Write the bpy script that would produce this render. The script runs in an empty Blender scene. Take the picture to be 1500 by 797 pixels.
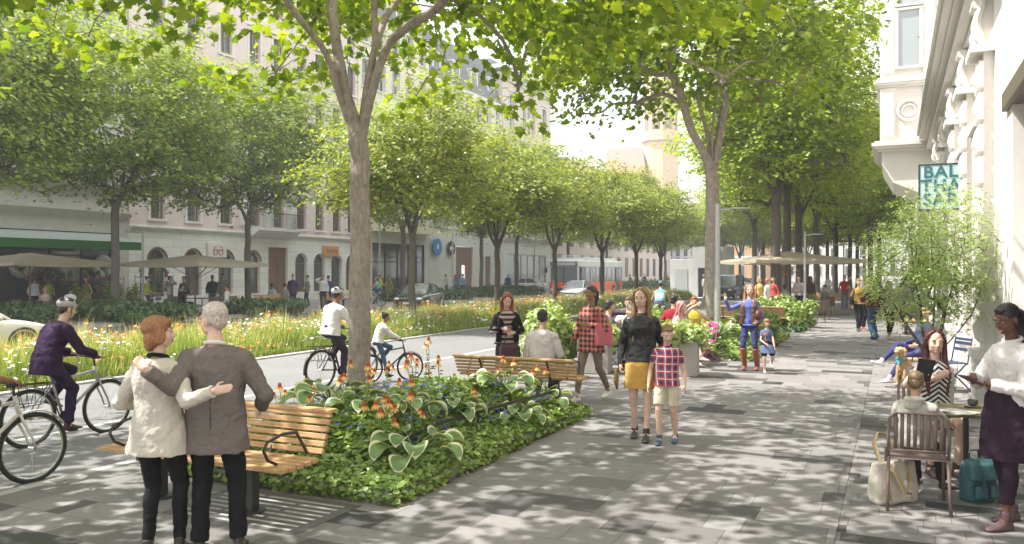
import bpy, math, random
import numpy as np
from mathutils import Vector, Matrix
R = math.radians
sin, cos, pi = math.sin, math.cos, math.pi
S = bpy.context.scene
COL = S.collection

# ------------------------------------------------------------------ camera, sky, sun, exposure
CAM_H, FPX, YAW = 1.95, 1200.0, R(25)
cam_d = bpy.data.cameras.new('camera')
cam_d.lens = 28.8; cam_d.sensor_width = 36; cam_d.clip_start = .05; cam_d.clip_end = 3000
cam = bpy.data.objects.new('camera', cam_d); COL.objects.link(cam)
cam.location = (0, 0, CAM_H); cam.rotation_euler = (R(90), 0, YAW)
S.camera = cam

SUN_EL, SUN_TRAVEL = R(57), R(24)
W = bpy.data.worlds.new('World'); S.world = W; W.use_nodes = True
wn = W.node_tree.nodes; wl = W.node_tree.links
sky = wn.new('ShaderNodeTexSky'); sky.sky_type = 'NISHITA'; sky.sun_disc = False
sky.sun_elevation = SUN_EL; sky.sun_rotation = R(270) - SUN_TRAVEL
sky.air_density = 1.0; sky.dust_density = 4.0; sky.ozone_density = 1.0
bgn = wn['Background']; bgn.inputs['Strength'].default_value = .15
# thin bright summer cloud veil over the blue
wtc = wn.new('ShaderNodeTexCoord'); wmp = wn.new('ShaderNodeMapping'); wmp.inputs['Scale'].default_value = (1, 1, 2.6); wl.new(wtc.outputs['Generated'], wmp.inputs[0])
wnz = wn.new('ShaderNodeTexNoise'); wnz.inputs['Scale'].default_value = 2.4; wnz.inputs['Detail'].default_value = 6; wl.new(wmp.outputs[0], wnz.inputs['Vector'])
wmr = wn.new('ShaderNodeMapRange'); wmr.inputs[1].default_value = .32; wmr.inputs[2].default_value = .62; wmr.inputs[3].default_value = .35; wmr.inputs[4].default_value = .95; wl.new(wnz.outputs['Fac'], wmr.inputs[0])
wmx = wn.new('ShaderNodeMix'); wmx.data_type = 'RGBA'; wl.new(wmr.outputs[0], wmx.inputs[0]); wl.new(sky.outputs[0], wmx.inputs[6]); wmx.inputs[7].default_value = (7.9, 8.1, 8.4, 1)
wl.new(wmx.outputs[2], bgn.inputs['Color'])
sl = bpy.data.lights.new('sun', 'SUN'); sl.energy = 5.0; sl.angle = R(.55); sl.color = (1, .965, .925)
so = bpy.data.objects.new('sun', sl); COL.objects.link(so)
so.rotation_euler = Vector((cos(SUN_TRAVEL)*cos(SUN_EL), sin(SUN_TRAVEL)*cos(SUN_EL), -sin(SUN_EL))).to_track_quat('-Z', 'Y').to_euler()
so.location = (-20, -10, 40)
S.view_settings.view_transform = 'Standard'; S.view_settings.look = 'None'
S.view_settings.exposure = 1.12; S.view_settings.gamma = 1
cy = S.cycles
cy.use_denoising = True
try: cy.denoiser = 'OPENIMAGEDENOISE'
except Exception: pass
cy.max_bounces = 7; cy.diffuse_bounces = 4; cy.glossy_bounces = 3; cy.transmission_bounces = 5
cy.transparent_max_bounces = 8; cy.volume_bounces = 0; cy.sample_clamp_indirect = 6
cy.caustics_reflective = False; cy.caustics_refractive = False

# ------------------------------------------------------------------ places: picture column / row to ground metres
def D(px, d):
    lat = (px-750)/FPX*d
    return (-sin(YAW)*d + cos(YAW)*lat, cos(YAW)*d + sin(YAW)*lat)
def G(px, py, z=0.0): return D(px, (CAM_H-z)*FPX/(py-398.5))
def XD(px, X): return X*1324.0/(px-1309.6)          # depth at which the street line x=X crosses column px
def face(deg): return R(deg-155)                     # 0 looks at the camera, 90 to picture right, 180 away

# ------------------------------------------------------------------ tags
def tag(o, label=None, cat=None, group=None, kind=None):
    if label: o['label'] = label
    if cat: o['category'] = cat
    if group: o['group'] = group
    if kind: o['kind'] = kind
    return o
def empty(name, loc, rz=0.0, label=None, cat=None, group=None, scale=1.0):
    o = bpy.data.objects.new(name, None); COL.objects.link(o)
    o.location = loc if len(loc) == 3 else (loc[0], loc[1], 0); o.rotation_euler = (0, 0, rz); o.scale = (scale,)*3
    o.empty_display_size = .2
    return tag(o, label, cat, group)
def copy_tree(root, loc=None, rz=None, label=None, group=None, scale=None):
    def rec(o, par):
        c = o.copy(); COL.objects.link(c)
        if par: c.parent = par
        for k in o.children: rec(k, c)
        return c
    c = rec(root, None)
    if loc is not None: c.location = loc if len(loc) == 3 else (loc[0], loc[1], 0)
    if rz is not None: c.rotation_euler = (0, 0, rz)
    if scale is not None: c.scale = scale if isinstance(scale, tuple) else (scale,)*3
    if label: c['label'] = label
    if group: c['group'] = group
    return c

# ------------------------------------------------------------------ materials
MATS = {}
def mat(name, col, rough=.7, var=.12, vs=6.0, bump=0.0, bs=60.0, metal=0.0, spec=.4, sheen=0.0, trans=0.0, alpha=1.0, emit=0.0, coat=0.0, stretch=None):
    if name in MATS: return MATS[name]
    m = bpy.data.materials.new(name); m.use_nodes = True
    n, l = m.node_tree.nodes, m.node_tree.links
    b = n['Principled BSDF']
    b.inputs['Roughness'].default_value = rough; b.inputs['Metallic'].default_value = metal
    b.inputs['Specular IOR Level'].default_value = spec
    b.inputs['Transmission Weight'].default_value = trans; b.inputs['Alpha'].default_value = alpha
    b.inputs['Coat Weight'].default_value = coat
    if sheen: b.inputs['Sheen Weight'].default_value = sheen
    tc = n.new('ShaderNodeTexCoord'); src = tc.outputs['Object']
    if stretch:
        mp = n.new('ShaderNodeMapping'); mp.inputs['Scale'].default_value = stretch; l.new(src, mp.inputs[0]); src = mp.outputs[0]
    if var:
        nz = n.new('ShaderNodeTexNoise'); nz.inputs['Scale'].default_value = vs; nz.inputs['Detail'].default_value = 5; nz.inputs['Roughness'].default_value = .65
        l.new(src, nz.inputs['Vector'])
        rp = n.new('ShaderNodeMapRange'); rp.inputs[1].default_value = .25; rp.inputs[2].default_value = .75
        rp.inputs[3].default_value = 1-var; rp.inputs[4].default_value = 1+var; l.new(nz.outputs['Fac'], rp.inputs[0])
        hs = n.new('ShaderNodeHueSaturation'); hs.inputs['Color'].default_value = (*col, 1); l.new(rp.outputs[0], hs.inputs['Value'])
        l.new(hs.outputs[0], b.inputs['Base Color'])
    else: b.inputs['Base Color'].default_value = (*col, 1)
    if bump:
        nb = n.new('ShaderNodeTexNoise'); nb.inputs['Scale'].default_value = bs; nb.inputs['Detail'].default_value = 4; l.new(src, nb.inputs['Vector'])
        bp = n.new('ShaderNodeBump'); bp.inputs['Strength'].default_value = bump; bp.inputs['Distance'].default_value = .02
        l.new(nb.outputs['Fac'], bp.inputs['Height']); l.new(bp.outputs[0], b.inputs['Normal'])
    if emit:
        b.inputs['Emission Color'].default_value = (*col, 1); b.inputs['Emission Strength'].default_value = emit
    MATS[name] = m
    return m
class NT:
    """small node-tree writer"""
    def __init__(s, name):
        s.m = bpy.data.materials.new(name); s.m.use_nodes = True; s.n = s.m.node_tree.nodes; s.l = s.m.node_tree.links
        s.b = s.n['Principled BSDF']; MATS[name] = s.m
        s.tc = s.n.new('ShaderNodeTexCoord')
    def _in(s, node, idx, v):
        if v is None: return
        if hasattr(v, 'links') or hasattr(v, 'is_output'): s.l.new(v, node.inputs[idx])
        else: node.inputs[idx].default_value = v
    def math(s, op, a, b=None, c=None):
        q = s.n.new('ShaderNodeMath'); q.operation = op; s._in(q, 0, a); s._in(q, 1, b); s._in(q, 2, c); return q.outputs[0]
    def xyz(s, v):
        q = s.n.new('ShaderNodeSeparateXYZ'); s.l.new(v, q.inputs[0]); return q.outputs
    def comb(s, x=0., y=0., z=0.):
        q = s.n.new('ShaderNodeCombineXYZ'); s._in(q, 0, x); s._in(q, 1, y); s._in(q, 2, z); return q.outputs[0]
    def white(s, v):
        q = s.n.new('ShaderNodeTexWhiteNoise'); q.noise_dimensions = '3D'; s.l.new(v, q.inputs['Vector']); return q.outputs
    def noise(s, v, sc, det=4, ro=.6):
        q = s.n.new('ShaderNodeTexNoise'); q.inputs['Scale'].default_value = sc; q.inputs['Detail'].default_value = det; q.inputs['Roughness'].default_value = ro
        s.l.new(v, q.inputs['Vector']); return q.outputs['Fac']
    def ramp(s, f, stops, interp='LINEAR'):
        q = s.n.new('ShaderNodeValToRGB'); q.color_ramp.interpolation = interp; e = q.color_ramp.elements
        while len(e) > 1: e.remove(e[-1])
        for i, (p, c) in enumerate(stops):
            t = e[0] if i == 0 else e.new(p)
            t.position = p; t.color = (*c, 1) if len(c) == 3 else c
        s.l.new(f, q.inputs[0]); return q.outputs[0]
    def mix(s, f, a, b, mode='MIX'):
        q = s.n.new('ShaderNodeMix'); q.data_type = 'RGBA'; q.blend_type = mode
        s._in(q, 0, f)
        for i, v in ((6, a), (7, b)):
            if isinstance(v, tuple): q.inputs[i].default_value = (*v, 1) if len(v) == 3 else v
            else: s.l.new(v, q.inputs[i])
        return q.outputs[2]
    def bump(s, h, st=.3, dist=.01):
        q = s.n.new('ShaderNodeBump'); q.inputs['Strength'].default_value = st; q.inputs['Distance'].default_value = dist
        s.l.new(h, q.inputs['Height']); s.l.new(q.outputs[0], s.b.inputs['Normal'])
    def color(s, c): s.l.new(c, s.b.inputs['Base Color'])

def leaf_mat(name, dark, light, trans=.45, rough=.45, edge=None):
    if name in MATS: return MATS[name]
    t = NT(name); n, l = t.n, t.l
    geo = n.new('ShaderNodeNewGeometry')
    c = t.ramp(geo.outputs['Random Per Island'], [(0, dark), (.55, tuple((a+b)/2 for a, b in zip(dark, light))), (1, light)])
    big = t.noise(t.tc.outputs['Object'], .55, 2, .5)
    c = t.mix(t.math('MULTIPLY', big, .55), c, t.mix(1.0, c, (1.5, 1.3, .8), 'MULTIPLY'))
    t.color(c); t.b.inputs['Roughness'].default_value = rough; t.b.inputs['Specular IOR Level'].default_value = .5
    tr = n.new('ShaderNodeBsdfTranslucent'); t.l.new(t.mix(1.0, c, (1.4, 1.3, .5), 'MULTIPLY'), tr.inputs['Color'])
    mx = n.new('ShaderNodeMixShader'); mx.inputs[0].default_value = trans
    l.new(t.b.outputs[0], mx.inputs[1]); l.new(tr.outputs[0], mx.inputs[2]); l.new(mx.outputs[0], n['Material Output'].inputs['Surface'])
    return t.m

# ------------------------------------------------------------------ mesh builder
class MB:
    def __init__(s): s.v = []; s.f = []; s.mi = []; s.cur = 0
    def add(s, vs, fs):
        o = len(s.v); s.v.extend([tuple(p) for p in vs]); s.f.extend([tuple(i+o for i in f) for f in fs]); s.mi.extend([s.cur]*len(fs)); return s
    def box(s, c, size, rz=0.0, rot=None):
        hx, hy, hz = size[0]/2, size[1]/2, size[2]/2
        M = rot if rot is not None else Matrix.Rotation(rz, 3, 'Z')
        vs = [Vector(c) + M @ Vector((x*hx, y*hy, z*hz)) for z in (-1, 1) for x, y in ((-1, -1), (1, -1), (1, 1), (-1, 1))]
        return s.add(vs, [(3, 2, 1, 0), (4, 5, 6, 7), (0, 1, 5, 4), (1, 2, 6, 5), (2, 3, 7, 6), (3, 0, 4, 7)])
    def b2(s, x0, x1, y0, y1, z0, z1): return s.box(((x0+x1)/2, (y0+y1)/2, (z0+z1)/2), (abs(x1-x0), abs(y1-y0), abs(z1-z0)))
    def rings(s, rs, cap=True, closed=False):
        n = len(rs[0]); vs = [p for r in rs for p in r]; fs = []
        m = len(rs) if closed else len(rs)-1
        for i in range(m):
            a, b = i*n, ((i+1) % len(rs))*n
            fs += [(a+j, a+(j+1) % n, b+(j+1) % n, b+j) for j in range(n)]
        if cap and not closed: fs += [tuple(range(n-1, -1, -1)), tuple(range((len(rs)-1)*n, len(rs)*n))]
        return s.add(vs, fs)
    def tube(s, pts, rad, n=8, cap=True, closed=False, flat=None):
        pts = [Vector(p) for p in pts]; k = len(pts)
        if not hasattr(rad, '__len__'): rad = [rad]*k
        rs = []; prev = None
        for i in range(k):
            if closed: t = pts[(i+1) % k]-pts[i-1]
            else: t = pts[min(i+1, k-1)]-pts[max(i-1, 0)]
            t = t.normalized() if t.length > 1e-9 else Vector((0, 0, 1))
            if prev is None:
                a = Vector((0, 0, 1)) if abs(t.z) < .9 else Vector((1, 0, 0)); u = t.cross(a).normalized()
            else:
                u = prev - t*prev.dot(t); u = u.normalized() if u.length > 1e-6 else t.orthogonal().normalized()
            prev = u; w = t.cross(u)
            fl = flat or 1.0
            rs.append([pts[i] + u*(cos(2*pi*j/n)*rad[i]) + w*(sin(2*pi*j/n)*rad[i]*fl) for j in range(n)])
        return s.rings(rs, cap, closed)
    def cyl(s, c, r, h, n=16, axis='Z', r2=None):
        c = Vector(c); a = {'X': Vector((1, 0, 0)), 'Y': Vector((0, 1, 0)), 'Z': Vector((0, 0, 1))}[axis]*h/2
        return s.tube([c-a, c+a], [r, r if r2 is None else r2], n)
    def ell(s, c, r, M=None, n=12, m=8):
        rs = []
        M = M or Matrix.Identity(3); c = Vector(c)
        for i in range(m+1):
            ph = -pi/2+pi*(i+.0)/m; ph = max(min(ph, pi/2-.12), -pi/2+.12)
            rs.append([c + M @ Vector((r[0]*cos(ph)*cos(2*pi*j/n), r[1]*cos(ph)*sin(2*pi*j/n), r[2]*sin(ph)*1.0)) for j in range(n)])
        return s.rings(rs)
    def lathe(s, prof, c=(0, 0, 0), n=20, sq=None):
        c = Vector(c); rs = []
        for r, z in prof:
            ring = []
            for j in range(n):
                a = 2*pi*j/n + (pi/4 if n == 4 else 0); ring.append(c+Vector((r*cos(a), r*sin(a), z)))
            rs.append(ring)
        return s.rings(rs)
    def prism(s, poly, z0, z1, M=None, c=(0, 0, 0)):
        """poly in local xy, extruded z0..z1, then M and c"""
        M = M or Matrix.Identity(3); c = Vector(c); n = len(poly)
        a = [c+M @ Vector((x, y, z0)) for x, y in poly]; b = [c+M @ Vector((x, y, z1)) for x, y in poly]
        return s.rings([a, b])
    def quad(s, a, b, c, d): return s.add([a, b, c, d], [(0, 1, 2, 3)])
    def build(s, name, m, parent=None, smooth=False, bevel=0.0, loc=None, mods=None):
        me = bpy.data.meshes.new(name); me.from_pydata(s.v, [], s.f)
        ms = m if isinstance(m, (list, tuple)) else [m]
        for q in ms: me.materials.append(q)
        if len(ms) > 1: me.polygons.foreach_set('material_index', s.mi)
        if smooth: me.polygons.foreach_set('use_smooth', [True]*len(me.polygons))
        me.update()
        o = bpy.data.objects.new(name, me); COL.objects.link(o)
        if parent: o.parent = parent
        if loc: o.location = loc
        if bevel:
            b = o.modifiers.new('b', 'BEVEL'); b.width = bevel; b.segments = 2; b.limit_method = 'ANGLE'; b.angle_limit = R(40)
        return o
YZ = Matrix(((0, 0, 1), (1, 0, 0), (0, 1, 0)))      # prism drawn in (y,z), extruded along x
XZ = Matrix(((1, 0, 0), (0, 0, -1), (0, 1, 0)))     # prism drawn in (x,z), extruded along -y
def np_mesh(name, verts, faces_n, m, parent=None, smooth=False, mi=None):
    """verts (N,3); faces_n: array (F,k) of indices"""
    me = bpy.data.meshes.new(name); V = np.asarray(verts, np.float32); F = np.asarray(faces_n, np.int32)
    me.vertices.add(len(V)); me.vertices.foreach_set('co', V.ravel())
    me.loops.add(F.size); me.loops.foreach_set('vertex_index', F.ravel())
    me.polygons.add(len(F)); me.polygons.foreach_set('loop_start', np.arange(0, F.size, F.shape[1], dtype=np.int32))
    try: me.polygons.foreach_set('loop_total', np.full(len(F), F.shape[1], np.int32))
    except Exception: pass
    for q in (m if isinstance(m, (list, tuple)) else [m]): me.materials.append(q)
    if mi is not None: me.polygons.foreach_set('material_index', np.asarray(mi, np.int32))
    if smooth: me.polygons.foreach_set('use_smooth', np.ones(len(F), bool))
    me.update(calc_edges=True)
    o = bpy.data.objects.new(name, me); COL.objects.link(o)
    if parent: o.parent = parent
    return o
def text_obj(s, name, size, m, parent, loc, rot, ext=.004, align='CENTER', bold=0.0, spacing=1.0, lines=1.0):
    cu = bpy.data.curves.new(name, 'FONT'); cu.body = s; cu.size = size; cu.extrude = ext; cu.align_x = align; cu.align_y = 'CENTER'
    cu.offset = bold; cu.space_character = spacing; cu.space_line = lines
    tmp = bpy.data.objects.new('t', cu); me = bpy.data.meshes.new_from_object(tmp); bpy.data.objects.remove(tmp)
    me.materials.clear(); me.materials.append(m); o = bpy.data.objects.new(name, me); COL.objects.link(o); o.parent = parent
    o.location = loc; o.rotation_euler = rot
    return o

# ------------------------------------------------------------------ shared colours
steel = mat('dark_steel', (.06, .058, .055), .5, metal=.5, var=.1)
galv = mat('galvanised', (.42, .42, .41), .45, metal=.5, var=.06, vs=3)
wood = mat('bench_wood', (.46, .28, .13), .6, var=.45, vs=14, bump=.25, bs=40, stretch=(.35, 6, 6))
glass_dark = mat('window_glass', (.09, .105, .10), .08, var=0, spec=.8)
rubber = mat('rubber', (.02, .02, .02), .8, var=.1)
black = mat('black_paint', (.012, .012, .013), .4, var=0)
white = mat('white_paint', (.72, .70, .66), .55, var=.05)
chrome = mat('chrome', (.6, .6, .6), .25, metal=1, var=0)
# ================================================================== THE SETTING
def sheet(name, x0, x1, y0, y1, z0, z1, m, **k):
    b = MB(); b.b2(x0, x1, y0, y1, z0, z1); return tag(b.build(name, m), kind='structure', **k)

def asphalt(name, col, sc=1.0):
    t = NT(name); p = t.tc.outputs['Object']
    a = t.noise(p, 260*sc, 3, .7); b = t.noise(p, .5, 5, .6); c = t.noise(p, 3.5, 4, .7)
    f = t.math('ADD', t.math('MULTIPLY', a, .55), t.math('ADD', t.math('MULTIPLY', b, .3), t.math('MULTIPLY', c, .25)))
    t.color(t.ramp(f, [(.35, tuple(q*.66 for q in col)), (.75, tuple(q*1.3 for q in col))]))
    t.b.inputs['Roughness'].default_value = .85; t.bump(a, .35, .004); return t.m
road_m = asphalt('road_asphalt', (.088, .088, .092)); path_m = asphalt('path_asphalt', (.165, .161, .158))

def paver_mat(name, row, lmin, lmax, gap, cols):
    t = NT(name); o = t.xyz(t.tc.outputs['Object'])
    ry = t.math('DIVIDE', o[1], row); r = t.math('FLOOR', ry)
    wr = t.white(t.comb(r, 3.7, 0.)); ln = t.math('MULTIPLY_ADD', wr[0], lmax-lmin, lmin)
    wr2 = t.white(t.comb(r, 9.1, 4.)); cx = t.math('DIVIDE', t.math('MULTIPLY_ADD', wr2[0], 7.0, o[0]), ln)
    # split some cells so that lengths differ inside a row
    c0 = t.math('FLOOR', cx); fr = t.math('FRACT', cx)
    wc = t.white(t.comb(c0, r, 1.5)); cut = t.math('MULTIPLY_ADD', wc[0], .5, .25)
    side = t.math('GREATER_THAN', fr, cut)
    has = t.math('GREATER_THAN', t.white(t.comb(c0, r, 8.5))[0], .62)
    side = t.math('MULTIPLY', side, has)
    idv = t.comb(t.math('ADD', c0, t.math('MULTIPLY', side, .5)), r, 2.2); w = t.white(idv)
    tone = t.ramp(w[0], cols, 'CONSTANT')
    p = t.tc.outputs['Object']
    fine = t.noise(p, 190, 3, .8); med = t.noise(p, 9, 5, .7); big = t.noise(p, .7, 4, .6)
    f = t.math('ADD', t.math('MULTIPLY', fine, .40), t.math('ADD', t.math('MULTIPLY', med, .34), t.math('MULTIPLY', big, .46)))
    k = t.math('MULTIPLY_ADD', f, .9, .45)
    tone = t.mix(1.0, tone, t.comb(k, k, k), 'MULTIPLY')
    # joints
    ex = t.math('MULTIPLY', t.math('MINIMUM', fr, t.math('SUBTRACT', 1.0, fr)), ln)
    dc = t.math('ADD', t.math('MULTIPLY', t.math('ABSOLUTE', t.math('SUBTRACT', fr, cut)), ln), t.math('MULTIPLY', t.math('SUBTRACT', 1.0, has), 9.0))
    fy = t.math('FRACT', ry); ey = t.math('MULTIPLY', t.math('MINIMUM', fy, t.math('SUBTRACT', 1.0, fy)), row)
    e = t.math('MINIMUM', t.math('MINIMUM', ex, dc), ey)
    j = t.math('SMOOTH_MIN', 1.0, t.math('DIVIDE', e, gap), .2)
    jj = t.math('GREATER_THAN', j, .8)
    t.color(t.mix(t.math('MULTIPLY_ADD', jj, .62, .38), (.035, .032, .03), tone))
    t.b.inputs['Roughness'].default_value = .8
    t.bump(t.math('ADD', t.math('MULTIPLY', j, .6), t.math('ADD', t.math('MULTIPLY', fine, .3), t.math('MULTIPLY', w[0], .3))), .5, .004)
    return t.m
A_, B_, C_, D_, E_ = (.218, .204, .194), (.182, .171, .163), (.134, .126, .120), (.075, .070, .067), (.040, .038, .037)
pave_m = paver_mat('paving_slabs', .37, .52, .92, .0045, [(0, A_), (.14, (.206, .193, .184)), (.32, (.196, .184, .175)), (.48, B_), (.62, (.162, .152, .145)), (.75, C_), (.88, D_), (.95, E_)])
small_m = paver_mat('small_paving_slabs', .20, .38, .62, .005, [(0, A_), (.2, B_), (.55, (.21, .197, .187)), (.74, C_), (.88, D_), (.95, E_)])

sheet('ground', -900, 900, -60, 1800, -.6, -.12, asphalt('far_ground', (.16, .155, .145)))
sheet('road', -27.0, -16.7, -40, 400, -.5, -.116, road_m)
sheet('pavement', -7.05, -.392, -25, 260, -.4, 0, pave_m)
b = MB(); b.b2(-.388, 3.4, -25, 260, -.4, 0); tag(b.build('pavement_edge', small_m), kind='structure')
sheet('cycle_path', -12.78, -7.19, -25, 260, -.4, -.004, path_m)
kerb_m = mat('kerb_stone', (.36, .345, .33), .8, var=.15, vs=5, bump=.25, bs=90)
sheet('path_kerb', -7.186, -7.054, -25, 260, -.4, .003, kerb_m)
sheet('strip_kerb', -12.98, -12.784, -25, 260, -.4, .03, kerb_m)
sheet('road_kerb', -16.9, -16.7, -25, 260, -.4, .02, kerb_m)
soil_m = mat('soil', (.10, .075, .045), .95, var=.35, vs=9, bump=.8, bs=30)
sheet('flower_strip_soil', -16.7+-.2, -12.98, -25, 58, -.4, .02, soil_m) if False else sheet('flower_strip_soil', -16.69, -12.985, -25, 60, -.4, .015, soil_m)
sheet('far_pavement', -38, -27.0, -25, 300, -.4, 0, paver_mat('far_paving', .5, .7, 1.2, .006, [(0, (.30, .295, .29)), (.4, (.27, .265, .26)), (.8, (.23, .225, .22))]))
sheet('far_kerb', -27.0, -26.8, -25, 300, -.399, .006, kerb_m)
line_m = mat('white_line_paint', (.48, .48, .46), .75, var=.3, vs=30)
sheet('path_line_marking', -9.27, -9.15, -25, 260, -.01, .0005, line_m)
b = MB()
for k in range(24): b.b2(-22.0, -21.88, -10+k*6, -7+k*6, -.12, -.112)
tag(b.build('road_line_markings', line_m), kind='structure')
sheet('crossing', -26.8, -7.4, 62, 72, -.35, -.02, mat('crossing_concrete', (.42, .41, .39), .8, var=.1))
# a manhole-like rectangle inlay and the joint repair on the path
sheet('path_patch', -12.2, -9.6, 14.6, 16.6, -.02, .0005, mat('repair_asphalt', (.17, .168, .168), .85, var=.2, vs=40))

# ------------------------------------------------------------------ facade machinery (fronts that face +x or any direction through an Empty)
def wall_cells(b, y0, y1, z0, z1, t, holes, x=0.0):
    ys = sorted({y0, y1, *[q for h in holes for q in h[:2]]}); zs = sorted({z0, z1, *[q for h in holes for q in h[2:4]]})
    ys = [q for q in ys if y0 <= q <= y1]; zs = [q for q in zs if z0 <= q <= z1]
    for i in range(len(ys)-1):
        j = 0
        while j < len(zs)-1:
            ym = (ys[i]+ys[i+1])/2
            def solid(q):
                zm = (zs[q]+zs[q+1])/2
                return not any(h[0] < ym < h[1] and h[2] < zm < h[3] for h in holes)
            if not solid(j): j += 1; continue
            k = j
            while k < len(zs)-1 and solid(k): k += 1
            b.b2(x-t, x, ys[i], ys[i+1], zs[j], zs[k]); j = k
def arch_fill(b, ya, yb, zs, zt, t, x=0.0, n=10):
    """fills the corners above a round arch springing at zs inside the opening ya..yb, zs..zt"""
    r = (yb-ya)/2; yc = (ya+yb)/2
    for sgn in (-1, 1):
        pts = [(yc+sgn*r*cos(a), zs+r*sin(a)) for a in [pi/2*i/n for i in range(n+1)]]
        poly = pts + [(yc, zt), (yc+sgn*r, zt)]
        if sgn > 0: poly = poly[::-1]
        b.prism(poly, x-t, x-.002, YZ)
def window(root, y, z, w, h, fm, x=0.0, depth=.22, bars=(1, 2), gm=None, fw=.07, surround=None, arch=False, sill=True):
    """one window as a part: frame (mesh of the part), pane, surround"""
    b = MB(); x0 = x-depth
    for yy in (y-w/2+fw/2, y+w/2-fw/2): b.b2(x0-.05, x0+.03, yy-fw/2, yy+fw/2, z, z+h)
    b.b2(x0-.05, x0+.03, y-w/2+fw, y+w/2-fw, z, z+fw); b.b2(x0-.05, x0+.03, y-w/2+fw, y+w/2-fw, z+h-fw, z+h)
    for i in range(bars[0]):
        yy = y-w/2+(i+1)*w/(bars[0]+1); b.b2(x0-.04, x0+.025, yy-fw*.5, yy+fw*.5, z+fw, z+h-fw)
    for i in range(bars[1]):
        zz = z+(i+1)*h/(bars[1]+1); b.b2(x0-.04, x0+.02, y-w/2+fw, y+w/2-fw, zz-fw*.4, zz+fw*.4)
    f = b.build('window', fm, root)
    g = MB(); g.b2(x0-.045, x0-.02, y-w/2+.01, y+w/2-.01, z+.01, z+h-.01); g.build('pane', gm or PANES[int(abs(y*7.3+z*3.1)) % len(PANES)], f)
    if int(abs(y*5.1+z*2.3)) % 3:
        g = MB(); q_ = .18+.25*((int(abs(y*9+z)) % 5)/5)
        for s_ in (-1, 1): g.b2(x0-.018, x0-.012, y+s_*w/2*(1-q_), y+s_*(w/2-.02), z+.02, z+h-.02)
        g.build('curtain', m_curt, f)
    if surround:
        s_ = MB(); t = .13
        for yy in (y-w/2-t/2, y+w/2+t/2): s_.b2(x+.001, x+.05, yy-t/2, yy+t/2, z-.02, z+h+t)
        s_.b2(x+.001, x+.05, y-w/2, y+w/2, z+h, z+h+t)
        if sill: s_.b2(x+.001, x+.13, y-w/2-t-.05, y+w/2+t+.05, z-.14, z-.021)
        s_.b2(x+.001, x+.14, y-w/2-t-.05, y+w/2+t+.05, z+h+t+.12, z+h+t+.2)
        s_.build('surround', surround, f)
    return f
PANES = [glass_dark, mat('window_glass_pale', (.16, .18, .17), .1, var=0, spec=.8), mat('window_glass_green', (.07, .10, .06), .08, var=.3, vs=2, spec=.8)]
m_curt = mat('curtain_cloth', (.42, .40, .36), .9, var=.1)
def cornice(b, y0, y1, z, x=0.0, sc=1.0, steps=((.10, .12), (.22, .16), (.38, .12), (.46, .08))):
    zz = z
    for out, hh in steps: b.b2(x+.001, x+out*sc, y0, y1, zz, zz+hh*sc); zz += hh*sc
    return zz

def stone_blocks(name, col, row=.45, ln=1.1, groove=.02, depth=.5):
    t = NT(name); o = t.xyz(t.tc.outputs['Object'])
    rz = t.math('DIVIDE', o[2], row); r = t.math('FLOOR', rz); u = t.math('DIVIDE', t.math('MULTIPLY_ADD', t.math('FRACT', t.math('MULTIPLY', r, .5)), ln, o[1]), ln)
    e = t.math('MINIMUM', t.math('MULTIPLY', t.math('PINGPONG', rz, .5), row), t.math('MULTIPLY', t.math('PINGPONG', u, .5), ln))
    h = t.math('MINIMUM', t.math('DIVIDE', e, groove), 1.0)
    w = t.white(t.comb(t.math('FLOOR', u), r, 0.))[0]
    n = t.noise(t.tc.outputs['Object'], 2.5, 5, .7); k = t.math('ADD', t.math('MULTIPLY_ADD', w, .10, .84), t.math('MULTIPLY', n, .16))
    c = t.mix(1.0, col, t.comb(k, k, k), 'MULTIPLY')
    t.color(t.mix(h, tuple(q*.62 for q in col), c)); t.b.inputs['Roughness'].default_value = .85
    t.bump(h, depth, .03); return t.m
plaster = lambda name, col: mat(name, col, .88, var=.07, vs=1.3, bump=.12, bs=80)
m_grey = plaster('grey_beige_plaster', (.58, .55, .50)); m_pink = plaster('rose_plaster', (.70, .58, .53))
m_white_stone = stone_blocks('white_block_plaster', (.80, .78, .74), .48, 1.25, .018, .35)
m_trim = plaster('pale_trim', (.70, .68, .64)); m_cream = plaster('cream_plaster', (.72, .66, .47)); m_pale = plaster('pale_plaster', (.62, .60, .55))
m_roof_grey = mat('slate_roof', (.14, .14, .15), .6, var=.25, vs=12); m_roof_red = mat('clay_roof', (.34, .17, .13), .8, var=.25, vs=10)
m_brown = mat('brown_frame', (.20, .115, .075), .55, var=.1); m_wframe = mat('white_frame', (.62, .61, .58), .5, var=.03)
m_shopglass = mat('shop_glass', (.055, .06, .06), .05, var=0, spec=1.0); m_shopin = mat('shop_interior', (.20, .19, .17), .7, var=.5, vs=1.5)
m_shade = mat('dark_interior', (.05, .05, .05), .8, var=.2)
FX = -37.5

def upper(root, y0, y1, z0, n, sh, nb, wm, fm, trim, ww=1.15, wh=2.1, first=.9, label=None, skip=()):
    """storeys n of height sh above z0 with nb windows each; returns holes"""
    holes = []; bay = (y1-y0)/nb
    for s in range(n):
        for k in range(nb):
            y = y0+bay*(k+.5); z = z0+s*sh+first
            holes.append((y-ww/2, y+ww/2, z, z+wh))
            if z < 26: window(root, y, z, ww, wh, fm, bars=(1, 1), surround=trim)
    w = MB(); wall_cells(w, y0, y1, z0, z0+n*sh, .4, holes); 
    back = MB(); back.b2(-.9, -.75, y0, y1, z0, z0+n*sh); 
    return w.build('upper_wall', wm, root), back.build('inner_wall', m_shade, root)

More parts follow.
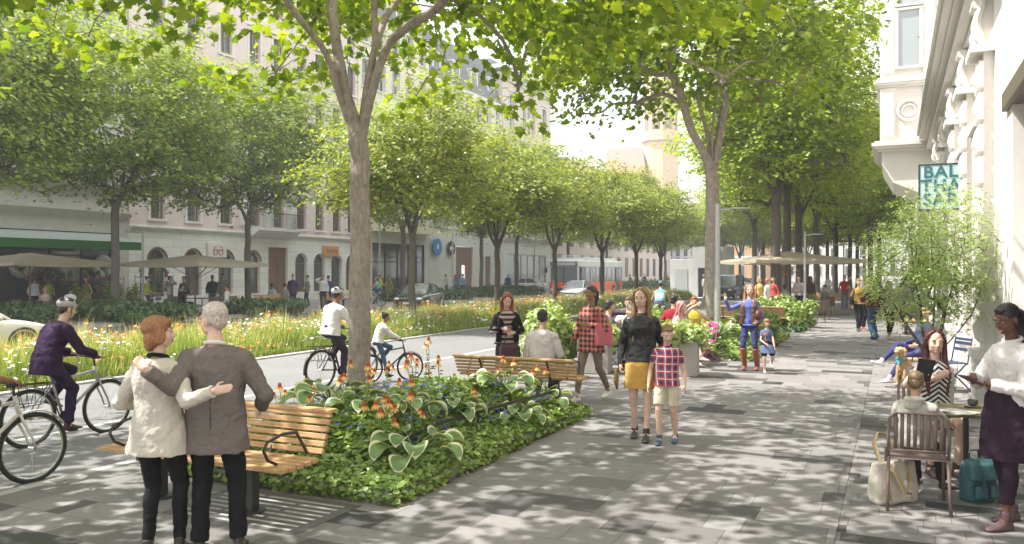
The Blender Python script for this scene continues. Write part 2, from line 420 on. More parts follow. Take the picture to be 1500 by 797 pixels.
def mansard(root, y0, y1, z, m, h=3.6, run=1.6, depth=11, dorm=5):
    b = MB(); b.prism([(0.0, z), (-depth, z), (-depth+run, z+h), (-run, z+h)][::-1], y0, y1, Matrix(((1, 0, 0), (0, 0, 1), (0, 1, 0))))
    r = b.build('roof', m, root)
    for k in range(dorm):
        y = y0+(y1-y0)*(k+.5)/dorm; d = MB()
        d.b2(-1.7, -.35, y-.75, y+.75, z+.4, z+2.3); d.b2(-1.75, -.25, y-.9, y+.9, z+2.302, z+2.45)
        q = d.build('dormer', m_trim, r); g = MB(); g.b2(-.349, -.33, y-.5, y+.5, z+.7, z+2.1); g.build('pane', glass_dark, q)
    return r

# --- building A: grey beige, dark flower shop at the ground floor with green awning
bA = empty('corner_house', (FX, 0, 0), 0, 'grey beige house over a dark glass flower shop with a green awning', 'building')
yA0, yA1 = 6.0, 31.3
w = MB(); holes = [(yA0+1, 15.5, 0, 4.0), (16.4, 30.4, 0, 4.0)]
wall_cells(w, yA0, yA1, 0, 5.1, .4, holes); w.build('wall', m_grey, bA)
c = MB(); cornice(c, yA0, yA1, 4.7, 0, .9); cornice(c, yA0, yA1, 5.9, 0, 1.2); c.build('cornice', m_grey, bA)
up, _ = upper(bA, yA0, yA1, 5.1, 5, 3.5, 8, m_grey, m_wframe, m_grey, first=1.1)
mansard(bA, yA0, yA1, 22.6, m_roof_grey)
for (a, e) in ((yA0+1, 15.5), (16.4, 30.4)):
    f = MB(); n = int((e-a)/1.75)
    for k in range(n+1):
        y = a+(e-a)*k/n; f.b2(-.22, -.12, y-.035, y+.035, 0, 4.0)
    f.b2(-.22, -.12, a, e, 2.75, 2.83); f.b2(-.221, -.119, a, e, 0, .16); f.b2(-.221, -.119, a, e, 3.9, 4)
    fr = f.build('shop_window', steel, bA)
    g = MB(); g.b2(-.19, -.17, a+.02, e-.02, .05, 3.95); g.build('pane', m_shopglass, fr)
m_green = mat('green_awning', (.03, .17, .035), .8, var=.08); m_awn = mat('pale_awning_cloth', (.36, .40, .36), .85, var=.06)
aw = MB(); aw.add([(.02, 15.6, 3.95), (.02, 30.2, 3.95), (2.3, 30.2, 3.45), (2.3, 15.6, 3.45), (.02, 15.6, 3.92), (.02, 30.2, 3.92), (2.3, 30.2, 3.42), (2.3, 15.6, 3.42)],
   [(0, 3, 2, 1), (4, 5, 6, 7), (0, 1, 5, 4), (1, 2, 6, 5), (2, 3, 7, 6), (3, 0, 4, 7)])
ao = aw.build('awning', m_awn, bA); va = MB(); va.b2(2.301, 2.34, 15.6, 30.2, 3.06, 3.47); va.build('valance', m_green, ao)
m_letter = mat('pale_letter', (.5, .5, .47), .6, var=0)
text_obj('BLUMEN', 'lettering', .62, m_letter, bA, (-.10, 24.6, 2.45), (R(90), 0, R(90)), .01, spacing=1.25)

# --- building B: rose plaster above white arched ground floor
bB = empty('rose_house', (FX, 0, 0), 0, 'rose plaster house with brown windows over a white arcade of round arches', 'building')
yB0, yB1 = 31.4, 52.2
arch_y = [33.3, 35.9, 38.5, 40.9, 45.6, 47.6, 49.6, 51.4]
holes = []; aw_ = .62
for y in arch_y: holes.append((y-aw_, y+aw_, .55, 3.25))
holes.append((42.3, 44.2, 0, 3.6))
w = MB(); wall_cells(w, yB0, yB1, 0, 4.55, .4, holes)
for y in arch_y: arch_fill(w, y-aw_, y+aw_, 2.63, 3.25, .4)
w.build('wall', m_white_stone, bB)
for y in arch_y:
    b = MB(); 
    for yy in (y-aw_+.05, y+aw_-.05, y): b.b2(-.3, -.22, yy-.04, yy+.04, .56, 3.2)
    b.b2(-.3, -.22, y-aw_, y+aw_, .56, .66); b.b2(-.3, -.22, y-aw_, y+aw_, 2.5, 2.58)
    f = b.build('window', m_brown, bB); g = MB(); g.b2(-.275, -.255, y-aw_, y+aw_, .56, 3.24); g.build('pane', glass_dark, f)
    b = MB(); pts = [(y+(aw_+.06)*cos(a), 2.63+(aw_+.06)*sin(a)) for a in [pi*i/12 for i in range(13)]]
    b.tube([(.0, p[0], p[1]) for p in pts], .06, 6); b.build('surround', m_brown if y < 42 else m_trim, f)
d = MB(); d.b2(-.3, -.2, 42.32, 43.24, .02, 3.0); d.b2(-.3, -.2, 43.26, 44.18, .02, 3.0)
for yy in (42.78, 43.72):
    for zz in (.9, 2.1): d.b2(-.199, -.17, yy-.3, yy+.3, zz-.45, zz+.45)
d.b2(-.3, -.2, 42.3, 44.2, 3.02, 3.58); d.build('door', m_brown, bB)
c = MB(); cornice(c, yB0, yB1, 4.2, 0, .55)
c.b2(.001, .09, yB0, yB1, 0, .5); c.build('cornice', m_trim, bB)
wy = [33.3, 35.9, 38.5, 45.6, 47.6, 49.6, 51.4]; holes = []
for s in range(5):
    for y in wy+[41.0, 43.25]:
        z = 4.95+s*3.5; holes.append((y-.5, y+.5, z, z+2.1))
        if s < 4: window(bB, y, z, 1.0, 2.1, m_brown, bars=(1, 1), surround=m_trim, fw=.085)
w = MB(); wall_cells(w, yB0, yB1, 4.55, 22.2, .4, holes); w.build('upper_wall', m_pink, bB)
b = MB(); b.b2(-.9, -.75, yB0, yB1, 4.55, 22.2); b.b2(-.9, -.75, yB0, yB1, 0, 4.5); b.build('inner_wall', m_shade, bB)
p = MB()
for y in (39.9, 42.1, 44.4): p.b2(.001, .22, y-.22, y+.22, 4.9, 12)
p.build('pilaster', m_trim, bB)
b = MB(); b.prism([(0, 4.1), (.5, 4.25), (1.1, 4.62), (1.1, 4.8), (0, 4.8)], 40.2, 44.3, Matrix(((1, 0, 0), (0, 0, 1), (0, 1, 0))))
bal = b.build('balcony', m_trim, bB); r = MB()
for k in range(42): r.tube([(1.04, 40.25+k*.0975, 4.8), (1.04, 40.25+k*.0975, 5.75)], .013, 4)
for yy in (40.25, 44.25):
    for k in range(9): r.tube([(.08+k*.115, yy, 4.8), (.08+k*.115, yy, 5.75)], .013, 4)
r.b2(1.0, 1.08, 40.2, 44.3, 5.75, 5.8); r.build('railing', steel, bal)
c = MB(); cornice(c, yB0, yB1, 22.0, 0, 1.4); c.build('eaves_cornice', m_trim, bB); mansard(bB, yB0, yB1, 22.8, m_roof_grey)
sgn = MB(); sgn.b2(.05, .25, 36.9, 38.3, 2.85, 3.7)
s1 = sgn.build('shop_sign', white, None); tag(s1, 'white box sign with pink spectacles drawing above the arches', 'sign'); s1.location = (FX, 0, 0)
g = MB(); pk = mat('pink_paint', (.45, .03, .12), .6, var=0)
for dy in (-.22, .22):
    g.tube([(.262, 37.6+dy+.17*cos(a), 3.15+.17*sin(a)) for a in [2*pi*i/16 for i in range(16)]], .022, 5, closed=True)
g.tube([(.262, 37.43, 3.25), (.262, 37.6, 3.3), (.262, 37.77, 3.25)], .018, 5); g.tube([(.262, 37.2, 3.2), (.262, 37.3, 3.5), (.262, 37.5, 3.52)], .018, 5)
g.tube([(.262, 38.0, 3.2), (.262, 37.9, 3.5), (.262, 37.72, 3.52)], .018, 5); g.build('emblem', pk, s1)
sg = MB(); sg.b2(.05, .2, 47.9, 49.6, 3.1, 3.85); s2 = sg.build('shop_sign', mat('orange_sign', (.60, .28, .08), .6, var=.15, vs=8), None); s2.location = (FX, 0, 0)
tag(s2, 'orange rectangular sign with dark script over the arches', 'sign')
g = MB()
for k in range(7): g.tube([(.21, 48.15+k*.2, 3.35+.06*sin(k*2)), (.21, 48.22+k*.2, 3.62+.05*cos(k*3)), (.21, 48.3+k*.2, 3.36)], .018, 4)
g.build('lettering', m_brown, s2)

# --- building C: cream with large glass shop, two round signs
bC = empty('cream_house', (FX, 0, 0), 0, 'cream house with a wide steel framed glass shopfront behind the dark saloon car', 'building')
yC0, yC1 = 52.3, 62.9
w = MB(); wall_cells(w, yC0, yC1, 0, 5.0, .4, [(54.2, 62.2, 0, 4.3)])
w.build('wall', m_pale, bC)
up, _ = upper(bC, yC0, yC1, 5.0, 5, 3.5, 5, m_cream, m_wframe, m_trim, first=1.0)
c = MB(); c.b2(.001, .9, 54.0, 62.6, 5.2, 6.1); c.build('cornice', m_cream, bC)
mansard(bC, yC0, yC1, 22.5, m_roof_grey, h=4.4, dorm=3)
f = MB()
for y in (54.25, 56.2, 58.0, 59.7, 61.0, 62.15): f.b2(-.2, -.08, y-.05, y+.05, 0, 4.3)
for z in (2.75, 3.15, 4.25): f.b2(-.201, -.079, 54.2, 62.2, z, z+.09)
fr = f.build('shop_window', steel, bC); g = MB(); g.b2(-.16, -.14, 54.25, 62.15, .02, 4.28); g.build('pane', m_shopglass, fr)
def round_sign(y, z, r, m, label, inner):
    b = MB(); b.cyl((.22, y, z), r, .14, 28, 'X'); o = b.build('round_sign', m, None, bevel=.01); o.location = (FX, 0, 0); tag(o, label, 'sign')
    g = MB()
    if inner == 'bean': g.ell((.30, y, z+.02), (.02, .2, .26), None, 14, 8)
    else:
        g.ell((.30, y-.18, z), (.02, .22, .2)); g.ell((.30, y+.2, z+.02), (.02, .2, .12))
    g.build('emblem', white, o)
round_sign(64.0, 4.2, .78, mat('blue_sign', (.02, .22, .45), .5, var=0), 'round blue sign with a white bean shaped mark beside the glass shopfront', 'bean')
round_sign(66.6, 4.15, .66, mat('black_sign', (.03, .03, .03), .5, var=0), 'round black sign with a white animal mark above the brown door', 'mark')

# --- building D: white with gold framed windows ; E rose tall gabled with arched windows ; F white slit building ; G ochre
bD = empty('pale_mansard_house', (FX, 0, 0), 0, 'pale house with brown doorways and a grey mansard roof beside the round signs', 'building')
yD0, yD1 = 63.0, 77.9
w = MB(); wall_cells(w, yD0, yD1, 0, 5.2, .4, [(67.9, 71.4, 0, 4.4), (74.0, 75.4, 0, 3.6)]); w.build('wall', m_pale, bD)
up, _ = upper(bD, yD0, yD1, 5.2, 4, 3.6, 7, plaster('ivory_plaster', (.66, .62, .52)), m_wframe, m_trim)
mansard(bD, yD0, yD1, 19.6, m_roof_grey, h=4.6, dorm=4)
d = MB(); d.b2(-.25, -.15, 67.95, 69.3, .02, 4.35); d.b2(-.25, -.15, 70.1, 71.35, .02, 4.35); d.b2(-.25, -.15, 69.3, 70.1, 2.6, 4.35); d.build('door', m_brown, bD); d = MB(); d.b2(-.25, -.15, 74.05, 75.35, .02, 3.55); d.build('door', m_brown, bD)
bE = empty('rose_corner_palace', (FX, 0, 0), 0, 'tall pale rose building with arched top windows above gold framed shop windows', 'building')
yE0, yE1 = 78.0, 91.5; m_prose = plaster('pale_rose_plaster', (.64, .54, .47))
f = MB(); gold = mat('gold_frame', (.42, .32, .12), .4, metal=.5, var=.05)
for k in range(7): f.b2(-.15, -.05, 79.5+k*1.75-.05, 79.5+k*1.75+.05, 0, 3.9)
f.b2(-.151, -.049, 79.5, 90.0, 3.8, 3.92); fr = f.build('shop_window', gold, bE); g = MB(); g.b2(-.12, -.1, 79.5, 90.0, 0, 3.9); g.build('pane', m_shopglass, fr)
holes = []
for gy in (80.3, 83.7, 85.0, 86.3, 89.4):
    ww_ = 1.3 if gy in (80.3, 89.4) else .85
    for z, h in ((17.3, 3.9), (11.6, 3.6), (6.6, 3.4)):
        holes.append((gy-ww_/2, gy+ww_/2, z, z+h)); window(bE, gy, z, ww_, h-.02, m_wframe, bars=(1, 3), surround=m_trim if ww_ > 1 else None)
w = MB(); wall_cells(w, yE0, yE1, 5.5, 23.2, .4, holes)
for h in holes: arch_fill(w, h[0], h[1], h[3]-(h[1]-h[0])/2, h[3], .2, -.001)
w.b2(-14, -.41, yE0, yE0+.4, 5.5, 23.2); w.build('upper_wall', m_prose, bE)
w = MB(); wall_cells(w, yE0, yE1, 0, 5.5, .4, [(79.5, 90.0, 0, 3.92)]); w.build('wall', m_trim, bE)
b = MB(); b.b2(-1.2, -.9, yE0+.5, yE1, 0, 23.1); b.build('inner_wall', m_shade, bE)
c = MB(); cornice(c, yE0, yE1, 22.4, 0, 2.0); cornice(c, yE0, yE1, 5.2, 0, 1); cornice(c, yE0, yE1, 16.2, 0, .6); c.b2(-14, .9, yE0-.5, yE1, 23.5, 23.9); c.build('cornice', m_trim, bE)
b = MB(); b.b2(-8, -3, 81, 87, 23.91, 25.6); b.build('roof', m_roof_grey, bE)
bF = empty('red_roof_house', (FX, 0, 0), 0, 'pale house with a low red tiled roof beyond the tall rose building', 'building')
w = MB(); w.b2(-12, 0, 91.7, 150, 0, 13.5); w.build('wall', m_prose, bF)
b = MB(); b.prism([(.6, 13.5), (-12.6, 13.5), (-6, 18.5)][::-1], 91.6, 150.3, Matrix(((1, 0, 0), (0, 0, 1), (0, 1, 0)))); b.build('roof', m_roof_red, bF)
for k in range(14):
    for z in (1.2, 5.2, 9):
        g = MB(); g.b2(.001, .06, 93.6+k*4, 95.1+k*4, z, z+(3.0 if z < 2 else 2.1)); g.build('window', glass_dark, bF)
# far houses closing the street, beyond the crossing
def block(name, label, x0, x1, y0, y1, h, wm, rm, nx, ns, zb=1.2, ww=1.0, wh=2.0, arch=0):
    o = empty(name, (x0, y0, 0), 0, label, 'building')
    b = MB(); b.b2(0, x1-x0, 0, y1-y0, -.1, h); b.build('wall', wm, o)
    b = MB(); b.prism([(-.5, h), (x1-x0+.5, h), (x1-x0-2.5, h+4), (2.5, h+4)], -.3, y1-y0+.3, Matrix(((1, 0, 0), (0, 0, 1), (0, 1, 0)))); b.build('roof', rm, o)
    c = MB(); c.b2(-.15, x1-x0+.15, -.25, -.001, h-.6, h-.002); c.b2(-.1, x1-x0+.1, -.15, -.001, 4.6, 4.9); c.build('cornice', m_trim, o)
    for i in range(nx):
        for s in range(ns):
            x = (x1-x0)*(i+.5)/nx; z = zb+s*3.7
            g = MB(); g.b2(x-ww/2-.12, x+ww/2+.12, -.07, -.001, z-.12, z+wh+.12); f = g.build('window', m_trim, o)
            g = MB(); g.b2(x-ww/2, x+ww/2, -.085, -.071, z, z+wh); g.build('pane', glass_dark, f)
    return o
block('slit_window_hall', 'white hall with tall narrow windows across the crossing', -46, -33, 152, 165, 9, m_trim, m_roof_grey, 9, 1, 1.2, .7, 5.5)
block('ochre_house', 'ochre house seen low between trunks past the bus', -32.5, -22, 158, 170, 14, plaster('ochre_plaster', (.55, .33, .14)), m_roof_red, 4, 3)
block('pale_end_house', 'pale grey house closing the view behind the parasol', -21.5, 4, 185, 197, 17, m_pale, m_roof_grey, 9, 4)
block('beige_side_house', 'beige house at the far right end of the promenade', 1.5, 14, 62, 120, 18, m_pale, m_roof_grey, 4, 4)

# --- church: nave roof and tower with green copper dome
ch = empty('church', (*D(968, 190), 0), R(20), 'cream church with a storeyed tower and green copper dome beyond the street', 'church')
m_church = plaster('church_ochre', (.58, .44, .26)); m_copper = mat('green_copper', (.13, .36, .26), .6, var=.2, vs=2)
b = MB()
for z0_, z1_, r_ in ((0, 32, 4.1), (32, 33.0, 4.8), (33.0, 41, 3.9), (41, 41.8, 4.6), (41.8, 49, 3.7), (49, 50, 4.4)):
    b.lathe([(r_*1.0, z0_), (r_*1.0, z1_)], n=8)
b.build('tower', m_church, ch)
b = MB(); b.lathe([(4.7, 50.01), (4.5, 52), (3.4, 54.5), (2.2, 56), (1.9, 57.5), (1.9, 60.5), (2.3, 61), (2.0, 62.5), (1.0, 64.5), (.3, 66), (.1, 67)], n=12); b.build('dome', m_copper, ch, smooth=False)
for k in range(8):
    a = 2*pi*(k+.5)/8; ap = cos(pi/8)
    for z0_, h_, r_ in ((34.6, 4.6, 3.9), (43.2, 4.3, 3.7)):
        for off in ((-.55, .55) if r_ > 3.8 else (0,)):
            Mx = Matrix.Rotation(a, 3, 'Z'); g = MB(); cx = Mx @ Vector((r_*ap+.03, off, z0_+h_/2)); g.box(cx, (.1, .75, h_), rot=Mx)
            g.cyl((0, 0, 0), .01, .01); g.build('window', m_brown, ch)
b = MB(); b.b2(-12, -4.3, -6, 8, 0, 24); b.build('nave_wall', m_church, ch)
b = MB(); b.prism([(-7, 24), (9, 24), (1, 31)], -12.5, -4.0, YZ); b.build('nave_roof', m_roof_red, ch)

# ------------------------------------------------------------------ right building (street line x = 1.25)
t = NT('cream_stucco'); p = t.tc.outputs['Object']; f = t.noise(p, 1.1, 6, .65); f2 = t.noise(p, 45, 4, .7)
k = t.math('ADD', t.math('MULTIPLY', f, .22), t.math('MULTIPLY', f2, .1)); k = t.math('ADD', k, .78)
t.color(t.mix(1.0, (.75, .715, .67), t.comb(k, k, k), 'MULTIPLY')); t.b.inputs['Roughness'].default_value = .85; t.bump(f2, .25, .01); stucco = t.m
bR = empty('stucco_palace', (1.25, 0, 0), 0, 'cream stucco palace front with diamond quoins scroll brackets and a projecting bay', 'building')
def rb(name, mm, fn, parent=bR, bevel=.012):
    b = MB(); fn(b); return b.build(name, mm, parent, bevel=bevel)
# local frame: front at x=0 facing -x
rb('wall', stucco, lambda b: (b.b2(0, .5, 11.5, 60, 0, 26), b.b2(0, .5, -6, 11.5, 4.0, 26), b.b2(.75, 1.0, -6, 12, 0, 4.3), b.b2(.0, .749, 11.1, 11.5, 0, 3.998)), bevel=0)
rb('lintel', mat('bronze_lintel', (.16, .13, .10), .5, metal=.3, var=.1), lambda b: (b.b2(-.06, .74, -6, 11.6, 3.9, 4.12),))
rb('reveal_pier', stucco, lambda b: (b.b2(.45, .748, 8.6, 9.0, 0, 3.89), b.b2(.55, .748, 5.0, 5.5, 0, 3.89), b.b2(.60, .748, 9.0, 11.09, 0, .9)))
def shopwin(b):
    b.b2(.68, .74, 5.6, 8.5, .5, .58); b.b2(.68, .74, 5.6, 8.5, 3.3, 3.38)
    for y in (5.65, 7.05, 8.45): b.b2(.68, .74, y-.05, y+.05, .58, 3.3)
sw = rb('shop_window', m_brown, shopwin); rb('pane', glass_dark, lambda b: b.b2(.72, .735, 5.6, 8.5, .5, 3.35), sw, 0)
def plinth(b):
    b.b2(-.10, -.001, 11.45, 60, 0, .55); b.b2(-.14, -.0015, 11.42, 60, .55, .64)
rb('plinth', stucco, plinth)
pil_y = [13.3, 16.2, 19.4, 22.8, 26.4]
for i, y in enumerate(pil_y):
    def pil(b, y=y):
        b.b2(-.26, -.002, y-.42, y+.42, 0, .18); b.b2(-.23, -.003, y-.38, y+.38, .18, .75); b.b2(-.27, -.002, y-.43, y+.43, .75, .86)
        b.b2(-.13, -.001, y-.30, y+.30, .86, 5.0)
        n = 9
        for q in range(n):
            z0_ = .98+q*.44; x0, x1 = -.13, -.30
            # diamond-faced quoin block: a box with a pyramid front
            b.b2(-.19, -.131, y-.36, y+.36, z0_, z0_+.36)
            cx = [(-.19, y-.36, z0_), (-.19, y+.36, z0_), (-.19, y+.36, z0_+.36), (-.19, y-.36, z0_+.36), (-.245, y, z0_+.18)]
            b.add(cx, [(0, 1, 4), (1, 2, 4), (2, 3, 4), (3, 0, 4), (3, 2, 1, 0)])
        b.b2(-.30, -.001, y-.40, y+.40, 4.98, 5.08)
    rb('pilaster', stucco, pil, bevel=0)
    def scroll(b, y=y):
        pts = [(-.10-.07*(.5-.5*cos(a))-.03, y, 5.75-.62*q/12) for q, a in enumerate([pi*i2/12*2 for i2 in range(13)])]
        for dy in (-.16, .16): b.tube([(px_, y+dy, pz) for px_, _, pz in pts], .05, 8)
        b.tube([(-.16+.08*cos(a), y, 5.25+.10*sin(a)) for a in [2*pi*q/14 for q in range(14)]], .045, 8, closed=True)
        b.cyl((-.17, y, 5.25), .06, .36, 12, 'Y'); b.cyl((-.20, y, 5.7), .07, .38, 12, 'Y'); b.b2(-.17, -.001, y-.14, y+.14, 5.15, 5.78)
    o = rb('scroll_bracket', stucco, scroll, bevel=0)
for y in (14.75, 17.8, 21.1, 24.6):
    def gw(b, y=y):
        for s_ in (-1, 1): b.b2(-.07, -.001, y+s_*.75-.09, y+s_*.75+.09, .9, 4.0)
        b.b2(-.08, -.0015, y-.9, y+.9, 4.0, 4.2); b.b2(-.14, -.0012, y-.95, y+.95, 4.2, 4.32)
    f = rb('window', stucco, gw, bevel=0)
    rb('pane', mat('pale_glass', (.35, .38, .38), .1, var=0, spec=.8), lambda b, y=y: b.b2(-.012, -.001, y-.65, y+.65, .9, 4.0), f, 0)
    rb('frame', m_wframe, lambda b, y=y: (b.b2(-.04, -.013, y-.03, y+.03, .9, 4), b.b2(-.04, -.0125, y-.65, y+.65, 2.8, 2.88)), f, 0)
def maincor(b):
    z = 5.8
    for out, hh in ((.16, .10), (.30, .10), (.24, .16), (.40, .07), (.52, .12), (.60, .06)):
        b.b2(-out, -.001, 12.0-out*.3, 29.6, z, z+hh); z += hh
rb('main_cornice', stucco, maincor)
rb('upper_course', stucco, lambda b: [b.b2(-.12, -.002, y-.45, y+.45, 6.42, 14) for y in pil_y], bevel=0)
# projecting bay, y 29.8..34
bayx = -1.62
def baybody(b):
    b.prism([(bayx+.35, 4.9), (0, 4.3), (0, 6.0), (bayx, 6.0), (bayx, 5.55)], 29.9, 34.2, Matrix(((1, 0, 0), (0, 0, 1), (0, 1, 0))))
    b.b2(bayx, -.001, 29.9, 34.2, 6.001, 24)
rb('bay', stucco, baybody)
def baytrim(b):
    for z, e in ((5.95, .30), (8.05, .18), (13.2, .22), (18.5, .22)):
        for q, (o_, h_) in enumerate(((.5, .07), (.8, .08), (1.0, .12), (.7, .06))):
            zz = z+[0, .07, .15, .27][q]; b.b2(bayx-e*o_, -.003, 29.9-e*o_, 34.2, zz, zz+h_)
    for z0_, z1_ in ((6.33, 8.04), (8.4, 13.19), (13.55, 18.4)):
        for x0, x1 in ((bayx-.05, bayx+.42), (-.40, -.02)):
            b.b2(x0, x1, 29.84, 29.899, z0_, z1_); b.b2(x0+.06, x1-.06, 29.81, 29.84, z0_+.1, z1_-.15)
        b.b2(bayx-.05, bayx-.001, 29.9, 30.3, z0_, z1_)
    b.tube([((bayx)/2+.33*cos(a), 29.87, 7.25+.33*sin(a)) for a in [2*pi*q/20 for q in range(20)]], .05, 6, closed=True)
    b.tube([((bayx)/2+.2*cos(a), 29.87, 7.25+.2*sin(a)) for a in [2*pi*q/20 for q in range(20)]], .03, 6, closed=True)
rb('bay_moulding', stucco, baytrim, bevel=.008)
for z, h in ((8.7, 1.85), (10.75, 2.1), (13.9, 2.0), (16.0, 1.9)):
    xc = bayx/2
    def bw(b, z=z, h=h):
        for s_ in (-1, 1): b.b2(xc+s_*.36-.05, xc+s_*.36+.05, 29.80, 29.898, z, z+h)
        b.b2(xc-.41, xc+.41, 29.79, 29.897, z-.07, z-.001); b.b2(xc-.41, xc+.41, 29.79, 29.897, z+h, z+h+.07)
    f = rb('window', stucco, bw); rb('pane', mat('sky_glass', (.30, .34, .35), .06, var=0, spec=1.0), lambda b, z=z, h=h: b.b2(xc-.31, xc+.31, 29.86, 29.89, z, z+h), f, 0)
# hanging shop sign
sg = empty('hanging_sign', (.78, 17.2, 3.15), 0, 'pale blue square shop sign with dark capital letters hung from the stucco front', 'sign')
b = MB(); b.b2(-.34, .34, -.05, .05, -.03, .79); b.build('panel', mat('pale_blue_panel', (.42, .58, .58), .4, var=.04), sg, bevel=.01)
b = MB()
for x0, x1, z0_, z1_ in ((-.365, -.341, -.055, .815), (.341, .365, -.055, .815), (-.341, .341, .791, .815), (-.341, .341, -.055, -.031)): b.b2(x0, x1, -.06, .06, z0_, z1_)
b.tube([(.36, 0, .7), (.6, 0, .7)], .018, 6); b.tube([(.36, 0, .1), (.6, 0, .1)], .018, 6); b.build('frame', steel, sg)
text_obj('BAL\nTHA\nSAR', 'lettering', .31, mat('petrol_letter', (.03, .13, .14), .5, var=0), sg, (0, -.056, .40), (R(90), 0, 0), .004, bold=.006, spacing=1.12, lines=.82)

# kiosk
kx, ky = D(1019, 66); kk = empty('kiosk', (kx, ky, -.02), R(3), 'pale grey concrete kiosk with a low wing beside the crossing', 'kiosk')
conc = mat('pale_concrete', (.50, .50, .49), .7, var=.1, vs=1.2, bump=.1)
b = MB(); b.b2(-1.75, .0, -1.5, 1.6, 0, 3.0); b.build('low_wing', conc, kk, bevel=.03)
b = MB(); b.b2(0.01, 2.0, -1.7, -1.2, 2.3, 3.95); b.b2(.01, .45, -1.7, -1.2, 0, 2.3); b.b2(1.2, 2.0, -1.7, -1.2, 0, 2.3); b.b2(.01, 2.0, -1.199, 2, 0, 3.95); b.lathe([(1.0, 0), (1.0, 3.949)], (2.05, -.2, 0), 24); b.build('tall_block', conc, kk)
b = MB(); b.b2(.46, 1.19, -1.25, -1.2, .05, 2.28); b.build('doorway', mat('dark_glass_door', (.08, .09, .09), .15, var=0), kk)
b = MB(); b.b2(-1.4, -.4, -1.54, -1.501, .3, 2.2); b.build('panel', mat('grey_panel', (.40, .41, .41), .5, var=.05), kk)
# ================================================================== PLANTS
def leaf_template(kind):
    if kind == 'maple':
        o = [(0, -.02), (.20, -.10), (.20, .10), (.50, .14), (.38, .32), (.60, .62), (.32, .60), (.20, .76), (0, 1.02)]
        pts = o + [(-x, y) for x, y in o[-2:0:-1]]
        V = [(0, .34, .03)] + [(x, y, -.16*abs(x)-.12*y*y) for x, y in pts]
        n = len(pts); F = [(0, 1+i, 1+(i+1) % n) for i in range(n)]
        return np.array(V), np.array(F)
    if kind == 'simple':      # folded five-point leaf
        V = [(0, 0, 0), (.42, .35, -.10), (.28, .75, -.12), (0, 1, -.14), (-.28, .75, -.12), (-.42, .35, -.10)]
        return np.array(V), np.array([(0, 1, 2), (0, 2, 3), (0, 3, 4), (0, 4, 5)])
    if kind == 'round':
        V = [(0, 0, 0), (.40, .18, .05), (.50, .55, .04), (.24, .92, -.03), (-.24, .92, -.03), (-.50, .55, .04), (-.40, .18, .05), (0, .5, -.05)]
        return np.array(V), np.array([(7, i, (i+1) % 7) for i in range(7)])
    if kind == 'lance':
        V = [(0, 0, 0), (.14, .4, .02), (0, 1, -.12), (-.14, .4, .02)]
        return np.array(V), np.array([(0, 1, 2), (0, 2, 3)])
def scatter_leaves(rng, P, N, T, size, kind):
    """leaf copies: position P, normal N, tip direction T (made orthogonal), size array"""
    V, F = leaf_template(kind); n = len(P)
    N = N/np.linalg.norm(N, axis=1)[:, None]
    T = T-N*(T*N).sum(1)[:, None]; T /= (np.linalg.norm(T, axis=1)[:, None]+1e-9); X = np.cross(T, N)
    s = size[:, None, None]
    W_ = (V[None, :, 0:1]*X[:, None]+V[None, :, 1:2]*T[:, None]+V[None, :, 2:3]*N[:, None])*s + P[:, None]
    return W_.reshape(-1, 3), (F[None]+(np.arange(n)*len(V))[:, None, None]).reshape(-1, 3)
def sphere_dirs(rng, n):
    v = rng.normal(size=(n, 3)); return v/np.linalg.norm(v, axis=1)[:, None]

def skeleton(rng, base, fork, limbs, targets, tip=.008, r0=None, wig=.06):
    """trunk to the fork, limbs, then every target hooked to the nearest node; returns nodes, parents, radii"""
    nodes = [Vector(base)]; par = [-1]
    f = Vector(fork); b = Vector(base); k = 6
    for i in range(1, k+1):
        u = i/k; nodes.append(b.lerp(f, u)+Vector((rng.normal(), rng.normal(), 0))*(.02*(0 < u < 1))); par.append(len(nodes)-2)
    fi = len(nodes)-1; attach = [fi]
    for L in limbs:
        pts = [Vector(p) for p in L]; prev = fi; cur = nodes[fi]
        for q, p in enumerate(pts):
            for s_ in (.5, 1.0):
                w = cur.lerp(p, s_)+Vector(rng.normal(size=3))*wig*(p-cur).length*(.6 if s_ < 1 else 0)
                nodes.append(w); par.append(prev); prev = len(nodes)-1; attach.append(prev)
            cur = p
    order = sorted(range(len(targets)), key=lambda i: (Vector(targets[i])-f).length)
    A = np.array([nodes[i] for i in attach]); ids = list(attach)
    buf = np.zeros((len(ids)+2*len(targets), 3)); m = len(ids); buf[:m] = A
    tips = []
    for i in order:
        t = np.array(targets[i]); dv = t-buf[:m]; d = np.linalg.norm(dv, axis=1); d = d+.5*np.maximum(0, -dv[:, 2])
        j = int(np.argmin(d)); p = Vector(buf[j]); tv = Vector(t)
        mid = p.lerp(tv, .55)+Vector(rng.normal(size=3))*.09*(tv-p).length+Vector((0, 0, .07*(tv-p).length))
        nodes.append(mid); par.append(ids[j]); nodes.append(tv); par.append(len(nodes)-2)
        buf[m] = mid; buf[m+1] = tv; ids += [len(nodes)-2, len(nodes)-1]; m += 2; tips.append(len(nodes)-1)
    n = len(nodes); acc = [0.0]*n; kids = [[] for _ in range(n)]
    for i in range(n-1, 0, -1): kids[par[i]].append(i)
    rad = [0.0]*n
    ordr = list(range(n))
    for i in reversed(ordr):
        rad[i] = max(tip**2.4, sum(rad[k_]**2.4 for k_ in kids[i]))**(1/2.4) if kids[i] else tip
    if r0:
        e = math.log(r0/tip)/math.log(rad[fi]/tip)
        rad = [tip*(r/tip)**e for r in rad]
    for i in range(0, fi+1):
        u = i/fi; rad[i] = rad[fi]*(1.18-.18*u + .35*(max(0, 1-u*5))**2)
    return nodes, par, rad, kids, fi
